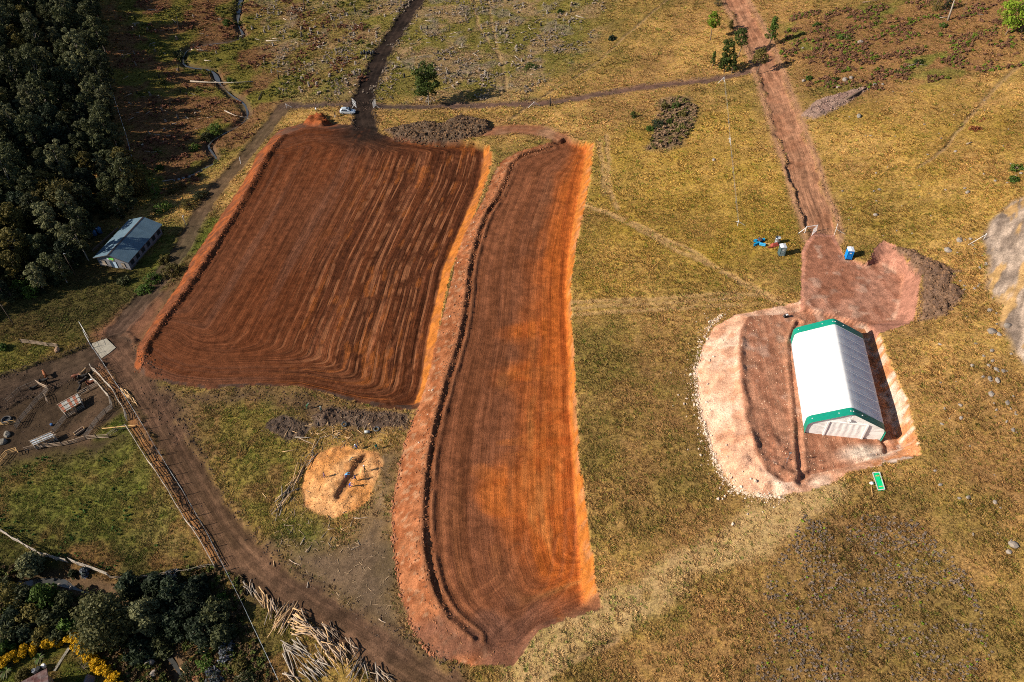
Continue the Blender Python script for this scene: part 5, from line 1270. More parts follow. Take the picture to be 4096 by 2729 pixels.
# tyres among the offcuts
def tyre(p,label,R=.48):
    vs=[]; n,m_=20,8
    for i in range(n):
        a=i*2*math.pi/n
        for j in range(m_):
            b=j*2*math.pi/m_; r_=R+.15*math.cos(b); vs.append((r_*math.cos(a),r_*math.sin(a),.16+.14*math.sin(b)))
    o=mesh_obj('tyre',vs,[(i*m_+j,((i+1)%n)*m_+j,((i+1)%n)*m_+(j+1)%m_,i*m_+(j+1)%m_) for i in range(n) for j in range(m_)],simple('grey_tyre',(.07,.075,.08),.7,.2,3),None,True,loc=p); tag(o,label,'tyre'); return o
tyre(Q('F',832,1393),'old grey tyre lying on the offcuts above the sawdust'); o=tyre(Q('F',610,1362),'half buried dark tyre on the clod heap',.4); o.rotation_euler=(.5,.2,0); o.location.z+=.2
o=MB().tube([(-.5,0,.3),(.5,0,.3)],.28,14).build('barrel',simple('grey_barrel',(.35,.36,.36),.5,.15,3),None,True,loc=Q('F',768,1415)); tag(o,'grey barrel on its side beside the old tyre','barrel')
# ================================================================ cattle
def cow(p, rz, label, col, lying=False, s=1.0, head_down=False):
    e=empty('cow',p,rz,label,'cow','cattle in the yard'); V=Vector
    z0=1.05 if not lying else .55
    J={'rump':V((-.72,0,z0+.05)),'loin':V((-.3,0,z0+.06)),'mid':V((.12,0,z0-.02)),'chest':V((.55,0,z0-.03)),'neck':V((.85,0,z0+.18)),'poll':V((1.1,0,z0+(.30 if not head_down else -.2))),'muz':V((1.42,0,z0+(.06 if not head_down else -.55))),'tail0':V((-.88,0,z0+.12)),'tail1':V((-.98,0,z0-.25)),'tail2':V((-.97,0,z0-.6))}
    R={'rump':.27,'loin':.30,'mid':.35,'chest':.33,'neck':.18,'poll':.135,'muz':.08,'tail0':.045,'tail1':.025,'tail2':.04}
    E=[('loin','rump'),('loin','mid'),('mid','chest'),('chest','neck'),('neck','poll'),('poll','muz'),('rump','tail0'),('tail0','tail1'),('tail1','tail2')]
    for sd,t in ((1,'l'),(-1,'r')):
        if lying: F_=[('fs',.5,.24,.42),('fk',.85,.3,.12),('fa',.5,.34,.07)]; H_=[('hs',-.6,.26,.4),('hk',-.15,.36,.22),('hh',-.6,.40,.10),('ha',-.2,.42,.06)]
        else: F_=[('fs',.58,.19,.82),('fk',.60,.18,.45),('fa',.58,.18,.06)]; H_=[('hs',-.66,.2,.88),('hk',-.52,.22,.66),('hh',-.80,.2,.42),('ha',-.74,.2,.06)]
        prev='chest'
        for nm,x,y,z in F_: J[nm+t]=V((x,y*sd,z)); R[nm+t]={'fs':.14,'fk':.07,'fa':.055}[nm]; E.append((prev,nm+t)); prev=nm+t
        prev='rump'
        for nm,x,y,z in H_: J[nm+t]=V((x,y*sd,z)); R[nm+t]={'hs':.19,'hk':.13,'hh':.07,'ha':.055}[nm]; E.append((prev,nm+t)); prev=nm+t
        J['ear'+t]=J['poll']+V((-.02,.26*sd,.02)); R['ear'+t]=.04; E.append(('poll','ear'+t))
    names=list(J); me=bpy.data.meshes.new('body'); me.from_pydata([tuple(J[n_]*s) for n_ in names],[(names.index(a),names.index(b)) for a,b in E],[])
    o=bpy.data.objects.new('body',me); COL.objects.link(o); o.modifiers.new('skin','SKIN'); q_=o.modifiers.new('sub','SUBSURF'); q_.levels=1; q_.render_levels=1
    for i,n_ in enumerate(names):
        sv=me.skin_vertices[0].data[i]; sv.radius=(R[n_]*s,R[n_]*s*(1.12 if n_ in('mid','loin','chest') else 1)); sv.use_root=(n_=='loin')
    bpy.context.view_layer.update(); nm=bpy.data.meshes.new_from_object(o.evaluated_get(bpy.context.evaluated_depsgraph_get())); o.modifiers.clear(); o.data=nm; bpy.data.meshes.remove(me); nm.name='body'; o.parent=e
    nm.materials.append(simple('hide',col,.7,.15,2,col2=tuple(c*.6 for c in col))); nm.polygons.foreach_set('use_smooth',np.ones(len(nm.polygons),bool))
    for sd in (-1,1):
        b=J['poll']*s; MB().tube([b+V((-.03,.07*sd,.10))*s,b+V((-.02,.2*sd,.2))*s,b+V((.04,.24*sd,.32))*s],[.035*s,.025*s,.008*s],6).build('horn',M_palebark,o)
cow(pen(612,425),2.2,'orange brown cow standing alone on the dark road',(.24,.075,.022))
cow(pen(585,505),.25,'black cow standing behind the orange brown cow',(.02,.016,.014))
cow(pen(1030,440),3.4,'dark red cow beside the log fence',(.15,.045,.02),head_down=True)
cow(pen(1095,450),.3,'black cow in the huddle beside the log fence',(.018,.014,.012))
cow(pen(1105,405),1.2,'tan and brown cow at the back of the huddle',(.22,.13,.06))
cow(pen(1100,515),1.0,'black cow at the front of the huddle',(.02,.015,.013),s=.95)
cow(pen(1185,505),.1,'dark red cow lying beside the white tub',(.16,.05,.022),True)
cow(pen(1050,610),1.5,'slim black calf beside the rail fence',(.018,.016,.016),s=.75)
cow(pen(440,575),.4,'black calf lying under the thin pole fence',(.02,.016,.014),True,.8)
# ================================================================ trees and plants
L_euc = leaf_mat('leaves_eucalypt', (.018,.026,.012), (.080,.082,.032), .5)
L_euc2 = leaf_mat('leaves_grey_green', (.040,.048,.024), (.15,.145,.065), .5)
L_olive = leaf_mat('leaves_olive', (.040,.038,.010), (.14,.11,.03), .55)
L_dark = leaf_mat('leaves_dark', (.010,.017,.010), (.034,.045,.022), .5)
L_green = leaf_mat('leaves_fresh', (.030,.060,.010), (.085,.13,.022), .5)
L_pine = leaf_mat('needles', (.020,.038,.010), (.070,.090,.018), .6)
L_yellow = leaf_mat('leaves_yellow', (.33,.19,.006), (.62,.36,.012), .6)
L_glossy = leaf_mat('leaves_glossy', (.026,.034,.012), (.125,.115,.045), .45)
L_lime = leaf_mat('leaves_lime', (.10,.17,.012), (.22,.30,.03), .6)
L_heath = leaf_mat('heath_twigs', (.13,.09,.085), (.26,.20,.19), .8, .05)
L_brush = leaf_mat('dead_twigs', (.14,.105,.085), (.30,.24,.20), .9, .03)
L_rust = leaf_mat('dead_fronds', (.17,.045,.02), (.30,.10,.045), .8, .1)
L_blue = leaf_mat('blue_flowers', (.035,.05,.03), (.13,.13,.17), .8, .1)

def leaves_mesh(name, centers, radii, n, size, seed, flat=.35, aspect=1.7):
    r = np.random.default_rng(seed); centers = np.asarray(centers); radii = np.asarray(radii)
    w = radii**2; ci = r.choice(len(centers), n, p=w/w.sum())
    d = r.normal(size=(n,3)); d /= np.linalg.norm(d,axis=1)[:,None]
    rad = radii[ci]*(r.uniform(.35,1.0,n)**.5)*r.uniform(.8,1.15,n)
    p = centers[ci] + d*rad[:,None]*np.array([1,1,.8])
    nn = d*.7 + r.normal(size=(n,3))*.6 + np.array([0,0,flat]); nn /= np.linalg.norm(nn,axis=1)[:,None]
    a = np.cross(nn, r.normal(size=(n,3))); a /= np.linalg.norm(a,axis=1)[:,None]; b = np.cross(nn, a)
    s = (size*r.uniform(.6,1.4,n))[:,None]
    V = np.stack([p-a*s*aspect*.5, p+b*s*.5, p+a*s*aspect*.5, p-b*s*.5], 1).reshape(-1,3)
    me = bpy.data.meshes.new(name)
    me.vertices.add(4*n); me.vertices.foreach_set('co', V.astype(np.float32).ravel())
    me.loops.add(4*n); me.loops.foreach_set('vertex_index', np.arange(4*n, dtype=np.int32))
    me.polygons.add(n); me.polygons.foreach_set('loop_start', np.arange(n, dtype=np.int32)*4); me.update(calc_edges=True)
    return me
def tree_meshes(seed, h=10.0, cr=2.6, base=.3, n=1400, size=.34, clumps=22, crad=.95, shape='round', limbs=6, tr=.16):
    r = random.Random(seed); mb = MB()
    top = Vector((r.uniform(-.4,.4), r.uniform(-.4,.4), h*.9)); bend = Vector((r.uniform(-.3,.3), r.uniform(-.3,.3), 0))
    pts = [Vector((0,0,-.4)), Vector((0,0,h*.02)) , top*.35+bend, top*.65+bend*.6, top]
    mb.tube(pts, [tr*1.25, tr, tr*.8, tr*.5, tr*.15], 7)
    C_, R_ = [], []
    for i in range(clumps):
        t = (i+.5)/clumps; ang = i*2.4 + r.uniform(-.4,.4)
        zz = h*(base + (1-base)*t)
        if shape == 'round': rr = cr*math.sqrt(max(.05, 1-(2*t-1.0)**2))
        elif shape == 'cone': rr = cr*(1.02-t)
        elif shape == 'umbrella': rr = cr*(.35+.65*math.sin(math.pi*min(1,t*.9+.15)))
        else: rr = cr*(.55+.45*math.sin(math.pi*(t*.8+.1)))
        rr *= r.uniform(.35,1.0)
        c = Vector((math.cos(ang)*rr, math.sin(ang)*rr, zz - crad*.3)); C_.append(tuple(c)); R_.append(crad*r.uniform(.65,1.25))
        if i % max(1, clumps//limbs) == 0:
            s = top*min(.85, base*.8+(1-base)*t*.75)+bend*.5
            mb.tube([s, (s+c)/2+Vector((0,0,-.15)), c], [tr*.38, tr*.25, tr*.08], 5)
    me = leaves_mesh('crown', C_, R_, n, size, seed)
    return mb, me
def make_tree(name, seed, mat_l, mat_t, label, cat='tree', group=None, loc=(0,0,0), **kw):
    mb, me = tree_meshes(seed, **kw)
    e = empty(name, loc, 0, label, cat, group)
    mb.build('trunk', mat_t, e, True)
    o = bpy.data.objects.new('crown', me); COL.objects.link(o); o.parent = e; me.materials.append(mat_l)
    return e
def stamp(proto, loc, rz, s, label=None, group=None, cat='tree', lean=0.0, first=False):
    e = proto if first else copy_tree(proto)
    e.location = loc; e.rotation_euler = (lean, 0, rz); e.scale = (s, s, s*random.uniform(.9,1.12))
    if label: e['label'] = label
    if group: e['group'] = group
    return e
# the wood on the western slope: each tree on its own
wood_px = M([(-90,-10),(222,-25),(246,150),(262,300),(285,372),(318,440),(300,500),(222,512),(205,600),(150,660),(60,690),(-60,700),(-160,760),(-230,560),(-160,300)])
wood = np.array([p[:2] for p in ground_hit(wood_px[:,0], wood_px[:,1])])
protos = []
lab_k = ['oval dark green eucalypt inside the dense wood','tall broad dark green eucalypt inside the dense wood','slender grey-green eucalypt inside the dense wood','low round blackish tree inside the dense wood','low round olive tree inside the dense wood','small round dark green eucalypt inside the dense wood','tallest grey-green eucalypt kind rising out of the dense wood']
specs = [(L_euc,dict(h=9.5,cr=2.6,shape='oval')),(L_euc,dict(h=11,cr=2.8,shape='oval')),(L_euc2,dict(h=10,cr=2.4,shape='oval')),(L_dark,dict(h=8,cr=3.0,shape='round')),
         (L_olive,dict(h=8.5,cr=2.7,shape='round')),(L_euc,dict(h=7.5,cr=2.6,shape='round')),(L_euc2,dict(h=12,cr=2.5,shape='oval'))]
for i,(m_,kw) in enumerate(specs):
    protos.append(make_tree('eucalyptus_tree', 100+i, m_, M_palebark, lab_k[i], group='trees of the dark wood', base=.22, n=2600, size=.30, clumps=30, crad=.85, **kw))
used = set()
for k,(x,y) in enumerate(spread(wood, 4.6, 5, 297)):
    pi = random.choices(range(len(protos)), [4,4,2,4,2,3,1])[0]
    stamp(protos[pi], (x,y,gz(x,y)-.1), random.uniform(0,6.3), random.uniform(.62,1.22), first=(pi not in used)); used.add(pi)
# single trees
def lone(name, t, bx, by, ty, label, mat_l, mat_t=M_bark, wpx=None, seed=0, group=None, cat='tree', **kw):
    b = Q(t, bx, by); h = height_to(b, q(t, bx, ty)[1])
    if wpx: kw['cr'] = px_size(b, wpx*S1)/2
    kw.setdefault('crad', max(.25, kw.get('cr',2)*.38)); kw.setdefault('size', max(.14, h*.03))
    return make_tree(name, seed, mat_l, mat_t, label, cat, group, (b.x,b.y,b.z-.05), h=h, **kw)
lone('eucalyptus_tree','B',1190,722,445,'lone tall eucalypt standing beside the dark crossing strip', L_pine, M_palebark, 165, 11, n=2600, base=.32, shape='oval', clumps=30)
lone('eucalyptus_tree','A',768,1008,800,'slim grey eucalypt with pale trunk on the edge of the wood', L_euc2, M_palebark, 100, 12, n=1700, base=.12, shape='oval')
lone('broadleaf_tree','A',965,1345,1150,'round bushy olive tree at the lower corner of the wood', L_olive, M_bark, 170, 13, n=2800, base=.08, shape='round', clumps=34)
lone('broadleaf_tree','A',495,1490,1265,'wide flat-topped olive tree above the blue tanks', L_olive, M_bark, 260, 14, n=3000, base=.3, shape='umbrella', clumps=34)
lone('eucalyptus_tree','E',610,228,-40,'leaning eucalypt with bare trunk beside the grey hall', L_euc, M_palebark, 150, 15, n=1700, base=.4, shape='oval')
lone('broadleaf_tree','A',1080,1345,1225,'small yellowish bush tree beside the round olive tree', L_green, M_bark, 70, 16, n=900, base=.05)
lone('eucalyptus_tree','A',745,1270,1165,'small pale grey sapling in front of the wood', L_euc2, M_palebark, 80, 17, n=700, base=.05)
lone('eucalyptus_tree','A',650,1315,1220,'small grey-leaved sapling between the wood and the round olive tree', L_euc2, M_palebark, 75, 18, n=700, base=.05)
lone('eucalyptus_tree','E',295,300,220,'small pale sapling beside the tall lamp pole', L_euc2, M_palebark, 85, 19, n=800, base=.05)
PG = 'pines beside the right dirt road'
for (bx,by,ty,w,m_,lb,sd,kw) in (
  (1366,278,88,90,L_lime,'tall pine with a lime green tuft on a long bare stem',21,dict(base=.55,shape='round')),
  (1505,205,135,48,L_olive,'small olive pine nearest the road rubble',22,dict(base=.2,shape='cone')),
  (1557,396,205,105,L_pine,'dark green umbrella pine with a bare trunk beside the road',23,dict(base=.5,shape='round')),
  (1462,500,268,95,L_pine,'tallest dense double-topped pine of the roadside clump',24,dict(base=.15,shape='oval',clumps=34,n=1900)),
  (1382,455,355,48,L_pine,'short pine left of the tallest roadside pine',25,dict(base=.2,shape='cone')),
  (1514,508,365,62,L_pine,'slender dark pine right of the tallest roadside pine',26,dict(base=.3,shape='cone')),
  (1686,506,330,105,L_olive,'thin brownish pine with open flat crown at the road edge',27,dict(base=.5,shape='umbrella'))):
    kw = {**dict(n=1300), **kw}
    lone('pine_tree','C',bx,by,ty,lb,m_,M_bark,w,sd,PG,**kw)
lone('pine_tree','D',8,322,120,'bright green pine on the far side of the right road',L_green,M_bark,95,28,PG,n=1400,base=.3,shape='cone')
lone('pine_tree','D',1638,240,-20,'tall lime green pine near the upper right corner',L_lime,M_bark,190,29,None,n=2200,base=.35,shape='oval')
lone('pine_tree','D',1745,225,40,'dark pine cut by the right edge beside the lime pine',L_pine,M_bark,90,30,None,n=1200,base=.3,shape='oval')
lone('broadleaf_tree','D',1150,75,-25,'olive bush tree beside the bleached dead trunk',L_olive,M_bark,95,31,None,n=1300,base=.1)
lone('broadleaf_tree','D',1222,78,-30,'dark narrow tree right beside the bleached dead trunk',L_dark,M_bark,50,32,None,n=1100,base=.1,shape='oval')
lone('pine_tree','C',835,814,765,'tiny round pine alone in the yellow grass',L_pine,M_bark,42,33,None,n=500,base=.1,size=.16)
lone('broadleaf_tree','C',1420,40,-5,'grey scrub bush among the rubble beside the right road',L_euc2,M_bark,60,34,None,n=500,base=.05)
# trees and shrubs round the garden in the south-west corner
def crown_at(name, t, cx, cy, wpx, hgt, label, mat_l, seed, group=None, **kw):
    p = np.array(q(t,cx,cy)); d = ray(*p); b = at(*p)
    for _ in range(6):                       # base so that the crown's middle shows at the given spot
        zc = b.z + hgt*.6; s = (zc-CAMZ)/d[2]; b = Vector((d[0]*s, d[1]*s, 0)); b.z = gz(b.x,b.y)
    cr = px_size((b.x,b.y,b.z+hgt*.6), wpx*S2)/2
    kw.setdefault('crad', cr*.36); kw.setdefault('n', 4200); kw.setdefault('size', .30); kw.setdefault('clumps', 40)
    return make_tree(name, seed, mat_l, M_bark, label, 'tree', group, (b.x,b.y,b.z-.1), h=hgt, cr=cr, base=kw.pop('base',.15), shape=kw.pop('shape','round'), tr=.25, **kw)
crown_at('broadleaf_tree','I',705,1130,400,9.5,'largest glossy-leaved tree above the yellow hedge corner',L_glossy,41,n=7500,clumps=60,size=.30)
crown_at('broadleaf_tree','I',1000,1110,215,9.0,'pale soft-leaved tree leaning against the largest glossy tree',L_euc2,42,n=4200)
SG = 'shaded trees behind the largest glossy tree'
for i,(cx,cy,w,h) in enumerate(((1180,960,230,5.5),(1330,1010,240,5.5),(1480,1080,220,4.5),(1210,1140,250,5.0),(1390,1200,240,4.5),(1530,1230,170,3.5),(1080,890,200,4.5),(880,900,180,4.5),(1120,1290,210,4.0),(960,1330,190,3.6),(1350,900,170,3.6))):
    crown_at('broadleaf_tree','I',cx,cy,w,h,('blackish shrubby tree in the shade behind the largest glossy tree' if i%3<2 else 'olive-lit shrubby tree in the shade behind the largest glossy tree'),(L_dark,L_dark,L_euc)[i%3],50+i,SG,n=2200,base=.05,clumps=26)
crown_at('broadleaf_tree','I',205,745,170,4.5,'small blue-green tree beside the bleached log fence',L_euc2,71,n=2000,base=.05)
BG = 'thicket trees between the stream and the yellow hedge'
for i,(cx,cy,w,h) in enumerate(((60,960,190,4.5),(180,960,170,4.0),(300,960,190,4.2),(440,985,120,3.6),(80,1110,180,3.6),(210,1100,190,3.6),(350,1120,180,3.4),(450,1180,120,3.0),(60,1230,190,3.2),(170,1220,150,2.8),(290,1230,150,2.6),(400,1240,120,2.4),(20,1330,120,2.4),(20,900,130,3.5))):
    crown_at('thicket_tree','I',cx,cy,w,h,('olive','dark green','fresh green','dark green','blackish')[i%5]+' thicket tree between the rocky stream and yellow hedge',(L_olive,L_euc,L_green,L_euc,L_dark)[i%5],80+i,BG,n=1900,base=.03,clumps=24,size=.26)
RG = 'scrub beside the south-west stream'
for i,(cx,cy,w,h) in enumerate(((1300,1490,150,1.6),(1420,1420,140,1.5),(1560,1340,150,1.6),(1660,1450,170,1.6),(1490,1530,150,1.4),(1700,1540,140,1.4),(1420,960,90,1.6),(1530,1000,110,1.6),(1180,830,90,1.6),(1290,820,80,1.4),(580,800,80,1.5),(500,810,70,1.3))):
    crown_at('shrub','I',cx,cy,w,h,('dark green','fresh green','bluish flowering','olive','bluish flowering','dark green')[i%6]+' scrub bush near the south-west stream bank',(L_euc,L_green,L_blue,L_olive,L_blue,L_euc)[i%6],110+i,RG,n=900,base=.02,clumps=16,size=.18)
# bushes in front of the wood and below the hall
for i,(t,cx,cy,w,h) in enumerate((('A',1200,1290,150,2.0),('A',1120,1420,150,2.0),('A',1370,1340,110,1.6),('A',1340,1010,80,1.6),('A',1300,1400,150,1.6),('A',1480,880,90,3.0),('A',1420,930,90,2.2),('A',1560,150,60,2.6),('A',1600,60,70,2.0),('A',1580,550,45,1.2),('A',1225,370,90,2.0),('A',1100,1150,60,1.4),
    ('E',1180,280,140,2.2),('E',1050,340,130,2.2),('E',850,360,100,1.5),('E',990,420,120,1.4),('E',1130,210,90,1.4),('E',130,400,130,2.6),('E',60,460,130,2.6),('E',200,440,130,2.6),('E',30,370,130,3.0),('E',240,340,120,2.0),('E',340,330,90,1.6),('E',20,820,60,1.2))):
    crown_at('shrub',t,cx,cy,w,h,('olive','fresh green','dark green','fresh green')[i%4]+' bush on the rough bank between the wood and the red platform',(L_olive,L_green,L_euc,L_green)[i%4],140+i,'bushes on the rough western bank',n=1000,base=.02,clumps=18,size=.22)
for i,(t,cx,cy,w,h) in enumerate((('C',1130,720,90,1.6),('C',1060,730,70,1.3),('C',1010,845,110,1.6),('C',955,880,60,1.0),('C',1090,830,50,.9),('C',1180,780,60,1.0),('C',690,255,60,1.2),('C',130,450,110,1.5),('C',330,75,45,1.2))):
    crown_at('shrub',t,cx,cy,w,h,('deep green','olive','blackish','fresh green')[i%4]+' bush on the dry yellow hillside',(L_pine,L_olive,L_dark,L_green)[i%4],170+i,'bushes on the dry hillside',n=800,base=.02,clumps=14,size=.2)
for i,(t,cx,cy,w,h) in enumerate((('D',545,250,90,1.1),('D',480,245,60,.9),('D',340,165,60,.9),('D',285,532,55,.9),('D',470,540,40,.8),('D',1210,170,60,1.0),('D',930,490,110,.7),('D',1050,420,80,.7),('D',1700,1230,80,1.0),('D',1720,1150,90,1.0))):
    crown_at('shrub',t,cx,cy,w,h,('fresh green','deep green','fresh green')[i%3]+' small bush among the boulders east of the right road',(L_green,L_pine,L_green)[i%3],190+i,'bushes east of the right road',n=600,base=.02,clumps=12,size=.18)
# yellow hedges round the garden
def hedge(name, pts, label, wid=2.5, hgt=1.9, n=6500, seed=3):
    P = spline(np.array([[p.x,p.y] for p in pts]), .6); cs=[]; rs=[]; r = random.Random(seed)
    o0 = Vector((P[0][0],P[0][1],gz(*P[0])))
    for p in P:
        for k in range(3):
            x = p[0]+r.uniform(-wid*.3,wid*.3); y = p[1]+r.uniform(-wid*.3,wid*.3)
            cs.append((x-o0.x, y-o0.y, gz(x,y)-o0.z+hgt*r.uniform(.35,.72))); rs.append(r.uniform(.45,.75))
    e = empty(name, o0, 0, label, 'hedge')
    me = leaves_mesh('foliage', cs, rs, n, .20, seed); me.materials.append(L_yellow)
    o = bpy.data.objects.new('foliage', me); COL.objects.link(o); o.parent = e
    mb = MB()
    for p in P[::2]:
        z = gz(p[0],p[1])-o0.z; mb.tube([(p[0]-o0.x,p[1]-o0.y,z-.1),(p[0]-o0.x+.1,p[1]-o0.y,z+hgt*.6)], [.05,.03], 5)
    mb.build('stems', M_bark, e)
hedge('hedge', pts_q('I',[(-30,1465),(60,1420),(150,1385),(300,1338)]), 'yellow flowering hedge ending at the small gap', seed=4)
hedge('hedge', pts_q('I',[(340,1322),(420,1290),(505,1258)]), 'short yellow flowering hedge between the gap and the corner', n=2600, seed=5)
hedge('hedge', pts_q('I',[(520,1285),(590,1370),(660,1440),(740,1510),(820,1590)]), 'yellow flowering hedge along the shaded side of the garden', seed=6)
def palm(name, p, label, n=16, L=1.5):
    e = empty(name, p, 0, label, 'plant'); r = random.Random(9)
    for i in range(n):
        a = i*2.4; el = r.uniform(.3,1.3); mb = MB(); d = Vector((math.cos(a),math.sin(a),0)); s = Vector((-d.y,d.x,0))
        v = []; m_ = 5
        for k in range(m_+1):
            t = k/m_; c = d*(L*t*math.cos(el)) + Vector((0,0,.2+L*math.sin(el)*t - .7*L*t*t*.8)); w = .16*math.sin(math.pi*(.12+.86*t))
            v += [c-s*w, c+s*w]
        mb.add(v, [(2*k,2*k+1,2*k+3,2*k+2) for k in range(m_)]); mb.build('frond', L_euc2 if i%3 else L_green, e)
    MB().tube([(0,0,-.2),(0,0,.35)],[.12,.09],7).build('stem', M_bark, e)
palm('palm_plant', Q('I',275,1400), 'spiky pale palm beside the hedge gap')
palm('palm_plant', Q('I',45,1490), 'spiky pale palm below the left hedge', L=1.7)
crown_at('shrub','I',150,1515,100,1.5,'round clipped bush beside the rusty roofed house',L_olive,201,n=1500,base=.02,size=.16)
# the felled dry tree with rust brown needles on the right slope
fb = Q('D',1430,890); e = empty('fallen_branch', fb, .5, 'fallen dead branch with rust red needles on the yellow slope', 'dead tree')
mb = MB(); mb.tube([(0,0,.12),(2.5,.2,.2),(5,.1,.35)],[.1,.07,.03],6); mb.tube([(2,.1,.2),(3.5,1.2,.4)],[.05,.02],5); mb.tube([(3,.1,.2),(4.4,-1.1,.4)],[.05,.02],5); mb.build('stem', M_greywood, e)
me = leaves_mesh('foliage', [(-.5,-.3,.3),(.2,-.8,.3),(3.8,1.2,.5),(5,.2,.5),(4.6,-1,.4),(5.6,-.6,.4),(3,1.0,.4),(-.9,.5,.3)], [.8,.7,.7,.8,.8,.7,.5,.6], 800, .17, 5); me.materials.append(L_rust)
o = bpy.data.objects.new('foliage', me); COL.objects.link(o); o.parent = e

# ================================================================ fences and gates
def fence(name, pts, label, sp=2.5, h=1.3, pr=.06, rails=(.5,1.1), rr=.035, pm=None, rm=None, group=None, jit=.0, cat='fence', top_only=None, seed=0, tilt=0.0):
    r = random.Random(seed); pm = pm or M_greywood; rm = rm or pm
    P = [Vector(p) for p in pts]; o0 = P[0].copy(); e = empty(name, o0, 0, label, cat, group)
    line = []
    for a,b in zip(P[:-1],P[1:]):
        n = max(1,round((b-a).xy.length/sp))
        for k in range(n): line.append(a.lerp(b,k/n))
    line.append(P[-1])
    L = []
    for p in line:
        x=p.x+r.uniform(-jit,jit); y=p.y+r.uniform(-jit,jit); L.append(Vector((x-o0.x,y-o0.y,gz(x,y)-o0.z)))
    for p in L:
        hh = h*r.uniform(.92,1.12); t = Vector((r.uniform(-tilt,tilt),r.uniform(-tilt,tilt),0)); MB().tube([p-Vector((0,0,.35)), p+t+Vector((0,0,hh))],[pr*1.1,pr*.9],6).build('post', pm, e)
    for z in rails:
        for a,b in zip(L[:-1],L[1:]):
            dz1 = r.uniform(-jit,jit)*.4; dz2 = r.uniform(-jit,jit)*.4; d = (b-a).normalized()*jit*.8
            MB().tube([a-d+Vector((0,0,z+dz1)), b+d+Vector((0,0,z+dz2))],[rr*r.uniform(.85,1.15),rr*r.uniform(.75,1.0)],5,cap=True).build('rail' if rr>.03 else 'wire', rm, e)
    return e
M_wire = simple('bright_wire', (.45,.48,.50), .4, .1, 3, metal=.3)
# white-wire boundary fence along the low road
wl = [Q('E',570,690),Q('E',610,755)]
wl2 = [Q('E',640,835),Q('E',720,950),Q('E',800,1080),Q('E',890,1210),Q('E',1000,1390),Q('E',1100,1565)]
fence('wire_fence', wl2, 'new bright wire fence running from the farm gate along the dark road', 3.2, 1.6, .06, (.4,.8,1.2,1.55), .010, M_galv, M_wire)
fence('wire_fence', [Q('I',1110,5),Q('I',1190,140),Q('I',1280,280),Q('I',1360,420),Q('I',1440,560),Q('I',1520,720),Q('I',1600,880)], 'bright wire fence between the log fence and dark road beside the green field', 3.2, 1.6, .06, (.4,.8,1.2,1.55), .010, M_galv, M_wire)
fence('wire_fence', [Q('I',1600,880),Q('I',1690,1060),Q('I',1762,1215),Q('J',70,1370),Q('J',165,1575)], 'bright wire fence passing the big pole pile', 3.2, 1.6, .06, (.4,.8,1.2,1.55), .010, M_galv, M_wire)
# old log fence
old = dict(sp=1.5, h=1.45, pr=.08, rails=(.35,.75,1.15,1.4), rr=.065, pm=M_greywood, rm=M_palebark, jit=.12, tilt=.12)
fence('log_fence', [pen(1195,312),pen(1330,440),pen(1460,590),pen(1540,700),pen(1600,805),pen(1650,900),pen(1672,985)], 'weathered log fence closing the cattle yard beside the planks', seed=2, **old)
fence('log_fence', [pen(1675,1100),pen(1750,1220),pen(1829,1345),Q('I',1000,5),Q('I',1060,100),Q('I',1130,200),Q('I',1190,300),Q('I',1250,400),Q('I',1330,520),Q('I',1400,630),Q('I',1450,715),Q('I',1490,790)], 'long weathered log fence along the upper side of the green field', seed=3, **{**old,'sp':2.0})
fence('log_fence', [pen(1200,425),pen(1290,540),pen(1370,620),pen(1440,700),pen(1470,815)], 'inner log fence beside the cattle and white tub', seed=4, **old)
fence('log_fence', [Q('I',-20,520),Q('I',100,590),Q('I',220,655),Q('I',300,700),Q('I',390,725),Q('I',470,742)], 'bleached log fence above the small blue-green tree', seed=5, **{**old,'pm':M_palebark,'rm':M_palebark})
fence('log_fence', [Q('I',490,742),Q('I',600,780),Q('I',690,815),Q('I',760,842)], 'bleached log fence ending at the largest glossy tree', seed=6, **{**old,'pm':M_palebark,'rm':M_palebark})
fence('pole_fence', [Q('I',770,850),Q('I',880,860),Q('I',1000,850),Q('I',1150,830),Q('I',1300,805),Q('I',1400,785),Q('I',1490,770)], 'sagging thin pole fence across the bottom of the green field', 2.6, 1.1, .05, (.5,.95), .04, jit=.15, tilt=.15, seed=7)
pf = dict(h=1.35, pr=.06, rr=.05, jit=.1, tilt=.1, pm=M_darkwood, rm=M_greywood)
fence('pole_fence', [pen(95,765),pen(190,685),pen(270,605)], 'short wire and pole fence at the left of the muddy yard', 2.2, rails=(.5,1.1), seed=8, **{**pf,'rr':.03})
fence('pole_fence', [pen(270,605),pen(380,560),pen(495,512)], 'thin pole fence between the muddy yard and the dark road', 2.2, rails=(.5,1.1), seed=9, **{**pf,'rr':.04})
fence('pole_fence', [pen(495,512),pen(570,555),pen(640,595)], 'pale rail fence at the top corner of the left pen', 1.6, rails=(.4,.8,1.2,1.35), seed=10, **{**pf,'rm':M_wood})
fence('pole_fence', [pen(640,595),pen(570,680),pen(500,740),pen(430,830),pen(350,920),pen(280,1010),pen(222,1100)], 'dense rail fence slanting down the overgrown side of the left pen', 1.4, rails=(.3,.6,.9,1.2), seed=11, **pf)
fence('pole_fence', [pen(-40,1062),pen(60,1050),pen(140,1040),pen(222,1030)], 'yellowish rail fence below the black ring trough', 1.8, rails=(.3,.7,1.1), seed=12, **{**pf,'rm':M_yellowwood})
fence('pole_fence', [pen(605,680),pen(622,725),pen(640,775)], 'stub of pole fence inside the left pen', 1.0, rails=(.4,.8,1.2), seed=13, **{**pf,'rm':M_wood})
fence('pole_fence', [pen(1062,660),pen(1170,600),pen(1290,530)], 'rail fence joining the striped shelter to the log fence', 1.6, rails=(.35,.75,1.15), seed=14, **pf)
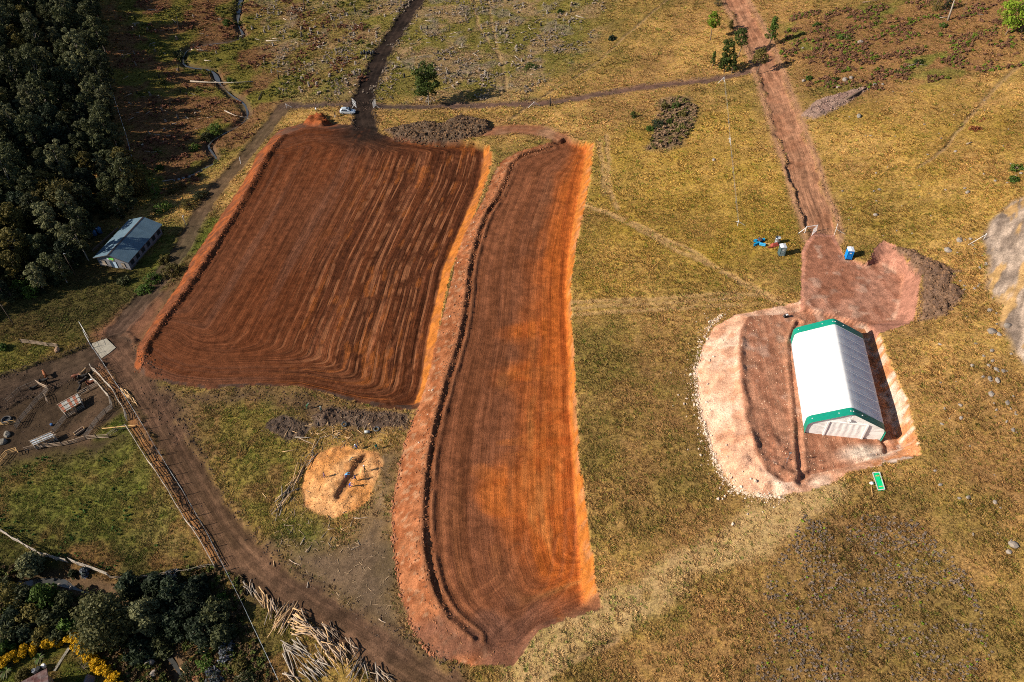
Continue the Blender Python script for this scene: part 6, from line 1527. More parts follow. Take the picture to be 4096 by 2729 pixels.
fence('pole_fence', [pen(865,960),pen(800,1045),pen(715,1145)], 'dark rail fence between the two shelters', 1.5, rails=(.25,.5,.75,1.0,1.25), seed=15, **pf)
fence('pole_fence', [pen(1472,835),pen(1385,900),pen(1290,1000),pen(1220,1095),pen(1130,1220)], 'dark rail fence between the pen and bright green grass patch', 1.6, rails=(.25,.5,.75,1.0,1.25), seed=16, **pf)
fence('pole_fence', [pen(340,1392),pen(480,1345),pen(650,1335),pen(820,1318),pen(1000,1282),pen(1130,1242),pen(1280,1228),pen(1425,1215)], 'pale rail fence along the lower side of the pens', 1.8, rails=(.3,.7,1.1), seed=17, **{**pf,'rm':M_wood})
fence('pole_fence', [pen(-20,1590),pen(50,1500),pen(110,1432),pen(240,1390),pen(260,1440)], 'orange rail fence at the lower left corner of the pens', 1.8, rails=(.4,.8,1.2), seed=18, **{**pf,'rm':M_yellowwood,'rr':.065})
fence('pole_fence', [pen(1425,1215),pen(1540,1130),pen(1675,1100)], 'rail fence below the bright green patch', 1.8, rails=(.4,.9,1.2), seed=19, **pf)
o = MB().tube([(0,0,1.2),pen(1800,1098)-pen(1370,1142)+Vector((0,0,1.2))],[.09,.06],6).build('timber_rail', M_yellowwood, None, loc=pen(1370,1142)); tag(o,'long orange timber laid across the bright green patch','timber')
fence('pole_fence', [Q('E',150,800),Q('E',210,805),Q('E',270,812),Q('E',340,822),Q('E',412,830)], 'short pale rail fence beside the tan boulder', 1.5, rails=(.3,.6,.9,1.2), seed=20, **{**pf,'rm':M_wood})
# thin survey line down the wood's edge and on the yellow slope
fence('wire_fence', [Q('A',650,250),Q('A',690,365),Q('A',740,520),Q('A',790,680),Q('A',835,820),Q('A',880,960),Q('A',920,1120)], 'thin wire fence along the edge of the wood', 9.0, 1.3, .05, (.6,1.25), .022, M_galv, M_wire)
fence('wire_fence', [Q('C',1458,560),Q('C',1480,750),Q('C',1497,960),Q('C',1520,1190),Q('C',1540,1400),Q('C',1555,1545)], 'thin wire fence running straight up the yellow slope', 6.5, 1.35, .05, (.5,.9,1.3), .016, M_galv, simple('dull_wire',(.20,.19,.17),.5,.1,3))
def corner_post(t, x, y, label, dirs, h=1.5):
    p = Q(t,x,y); e = empty('strainer_post', p, 0, label, 'fence post'); MB().tube([(0,0,-.3),(0,0,h)],.05,8).build('post', M_white, e, True)
    for (dx,dy) in dirs:
        z = gz(p.x+dx,p.y+dy)-p.z; MB().tube([(dx,dy,z),(0,0,h*.85)],.04,6).build('stay', M_white, e)
corner_post('C',1455,565,'white strainer post with two stays on the brown strip',((-1.6,-.3),(.3,-1.4)))
corner_post('C',1497,985,'white strainer post halfway up the yellow slope',((.1,1.8),(.0,-1.8)))
corner_post('C',1553,1558,'white strainer post at the foot of the slope fence',((.1,1.7),(1.6,-.2)))
corner_post('C',152,732,'white strainer post beside the burnt stump on the dark strip',((-1.8,-.4),(1.7,.1)))
corner_post('B',212,745,'white strainer post on the dark strip left of the silver car',((1.8,-.3),(-.2,1.6)))
corner_post('A',1658,1112,'white strainer post on the bank above the left road',((.4,-1.6),))
corner_post('H',1485,85,'white strainer post leaning at the foot of the granite dome',((-2.6,-.2),))
# gates
M_mesh = simple('gate_mesh', (.60,.60,.62), .5, .1, 3)
def gate(a, b, label, h=1.8, mesh=True, stays=()):
    a = Vector(a); b = Vector(b); e = empty('farm_gate', a, 0, label, 'gate'); d = b-a; d.z = gz(b.x,b.y)-a.z
    Z = Vector((0,0,1)); lo = Z*.15; hi = Z*h
    for p,qn in ((lo,d+lo),(hi,d+hi),(Z*h*.55,d+Z*h*.55)): MB().tube([p,qn],.03,6).build('rail', M_white, e)
    for p in (Vector(),d): MB().tube([p-Z*.2,p+hi],.035,6).build('stile', M_white, e)
    n = max(5,int(d.length/.16))
    if mesh:
        for k in range(1,n): MB().tube([d*(k/n)+lo,d*(k/n)+hi],.012,4).build('mesh_bar', M_mesh, e)
    MB().tube([lo,d+hi],.022,5).build('brace', M_white, e)
    for s in stays: MB().tube([d*0+hi*.9, Vector((s[0],s[1],gz(a.x+s[0],a.y+s[1])-a.z))],.045,6).build('stay', M_white, e)
    return e
gate(zc(1478,470), zc(1382,380), 'white mesh gate left open beside the silver car', 2.0, True, ((-1.4,-.2),))
gate(zc(1920,485), zc(1990,400), 'white mesh gate left open on the other side of the dark road', 2.0, True, ((1.9,-.2),))
gate(zz(1298,198), zz(1375,125), 'white mesh gate left open on the left of the right dirt road', 1.9)
gate(zz(1700,195), zz(1728,110), 'white mesh gate left open above the blue toilet', 1.9, True, ((2.2,-.2),))
a_ = zz(1060,152); e = empty('strainer_post', zz(1172,145), 0, 'white strainer fence end beside the left gate leaf', 'fence post'); p0 = zz(1172,145)
MB().tube([(0,0,-.2),(0,0,1.7)],.07,8).build('post', M_white, e); MB().tube([(0,0,1.6), zz(1375,125)-p0+Vector((0,0,1.75))],.06,6).build('rail', M_white, e); MB().tube([(0,0,1.4), a_-p0],.06,6).build('stay', M_white, e)
gate(Q('E',640,838), Q('E',600,762), 'tall open steel frame gate beside the concrete slab', 2.3, False)
gate(Q('E',572,700), Q('E',612,765), 'tall closed steel frame gate leaf above the concrete slab', 2.3, False)
# ================================================================ stumps, logs, rocks, pole pile
M_cut = simple('cut_wood', (.36,.29,.22), .85, .2, 4)
M_charred = simple('charred_wood', (.035,.030,.028), .9, .3, 3)
def stump_mesh(seed, mat, h=.7, r=.28):
    rr = random.Random(seed); vs=[]; fs=[]; n=9
    for j,(z,k) in enumerate(((-.2,1.5),(.12,1.15),(h*.5,.95),(h,.86))):
        for i in range(n):
            a=i*2*math.pi/n; q_=1+rr.uniform(-.16,.16)+(.3*max(0,math.cos(a*2.5+seed)) if j==0 else 0); vs.append((r*k*q_*math.cos(a), r*k*q_*math.sin(a), z+(rr.uniform(-.12,.12) if j==3 else 0)))
    for j in range(3):
        for i in range(n): fs.append((j*n+i,j*n+(i+1)%n,(j+1)*n+(i+1)%n,(j+1)*n+i))
    e = empty('tree_stump',(0,0,0)); mesh_obj('trunk', vs, fs, mat, e, False)
    top=[v for v in vs[3*n:]]; mesh_obj('cut_face', top+[(0,0,h)], [(i,(i+1)%n,n) for i in range(n)], M_cut if mat is not M_charred else M_charred, e)
    return e
stp = [stump_mesh(1,M_greywood),stump_mesh(2,M_bark,.6,.32),stump_mesh(3,M_greywood,.95,.24),stump_mesh(4,M_charred,.9,.25),stump_mesh(5,M_bark,.5,.36)]
slab_ = ['grey weathered tree stump in the felled clearing','low brown tree stump in the felled clearing','tall thin grey stump in the felled clearing','charred black tree stump in the felled clearing','wide low brown stump in the felled clearing']
first=[True]*5
clear_px = M([(470,5),(935,5),(840,150),(815,225),(660,225),(590,150),(560,90),(600,20)]); clear2 = M([(960,20),(1340,5),(1290,90),(1240,160),(1180,225),(880,225),(890,140)])
spots = list(ground_pts(clear_px, 105, 3))+list(ground_pts(clear2, 90, 4))
for i,p in enumerate(spots):
    k = random.choices(range(5),[4,3,3,1,2])[0]; e = stp[k] if first[k] else copy_tree(stp[k]); first[k]=False
    e.location=tuple(p); s=random.uniform(.8,1.5); e.scale=(s,s,s*random.uniform(.7,1.3)); e.rotation_euler=(random.uniform(-.1,.1),random.uniform(-.1,.1),random.uniform(0,6.3)); tag(e,slab_[k],'stump','stumps of the felled clearing')
def log_mesh(seed, L=3.0, r=.14, bend=.1):
    rr=random.Random(seed); mb=MB(); mb.tube([(-L/2,0,0),(-L/6,rr.uniform(-bend,bend),rr.uniform(0,bend)*.4),(L/6,rr.uniform(-bend,bend),0),(L/2,0,0)],[r*1.1,r,r*.92,r*.75],7); return mb
def mk_logs(name, mats, L, r, n, seed):
    out=[]
    for i in range(n):
        o = log_mesh(seed+i,L,r).build(name, mats[i%len(mats)], None, True); out.append(o)
    return out
logp = mk_logs('log',(M_palebark,M_greywood,M_wood,M_cut),2.6,.16,4,11); usedl=set()
ll = ['pale bleached log lying in the felled clearing','grey log lying in the felled clearing','brown weathered log lying in the felled clearing','freshly cut light log lying in the felled clearing']
def place_log(pl, k, p, rz, s, label, group, used, tilt=0., lift=.14, sz=None):
    o = pl[k] if k not in used else pl[k].copy()
    if k in used: COL.objects.link(o)
    used.add(k); o.location=(p[0],p[1],p[2]+lift*s); o.rotation_euler=(0,tilt,rz); o.scale=(s if sz is None else sz,s,s); tag(o,label,'log',group); return o
for i,p in enumerate(list(ground_pts(clear_px,60,13))+list(ground_pts(clear2,65,14))):
    k=random.randrange(4); place_log(logp,k,p,random.gauss(.1,.6),random.uniform(.4,1.0),ll[k],'logs of the felled clearing',usedl,sz=random.uniform(.3,1.1))
west_px = M([(260,60),(520,20),(520,130),(420,110),(400,200),(470,210),(520,250),(430,330),(330,360),(290,250)])
sl2 = 'old grey log among the red-brown undergrowth beside the stream'
for i,p in enumerate(ground_pts(west_px,38,23)):
    place_log(logp,i%4,p,random.gauss(.2,.7),random.uniform(.4,1.0),('pale','grey','brown','light')[i%4]+' log in the undergrowth between wood and stream','logs between the wood and the stream',usedl,sz=random.uniform(.4,1.5))
for i,p in enumerate(ground_pts(west_px,28,24)):
    k=i%5; e=copy_tree(stp[k]); e.location=tuple(p); s=random.uniform(.8,1.3); e.scale=(s,s,s*random.uniform(.8,1.6)); tag(e,('grey','low brown','tall thin grey','charred black','wide brown')[k]+' stump in the undergrowth between wood and stream','stump','stumps between the wood and the stream')
def fallen(pts, r, label, mat=M_palebark, name='fallen_log', lift=.2, branches=0, seed=0):
    P=[Vector(p) for p in pts]; o0=P[0].copy(); n=len(P); e=empty(name,o0,0,label,'log'); rr=random.Random(seed)
    MB().tube([p-o0+Vector((0,0,lift)) for p in P],[r*(1-.6*i/(n-1)) for i in range(n)],7).build('trunk',mat,e,True)
    for k in range(branches):
        t=rr.uniform(.4,.95); i=min(n-2,int(t*(n-1))); c=P[i].lerp(P[i+1],t*(n-1)-i)-o0; d=Vector((rr.uniform(-1,1),rr.uniform(-1,1),rr.uniform(.1,.5)))*2.0; MB().tube([c+Vector((0,0,lift)),c+d],[r*.35,r*.1],5).build('branch',mat,e)
fallen(pts_q('A',[(1315,570),(1450,578),(1600,580),(1745,572)]),.28,'long bleached trunk bridging the stream',branches=5,seed=1,lift=.5)
fallen(pts_q('A',[(1550,768),(1620,800),(1715,818)]),.2,'bleached trunk lying along the lower stream bend',branches=2,seed=2)
fallen(pts_q('A',[(1320,345),(1380,350),(1435,352)]),.22,'short bleached trunk beside the dark pool of the stream',branches=3,seed=3)
fallen(pts_q('A',[(1648,255),(1700,238)]),.2,'pale broken trunk at the upper stream bend')
fallen(pts_q('A',[(1410,420),(1460,425)]),.2,'pale log on the bank above the trunk bridge')
fallen(pts_q('A',[(815,1008),(852,1045)]),.3,'stout pale log beside the slim grey eucalypt')
fallen(pts_q('A',[(1020,70),(1120,78)]),.16,'grey fallen trunk near the top of the stream valley')
fallen(pts_q('A',[(1120,1255),(1200,1240)]),.2,'pale fallen log in the bushes above the hall road')
fallen(pts_q('D',[(540,688),(600,655),(695,602)]),.3,'long dark fallen trunk above the pale soil windrow',M_bark)
fallen(pts_q('D',[(950,465),(1040,440)]),.2,'grey fallen branch in the green bracken',M_greywood,branches=3,seed=5)
fallen(pts_q('D',[(650,22),(760,8)]),.2,'dark fallen trunk near the top edge beyond the right road',M_bark)
fallen(pts_q('D',[(1365,998),(1402,985)]),.22,'short brown log on the yellow slope below the rusty branch',M_wood)
fallen(pts_q('D',[(1395,97),(1480,108)]),.18,'grey fallen trunk beside the bleached dead tree',M_greywood)
fallen(pts_q('D',[(1180,128),(1240,122)]),.16,'thin grey log at the foot of the bleached dead tree',M_greywood)
fallen(pts_q('B',[(20,690),(45,630)]),.2,'dark fallen branch beside the left strainer post',M_charred,branches=3,seed=7)
fallen(pts_q('B',[(70,285),(175,287)]),.22,'long bleached log in the left of the clearing')
fallen(pts_q('B',[(420,328),(500,312)]),.18,'pale log with a forked end in the clearing',branches=2,seed=8)
fallen(pts_q('C',[(440,112),(505,132)]),.2,'bleached log on the brown brush slope')
fallen(pts_q('C',[(20,390),(60,425)]),.18,'grey log in the brush beside the dark green bush',M_greywood)
def dead_tree(b, t_, label, mat, r=.2, br=4, seed=1):
    base=Q(*b); h=height_to(base,q(*t_)[1]); tx=proj((base.x,base.y,base.z+h))[0]; dx=px_size(base,q(*t_)[0]-tx); e=empty('dead_tree',base,0,label,'dead tree'); rr=random.Random(seed)
    MB().tube([(0,0,-.3),(dx*.5,0,h*.5),(dx,0,h)],[r,r*.8,r*.4],7).build('trunk',mat,e,True)
    for k in range(br):
        z=h*rr.uniform(.5,.9); MB().tube([(dx*z/h,0,z),(dx*z/h+rr.uniform(-1,1)*h*.12,rr.uniform(-.6,.6),z+h*.12)],[r*.3,r*.08],5).build('branch',mat,e)
dead_tree(('D',1240,142),('D',1287,-5),'tall bleached dead trunk standing near the top right',M_palebark,.3,2)
dead_tree(('D',1130,205),('D',1155,95),'thin rusty brown dead sapling on the bracken slope',M_redrock,.06,0)
dead_tree(('D',1335,135),('D',1372,5),'thin dark dead sapling right of the bleached trunk',M_bark,.07,0)
dead_tree(('C',262,732),('C',268,665),'burnt stump post standing on the dark strip',M_charred,.22,2)
dead_tree(('A',1235,205),('A',1215,115),'charred pointed dead trunk in the stream valley',M_charred,.2,0)
dead_tree(('B',335,78),('B',328,-5),'tall charred trunk near the top edge of the clearing',M_charred,.24,0)
dead_tree(('B',155,545),('B',150,482),'charred forked stump in the lower clearing',M_charred,.22,2,3)
dead_tree(('B',1595,580),('B',1595,498),'pale thin dead sapling beside the wheel trail',M_palebark,.09,3,4)
dead_tree(('B',1335,215),('B',1334,172),'charred thin snag above the eucalypt',M_charred,.12,0)
dead_tree(('C',300,215),('C',305,150),'pale branching dead tree on the brown brush slope',M_palebark,.12,6,5)
dead_tree(('A',1230,490),('A',1226,440),'broken charred trunk beside the dark pool',M_charred,.2,0)
# black sacks of charcoal beside the black road
for i,(x,y) in enumerate(((730,378),(748,370),(765,380),(780,372),(795,380),(812,374))):
    p=Q('B',x,y); o=MB().add(*ico(2,i,.12,(.42,.42,.75))).build('sack',simple('black_sack_%d'%i if 0 else 'black_sack',(.03,.03,.035),.5,.2,2) if i==0 else bpy.data.materials['black_sack'],None,True); o.location=(p.x,p.y,p.z+.55); tag(o,'full black sack in the row beside the dark road','sack','black sacks beside the dark road')
# ---------------------------------------------------------------- big pile of thin poles by the low road
pm = [M_wood,M_greywood,M_palebark,simple('straw_pole',(.50,.33,.17),.85,.25,3,col2=(.36,.22,.11)),M_bark]
polep = mk_logs('pole',pm,4.0,.085,5,31); usedp=set()
pl_lab = ['brown pole in the big tangled pile by the dark road','grey pole in the big tangled pile by the dark road','pale barked pole in the big tangled pile by the dark road','straw coloured pole in the big tangled pile by the dark road','dark barked pole in the big tangled pile by the dark road']
def zp(x,y): return at(960+x*.28887, 2280+y*.28954)
clusters = [ # x,y centre, spread, direction in px (dx,dy), count, length factor, lift
 ((140,250),(45,70),(.1,1),14,.8,.35,(0,1,2)),((330,420),(70,80),(.45,1),24,.95,.7,(3,0,3)),((470,560),(70,80),(.15,1),24,.9,.8,(3,0,1)),((620,680),(110,90),(-.5,1),52,1.15,1.1,(3,0,3)),
 ((850,760),(100,70),(1,.45),34,1.0,1.2,(3,3,0)),((960,880),(110,60),(1,.12),34,1.1,1.0,(3,0,3)),((1190,980),(120,120),(.75,1),44,1.05,1.0,(3,0,0)),((1380,1180),(120,110),(.7,1),40,1.05,.9,(3,0,3)),
 ((820,1120),(150,80),(1,.75),26,1.3,.35,(1,2,1)),((680,1230),(60,100),(.45,1),14,1.3,.35,(2,1,2)),((1100,1280),(140,100),(.9,.8),22,1.0,.35,(1,0,2)),((1260,860),(120,70),(.9,.9),16,1.0,.7,(4,0,1)),
 ((1560,1130),(70,80),(.8,1),12,.8,.7,(4,4,0)),((1640,1400),(90,110),(-.5,1),24,.9,.9,(1,0,4)),((1850,1440),(120,80),(.25,1),18,.9,.6,(4,0,2)),((2010,1480),(110,60),(1,.55),14,.9,.5,(4,2,0)),((1000,1440),(200,80),(.9,.7),28,1.0,.4,(1,1,2)),((700,1480),(100,50),(1,.4),10,1.1,.3,(2,1,0))]
rp = random.Random(77); allp=[]
for (c,sp_,dr,n,lf,lift,ks) in clusters:
    for i in range(int(n*.58)):
        allp.append((c[0]+rp.gauss(0,sp_[0]*.55),c[1]+rp.gauss(0,sp_[1]*.55),dr,lf,lift,ks))
cc = ground_hit(np.array([960+a[0]*.28887 for a in allp]), np.array([2280+a[1]*.28954 for a in allp]))
dd = ground_hit(np.array([960+(a[0]+a[2][0]*30)*.28887 for a in allp]), np.array([2280+(a[1]+a[2][1]*30)*.28954 for a in allp]))
allp_n=len(allp)
for i,a in enumerate(allp):
    if i>=300: pass
    k=rp.choice(a[5]); d=dd[i]-cc[i]; rz=math.atan2(d[1],d[0])+rp.gauss(0,.22)
    o=place_log(polep,k,cc[i],rz,rp.uniform(.55,1.25),pl_lab[k],'poles of the big pile',usedp,rp.gauss(0,.09),.1,sz=a[3]*rp.uniform(.45,1.05)); o.location.z += rp.uniform(0,a[4])
    if i>=296: break
offp = mk_logs('timber_offcut',pm,4.0,.085,5,51); usedo=set()
# poles on the strip beside the sawdust
rows = [((645,1175),(725,1040),26,'weathered pole in the long heap left of the sawdust pile'),]
for k_ in range(40):
    t=rp.random(); x=640+(725-640)*t+rp.gauss(0,6); y=1175+(1025-1175)*t+rp.gauss(0,8); p=at(x*K,y*K); p2=at((x+8)*K,(y-14)*K); d=p2-p
    place_log(polep,rp.choice((0,1,3,4)),p,math.atan2(d.y,d.x)+rp.gauss(0,.28),rp.uniform(.5,1.1),'weathered pole in the long heap left of the sawdust pile','poles beside the sawdust',usedp,rp.gauss(0,.05),.1+rp.random()*.5,sz=rp.uniform(.4,1.1))
for k_ in range(46):
    x,y=rp.gauss(775,38),rp.gauss(1000,14)
    p=at(x*K,y*K); place_log(offp,rp.choice((0,3,3,1)),p,rp.uniform(0,3.14),rp.uniform(.4,.9),'loose offcut pole on the brown soil above the sawdust pile','offcuts above the sawdust',usedo,0,.1,sz=rp.uniform(.15,.55))
for k_ in range(34):
    x,y=rp.uniform(640,830),rp.gauss(1225,35)
    p=at(x*K,y*K); place_log(offp,rp.choice((0,3,1)),p,rp.uniform(0,3.14),rp.uniform(.4,.8),'loose offcut pole on the grass below the sawdust pile','offcuts below the sawdust',usedo,0,.1,sz=rp.uniform(.15,.5))
for k_ in range(22):
    t=rp.random(); p=pen(1610+170*t+rp.gauss(0,14),600+170*t+rp.gauss(0,10)); p2=pen(1780,770); p1=pen(1610,600); d=p2-p1
    place_log(polep,3,p,math.atan2(d.y,d.x)+rp.gauss(0,.12),rp.uniform(.6,.9),'yellow stripped pole stacked between the two fences','yellow poles between the fences',usedp,0,.1+rp.random()*.25,sz=rp.uniform(.35,.7))
for (t,x,y,rz,L) in (('J',60,285,-.9,.5),('J',270,745,-.5,.8),('J',735,435,.05,.9),('J',360,890,1.5,.5),('J',330,585,1.2,.7),('J',370,640,1.0,.7),('J',125,745,1.6,.5),('J',880,1150,-.5,.6),('F',240,1540,.15,1.0),('F',330,1450,-.1,1.1),('F',350,1475,-.5,1.2),('I',1460,1330,.6,1.0),('I',1560,1370,-.8,1.0),('I',1600,1410,1.2,1.1),('I',1480,1470,-.4,1.3),('I',1280,1510,-.7,1.0),('I',1330,500,-.6,.7),('I',1690,1500,.6,.8)):
    p=Q(t,x,y); place_log(polep,rp.choice((0,3,2)),p,rz,.9,'single stray pole lying on open ground away from the piles','stray poles',usedp,0,.1,sz=L*.75)
# ---------------------------------------------------------------- rocks
for k_ in range(5):
    if k_ not in usedo: bpy.data.objects.remove(offp[k_])
def rocks(name, pts, smin_, smax_, mats, labels, group, cat='rock', flat=.6, seed=1, sub=1):
    r=random.Random(seed); pr=[]
    for i in range(3*len(mats)):
        pr.append(MB().add(*ico(sub,seed*31+i,.22,(1,.75,flat))).build(name,mats[i%len(mats)],None,False))
    us=set()
    for p in pts:
        k=r.randrange(len(pr)); o=pr[k] if k not in us else pr[k].copy()
        if k in us: COL.objects.link(o)
        us.add(k); s=r.uniform(smin_,smax_)*(r.random()**.6*.7+.3); o.location=(p[0],p[1],p[2]+s*flat*.35); o.scale=(s,s*r.uniform(.7,1.2),s*r.uniform(.7,1.2)); o.rotation_euler=(r.uniform(-.2,.2),r.uniform(-.2,.2),r.uniform(0,6.3)); tag(o,labels[k%len(mats)],cat,group)
    for k in range(len(pr)):
        if k not in us: bpy.data.objects.remove(pr[k])
def ring_pts(poly_px, n, seed, sd):           # along an outline seen in the photo, scattered outwards
    r=np.random.default_rng(seed); P=spline(M(poly_px),6); i=r.integers(0,len(P),n); x=P[i,0]+r.normal(0,sd,n); y=P[i,1]+r.normal(0,sd,n); return ground_hit(x,y)
edge_l = [(1660,722),(1628,755),(1606,800),(1598,850),(1602,920),(1620,982),(1634,1032),(1655,1084),(1690,1122),(1740,1140),(1800,1142)]
rocks('stone', ring_pts(edge_l,170,5,9), .14,.36,(M_whiterock,),['pale stone at the foot of the tent platform bank'],'stones at the foot of the tent platform','stone',.7,5)
P_=ring_pts(edge_l,90,6,40); P_=P_[P_[:,0]<44]; rocks('stone', P_, .15,.42,(M_whiterock,),['pale stone rolled onto the grass left of the tent platform'],'stones rolled from the tent platform','stone',.7,6)
edge_r=[(960,945),(935,1010),(915,1100),(905,1160),(904,1230),(914,1320),(932,1400),(957,1462),(1000,1512)]
rocks('rusty_stone', ring_pts(edge_r,150,7,5), .18,.5,(M_redrock,),['rusty stone at the foot of the long terrace bank'],'stones at the foot of the terrace','stone',.7,7)
edge_b=[(1130,440),(1080,540),(1050,650),(1025,780),(1000,880),(975,980),(962,1080),(955,1160)]
rocks('rusty_stone', ring_pts(edge_b,40,8,10), .12,.34,(M_redrock,M_whiterock),['rusty stone on the bank of the long terrace','pale stone on the bank of the long terrace'],'stones on the terrace bank','stone',.7,8)
hill=M([(1860,600),(2250,620),(2260,200),(2340,400),(2255,650),(2330,1100),(2350,1300),(2300,1100),(2230,800)])
rp_=ground_pts(M([(2160,520),(2262,540),(2290,700),(2330,820),(2353,1000),(2300,1000),(2250,850),(2200,640)]),60,31)
rocks('rock', rp_, .22,.75,(M_rock,),['grey rock in the grass at the foot of the granite dome'],'rocks below the granite dome','rock',.45,9)
rocks('rock', ground_pts(M([(1950,560),(1880,300),(2100,150),(2340,250),(2350,440),(2200,520)]),45,32), .15,.5,(M_rock,),['grey rock on the yellow slope east of the right road'],'rocks on the eastern slope','rock',.5,10)
rocks('rock', ground_pts(M([(2130,760),(2300,900),(2340,1400),(2150,1300),(2100,1050)]),26,33), .15,.45,(M_rock,),['grey rock on the slope east of the tent'],'rocks east of the tent','rock',.5,11)
for i,(x,y,s,l) in enumerate(((635,295,1.2,'single upright grey boulder on the bracken slope'),(240,335,.7,'flat pale rock beside the right road bracken'),(530,555,1.3,'tallest grey boulder of the boulder group by the road'),(572,540,1.0,'flat grey boulder of the boulder group by the road'),(483,605,.9,'pale boulder in front of the boulder group'),(418,575,.7,'pale rounded boulder left of the boulder group'),(245,560,.9,'grey boulder nearest the right dirt road'),(625,805,1.1,'pale oblong block below the soil windrow'),(745,1195,.5,'lone small grey rock in the yellow grass'),(740,1485,.8,'dark rock with a white stone near the road bend'),(1375,1328,.8,'grey rock above the granite dome'),(735,590,1.0,'tan boulder at the end of the fallen dark trunk'),(790,583,.6,'grey rock beside the tan boulder'))):
    boulder('boulder', Q('D',x,y), (s*.9,s*.7,s*.6), l, M_rock if i not in (7,11) else M_paleboulder, 40+i, sub=2)
for i,(t,x,y,s,l) in enumerate((('C',1390,1105,.8,'two-tone pale rock on the slope left of the wire fence'),('H',1238,160,1.2,'dark layered rock above the brown spoil heap'),('H',1540,720,1.2,'flat tilted slab rock below the granite dome'),('H',1650,680,1.0,'blocky grey rock against the granite dome'),('H',1330,1315,.6,'single pale rock in the grass right of the tent'),('H',1408,955,.6,'single grey rock on the slope right of the tent'),('L',1692,622,1.0,'large dark grey boulder at the far right of the heath'),('L',1660,672,.7,'smaller grey boulder next to the dark grey boulder'),('L',1382,295,.6,'white flat rock above the heath'),('L',1565,328,.6,'pale grey rock above the dark grey boulder'),('I',168,905,1.1,'wet grey boulder in the rocky stream'),('I',30,880,1.0,'grey boulder at the stream fall'),('I',140,890,.8,'rounded wet boulder mid-stream'),('I',410,895,.6,'small dark stone in the stream bed'),('I',490,920,.6,'dark stone near the stream bend'),('I',1495,1530,.9,'orange boulder on the south-west stream bank'),('I',1340,1540,.8,'rusty boulder beside the brown stream pool'),('I',1035,1440,1.3,'big dark boulder under the glossy tree'),('I',1060,1510,1.1,'dark boulder below the big dark boulder'))):
    boulder('boulder', Q(t,x,y), (s*.9,s*.7,s*.55), l, M_rock if i not in (15,16) else M_redrock, 60+i)
# ================================================================ ground cover
# ---------------------------------------------------------------- ground cover nobody could count: instanced tufts
def tuft(name, n, h, spread_, w, seed, mat):
    r = np.random.default_rng(seed); V=[]; Fc=[]
    for i in range(n):
        a = r.uniform(0,6.28); b = np.array([math.cos(a),math.sin(a),0])*r.uniform(0,spread_*.5); out = np.array([math.cos(a),math.sin(a),0])*spread_*r.uniform(.3,1); s = np.array([-math.sin(a),math.cos(a),0])*w
        hh = h*r.uniform(.5,1.1); k = len(V)
        V += [b-s, b+s, b+out*.5+np.array([0,0,hh*.7])+s*.6, b+out*.5+np.array([0,0,hh*.7])-s*.6, b+out+np.array([0,0,hh])]
        Fc += [(k,k+1,k+2,k+3),(k+3,k+2,k+4)]
    me = bpy.data.meshes.new(name); me.from_pydata([tuple(v) for v in V],[],Fc); me.materials.append(mat); me.update(); return me
def cover_mat(name, trans=.2, rough=.9):
    m, nt, b = new_mat(name); T = NT(nt)
    c = T.n('ShaderNodeAttribute', attribute_name='tint', attribute_type='INSTANCER').outputs['Color']
    T.l(c, b.inputs['Base Color']); b.inputs['Roughness'].default_value = rough; b.inputs['Specular IOR Level'].default_value = .1
    tr = T.n('ShaderNodeBsdfTranslucent'); T.l(c, tr.inputs[0]); mx = T.n('ShaderNodeMixShader'); mx.inputs[0].default_value = trans
    T.l(b.outputs[0], mx.inputs[1]); T.l(tr.outputs[0], mx.inputs[2]); T.l(mx.outputs[0], nt.nodes['Material Output'].inputs[0])
    return m
M_cover = cover_mat('cover_tint')
def scatter(name, pts, scl, tint, mesh, label, cat):
    n = len(pts); me = bpy.data.meshes.new(name); me.vertices.add(n); me.vertices.foreach_set('co', np.asarray(pts, np.float32).ravel())
    me.attributes.new('scl','FLOAT','POINT').data.foreach_set('value', np.asarray(scl, np.float32))
    me.attributes.new('rot','FLOAT','POINT').data.foreach_set('value', rng.uniform(0,6.28,n).astype(np.float32))
    t4 = np.ones((n,4), np.float32); t4[:,:3] = tint; me.attributes.new('tint','FLOAT_COLOR','POINT').data.foreach_set('color', t4.ravel())
    o = bpy.data.objects.new(name, me); COL.objects.link(o); tag(o, label, cat, kind='stuff')
    src = bpy.data.objects.new(name+'_piece', mesh)     # never linked: only its mesh is instanced
    ng = bpy.data.node_groups.new(name, 'GeometryNodeTree')
    ng.interface.new_socket('Geometry', in_out='INPUT', socket_type='NodeSocketGeometry'); ng.interface.new_socket('Geometry', in_out='OUTPUT', socket_type='NodeSocketGeometry')
    N = ng.nodes; gi = N.new('NodeGroupInput'); go = N.new('NodeGroupOutput'); io = N.new('GeometryNodeInstanceOnPoints'); oi = N.new('GeometryNodeObjectInfo'); oi.inputs['Object'].default_value = src
    def na(nm, tp): a = N.new('GeometryNodeInputNamedAttribute'); a.data_type = tp; a.inputs['Name'].default_value = nm; return a.outputs['Attribute']
    cx = N.new('ShaderNodeCombineXYZ'); ng.links.new(na('rot','FLOAT'), cx.inputs[2])
    ng.links.new(gi.outputs[0], io.inputs['Points']); ng.links.new(oi.outputs['Geometry'], io.inputs['Instance'])
    ng.links.new(cx.outputs[0], io.inputs['Rotation']); ng.links.new(na('scl','FLOAT'), io.inputs['Scale'])
    st = N.new('GeometryNodeStoreNamedAttribute'); st.domain = 'INSTANCE'; st.data_type = 'FLOAT_COLOR'; st.inputs['Name'].default_value = 'tint'
    ng.links.new(io.outputs[0], st.inputs['Geometry']); ng.links.new(na('tint','FLOAT_COLOR'), st.inputs['Value']); ng.links.new(st.outputs[0], go.inputs[0])
    md = o.modifiers.new('scatter','NODES'); md.node_group = ng
    return o
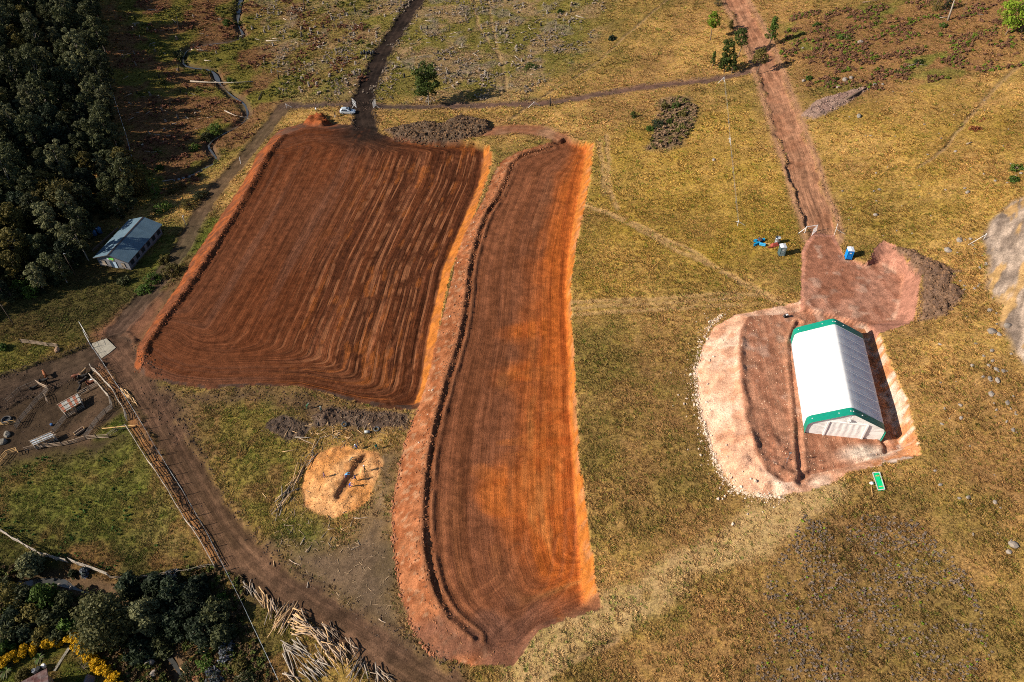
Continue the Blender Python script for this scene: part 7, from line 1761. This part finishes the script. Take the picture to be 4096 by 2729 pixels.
def look(x, y):                              # colour and grassiness of the land at points
    fine = (x>=FX0)&(x<=FX1)&(y<FY1); col = np.zeros((len(x),3), np.float32); g = np.zeros(len(x), np.float32); kd = np.zeros(len(x), int)
    for S, m in ((SF, fine),(SC, ~fine)):
        i = np.clip(((x[m]-S['x0'])/S['c']).round().astype(int),0,S['nx']-1); j = np.clip(((y[m]-S['y0'])/S['c']).round().astype(int),0,S['ny']-1)
        col[m] = S['col'][j*S['nx']+i]; g[m] = S['grs'][j*S['nx']+i]; kd[m] = S['kind'].ravel()[j*S['nx']+i]
    return col, g, kd
def in_view(x, y, z, mar=140):
    c = (np.stack([x,y,z-CAMZ],-1)) @ RN; px = PXW/2+FPX*c[:,0]/-c[:,2]; py = PXH/2-FPX*c[:,1]/-c[:,2]
    return (px>-mar)&(px<PXW+mar)&(py>-mar)&(py<PXH+mar)
def grass_points(n, x0,x1,y0,y1, seed):
    r = np.random.default_rng(seed); x = r.uniform(x0,x1,n); y = r.uniform(y0,y1,n); z = ground_z(x,y)
    k = in_view(x,y,z); x=x[k]; y=y[k]; z=z[k]; col,g,kd = look(x,y)
    clump = fbm(x,y,.9,2,301)
    k = (g > r.uniform(.3,1.0,len(x))*.8)&(clump>.36); return x[k],y[k],z[k],col[k],clump[k]
t_mesh = tuft('grass_tuft', 10, .15, .24, .04, 1, M_cover)
x,y,z,c,cl = grass_points(430000, -130, 112, 30, 150, 5)
x2,y2,z2,c2,cl2 = grass_points(230000, -230, 190, 150, 345, 6)
v = rng.uniform(.95,1.95,len(x))[:,None]; v2 = rng.uniform(1.1,2.0,len(x2))[:,None]
tn = c*v*np.array([1.0,.98,.95]); gr_ = (rng.uniform(size=len(x))<.18); tn[gr_] *= np.array([.55,.85,.5])
tn2 = c2*v2; gr_ = (rng.uniform(size=len(x2))<.2); tn2[gr_] *= np.array([.6,.85,.55])
lowf = .45+1.1*fbm(np.concatenate([x,x2]),np.concatenate([y,y2]),5,3,333)
scatter('grass', np.concatenate([np.stack([x,y,z-.02],-1), np.stack([x2,y2,z2-.03],-1)]), np.concatenate([rng.uniform(.5,1.5,len(x))*(.55+cl), rng.uniform(1.0,2.3,len(x2))*(.5+cl2)])*lowf,
        np.concatenate([tn,tn2]), t_mesh, 'short dry tufted grass covering the hillside', 'grass')
def bushlet(name, n, rad, h, size, seed, mat):
    r = np.random.default_rng(seed); cs = [(r.uniform(-rad,rad)*.5, r.uniform(-rad,rad)*.5, h*r.uniform(.3,.7)) for _ in range(4)]
    me = leaves_mesh(name, cs, [rad*.5]*4, n, size, seed, flat=.1, aspect=2.6); me.materials.append(mat); return me
M_shrubtint = cover_mat('shrub_tint', .08)
b_mesh = bushlet('heath_bush', 42, .42, .45, .13, 3, M_shrubtint)
def zone_pts(poly, n, seed, f=None):
    r = np.random.default_rng(seed); lo = poly.min(0); hi = poly.max(0); x = r.uniform(lo[0],hi[0],n); y = r.uniform(lo[1],hi[1],n)
    k = inside(x,y,poly); x=x[k]; y=y[k]
    if f is not None: k = f(x,y) > r.uniform(size=len(x)); x=x[k]; y=y[k]
    return x, y, ground_z(x,y)
x,y,z = zone_pts(G_heath, 7500, 7, lambda x,y: sstep(.34,.66,fbm(x,y,2.2,3,311))*.8)
tn = np.array([.20,.15,.118])*rng.uniform(.6,1.35,len(x))[:,None]; lim = rng.uniform(size=len(x))<.06; tn[lim] = np.array([.17,.25,.02])
scatter('heath', np.stack([x,y,z],-1), rng.uniform(.22,.62,len(x)), tn, b_mesh, 'low grey purple heath with lime sprigs on the lower right slope', 'heath')
x,y,z = zone_pts(G_stump, 16000, 8, lambda x,y: sstep(.52,.66,fbm(x,y,6,3,22)))
tn = np.array([.26,.205,.16])*rng.uniform(.6,1.4,len(x))[:,None]
scatter('brushwood', np.stack([x,y,z],-1), rng.uniform(.45,1.3,len(x)), tn, b_mesh, 'grey dead brushwood strewn over the felled clearing', 'brushwood')
x,y,z = zone_pts(np.vstack([G_topl]), 14000, 9, lambda x,y: sstep(.5,.7,fbm(x,y,5,3,315))*.8)
tn = np.where((fbm(x,y,9,3,23)>.52)[:,None], np.array([.17,.075,.045]), np.array([.105,.105,.026]))*rng.uniform(.6,1.4,len(x))[:,None]
scatter('undergrowth', np.stack([x,y,z],-1), rng.uniform(.7,1.8,len(x)), tn, b_mesh, 'brown and green undergrowth beside the stream valley', 'undergrowth')
x,y,z = zone_pts(G_fern, 12000, 10, lambda x,y: sstep(.48,.68,fbm(x,y,4,3,316)))
tn = np.where((rng.uniform(size=len(x))<.25)[:,None], np.array([.11,.15,.02]), np.array([.17,.085,.05]))*rng.uniform(.6,1.3,len(x))[:,None]
scatter('bracken', np.stack([x,y,z],-1), rng.uniform(.6,1.5,len(x)), tn, b_mesh, 'reddish dead bracken on the slope east of the right road', 'bracken')
bp = brush_patch; x,y,z = zone_pts(bp, 650, 11)
tn = np.array([.22,.14,.085])*rng.uniform(.6,1.4,len(x))[:,None]; tn[rng.uniform(size=len(x))<.35] = np.array([.10,.095,.025])
scatter('dead_scrub', np.stack([x,y,z],-1), rng.uniform(.6,1.7,len(x)), tn, b_mesh, 'patch of brown dead scrub on the yellow slope', 'scrub')
x,y,z = zone_pts(wood, 9000, 12)
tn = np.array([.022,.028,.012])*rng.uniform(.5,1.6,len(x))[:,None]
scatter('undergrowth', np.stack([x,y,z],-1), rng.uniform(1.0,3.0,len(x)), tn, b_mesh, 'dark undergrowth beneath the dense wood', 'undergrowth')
gp = np.vstack([G_field]); x,y,z = zone_pts(gp, 1600, 13, lambda x,y: sstep(.5,.7,fbm(x,y,4,2,317)))
tn = np.array([.05,.095,.022])*rng.uniform(.7,1.4,len(x))[:,None]
scatter('weeds', np.stack([x,y,z],-1), rng.uniform(.3,.9,len(x)), tn, b_mesh, 'green weeds dotted over the fenced field', 'weeds')
sw = poly_n([(-40,1290),(250,1335),(480,1300),(560,1330),(560,1420),(640,1568),(300,1620),(230,1500),(170,1470),(-40,1540)])
x,y,z = zone_pts(sw, 7000, 14, lambda x,y: .75*(seg_dist(x,y,stream2)>1.6))
tn = np.where((rng.uniform(size=len(x))<.45)[:,None], np.array([.06,.07,.018]), np.array([.085,.055,.028]))*rng.uniform(.5,1.5,len(x))[:,None]
scatter('undergrowth', np.stack([x,y,z],-1), rng.uniform(.6,1.7,len(x)), tn, b_mesh, 'tangled undergrowth along the south-west stream', 'undergrowth')

# clods and gravel too many to count
_v,_f = ico(1, 3, .3, (1,.8,.65)); clod = bpy.data.meshes.new('clod'); clod.from_pydata([tuple(p) for p in _v],[],[tuple(f) for f in _f]); clod.materials.append(cover_mat('clod_tint', 0.0, .95))
def clods(name, poly, n, seed, c, s0, s1, label, f=None):
    x,y,z = zone_pts(poly, n, seed, f); tn = np.array(c)*rng.uniform(.55,1.5,len(x))[:,None]
    scatter(name, np.stack([x,y,z],-1), s0+(s1-s0)*rng.uniform(size=len(x))**3, tn, clod, label, 'soil clods')
clods('soil_clods', heap_dark, 4200, 21, (.10,.058,.032), .08, .45, 'dark clods covering the long topsoil heap')
clods('soil_clods', heap_brown, 4200, 22, (.12,.068,.04), .08, .32, 'brown clods covering the spoil heap beside the white cut')
clods('soil_clods', heap_soil, 2200, 23, (.095,.058,.036), .05, .26, 'dark clods on the heap below the big platform')
clods('soil_clods', heap_rough, 1200, 24, (.085,.054,.034), .05, .22, 'dark clods on the dug patch in the green triangle')
clods('soil_clods', S_dark, 5200, 25, (.07,.042,.027), .05, .26, 'loose dark crumbs on the soil strip below the big platform')
clods('soil_clods', heap_thin, 1500, 26, (.19,.125,.10), .08, .32, 'pinkish clods on the windrow beside the right road')
clods('soil_clods', S_grey, 4200, 27, (.11,.078,.056), .03, .14, 'grey-brown crumbs and chips on the bare soil by the terrace')
clods('soil_clods', S_pen, 4500, 28, (.055,.036,.026), .03, .16, 'dark dung and crumbs trodden into the cattle yard')
def along(line, hw, n, seed, c, s0, s1, label):
    r = np.random.default_rng(seed); i = r.integers(0,len(line)-1,n); d = line[i+1]-line[i]; d = d/np.linalg.norm(d,axis=1)[:,None]; o = np.where(r.uniform(size=n)<.5,-1,1)*np.abs(r.normal(hw,.45,n))
    x = line[i,0]-d[:,1]*o+r.normal(0,.8,n)*d[:,0]; y = line[i,1]+d[:,0]*o+r.normal(0,.8,n)*d[:,1]; z = ground_z(x,y)
    scatter('soil_clods', np.stack([x,y,z],-1), s0+(s1-s0)*r.uniform(size=n)**3, np.array(c)*r.uniform(.6,1.4,n)[:,None], clod, label, 'soil clods')
along(road_low, 3.4, 2600, 31, (.06,.038,.027), .05, .26, 'clods along both edges of the low dark road')
along(road_mud, 4.6, 1300, 32, (.05,.033,.024), .05, .26, 'clods along the muddy road to the cattle yard')
along(road_black, 3.3, 2400, 33, (.035,.024,.02), .08, .34, 'black clods along the edges of the black road')
along(road_right, 3.3, 3000, 34, (.23,.12,.07), .05, .26, 'reddish clods along the edges of the right road')
along(strip_fire, 1.4, 2400, 35, (.10,.062,.045), .06, .26, 'crumbs along the graded boundary strip')
along(spline(poly_z(pad1_left,P1Z)), .5, 1600, 36, (.16,.055,.025), .06, .3, 'red clods along the west rim of the big platform')
along(spline(poly_z(pad2_left,P2Z)), .6, 2600, 37, (.20,.085,.042), .05, .3, 'red clods along the rim of the long terrace')
_b = poly_z(pad2_left,P2Z); 
x,y,z = zone_pts(pad2_out, 9000, 38, lambda x,y: .8*(~inside(x,y,pad2))); tn = np.array((.27,.125,.06))*rng.uniform(.6,1.35,len(x))[:,None]
scatter('gravel', np.stack([x,y,z],-1), .03+.17*rng.uniform(size=len(x))**3, tn, clod, 'small stones bedded in the banks of the long terrace', 'gravel')
P_ = ring_pts(edge_l, 2600, 41, 5); P_ = np.concatenate([P_, ring_pts(edge_l, 900, 46, 22)])
scatter('gravel', P_, .04+.11*rng.uniform(size=len(P_))**2, np.array((.55,.42,.32))*rng.uniform(.7,1.2,len(P_))[:,None], clod, 'pale gravel fringe round the tent platform', 'gravel')
x,y,z = zone_pts(tpad_out, 3000, 42); tn = np.array((.48,.32,.22))*rng.uniform(.6,1.3,len(x))[:,None]
kk = ~((np.abs((x-(tA+tU*tW/2+tV*tL/2).x)*tU.x+(y-(tA+tU*tW/2+tV*tL/2).y)*tU.y)<HW+.3)&(np.abs((x-(tA+tU*tW/2+tV*tL/2).x)*tV.x+(y-(tA+tU*tW/2+tV*tL/2).y)*tV.y)<HL+.3))
scatter('gravel', np.stack([x,y,z],-1)[kk], (.03+.12*rng.uniform(size=len(x))**3)[kk], tn[kk], clod, 'pale gravel strewn over the tent platform', 'gravel')
x,y,z = zone_pts(sawdust, 3000, 43); tn = np.array((.45,.22,.09))*rng.uniform(.5,1.4,len(x))[:,None]
scatter('sawdust_lumps', np.stack([x,y,z],-1), .02+.13*rng.uniform(size=len(x))**3, tn, clod, 'loose lumps of orange sawdust on the pile', 'sawdust')
x,y,z = zone_pts(wood[:1] if False else S_grey, 2600, 44); stick = bpy.data.meshes.new('stick'); _m = MB().box((0,0,.03),(.7,.05,.05)); stick.from_pydata(_m.v,[],_m.f); stick.materials.append(cover_mat('stick_tint',0.0))
xx,yy,zz_ = zone_pts(poly_n([(700,960),(960,950),(900,1020),(880,1230),(900,1400),(800,1400),(640,1260),(620,1180),(680,1100)]), 3600, 45, lambda x,y: .55*(sdist(x,y,sawdust)>.3))
tn = np.array((.36,.25,.15))*rng.uniform(.35,1.3,len(xx))[:,None]
scatter('wood_chips', np.stack([xx,yy,zz_+.02],-1), .3+1.1*rng.uniform(size=len(xx))**3, tn, stick, 'splinters and sticks strewn round the sawdust pile', 'wood chips')
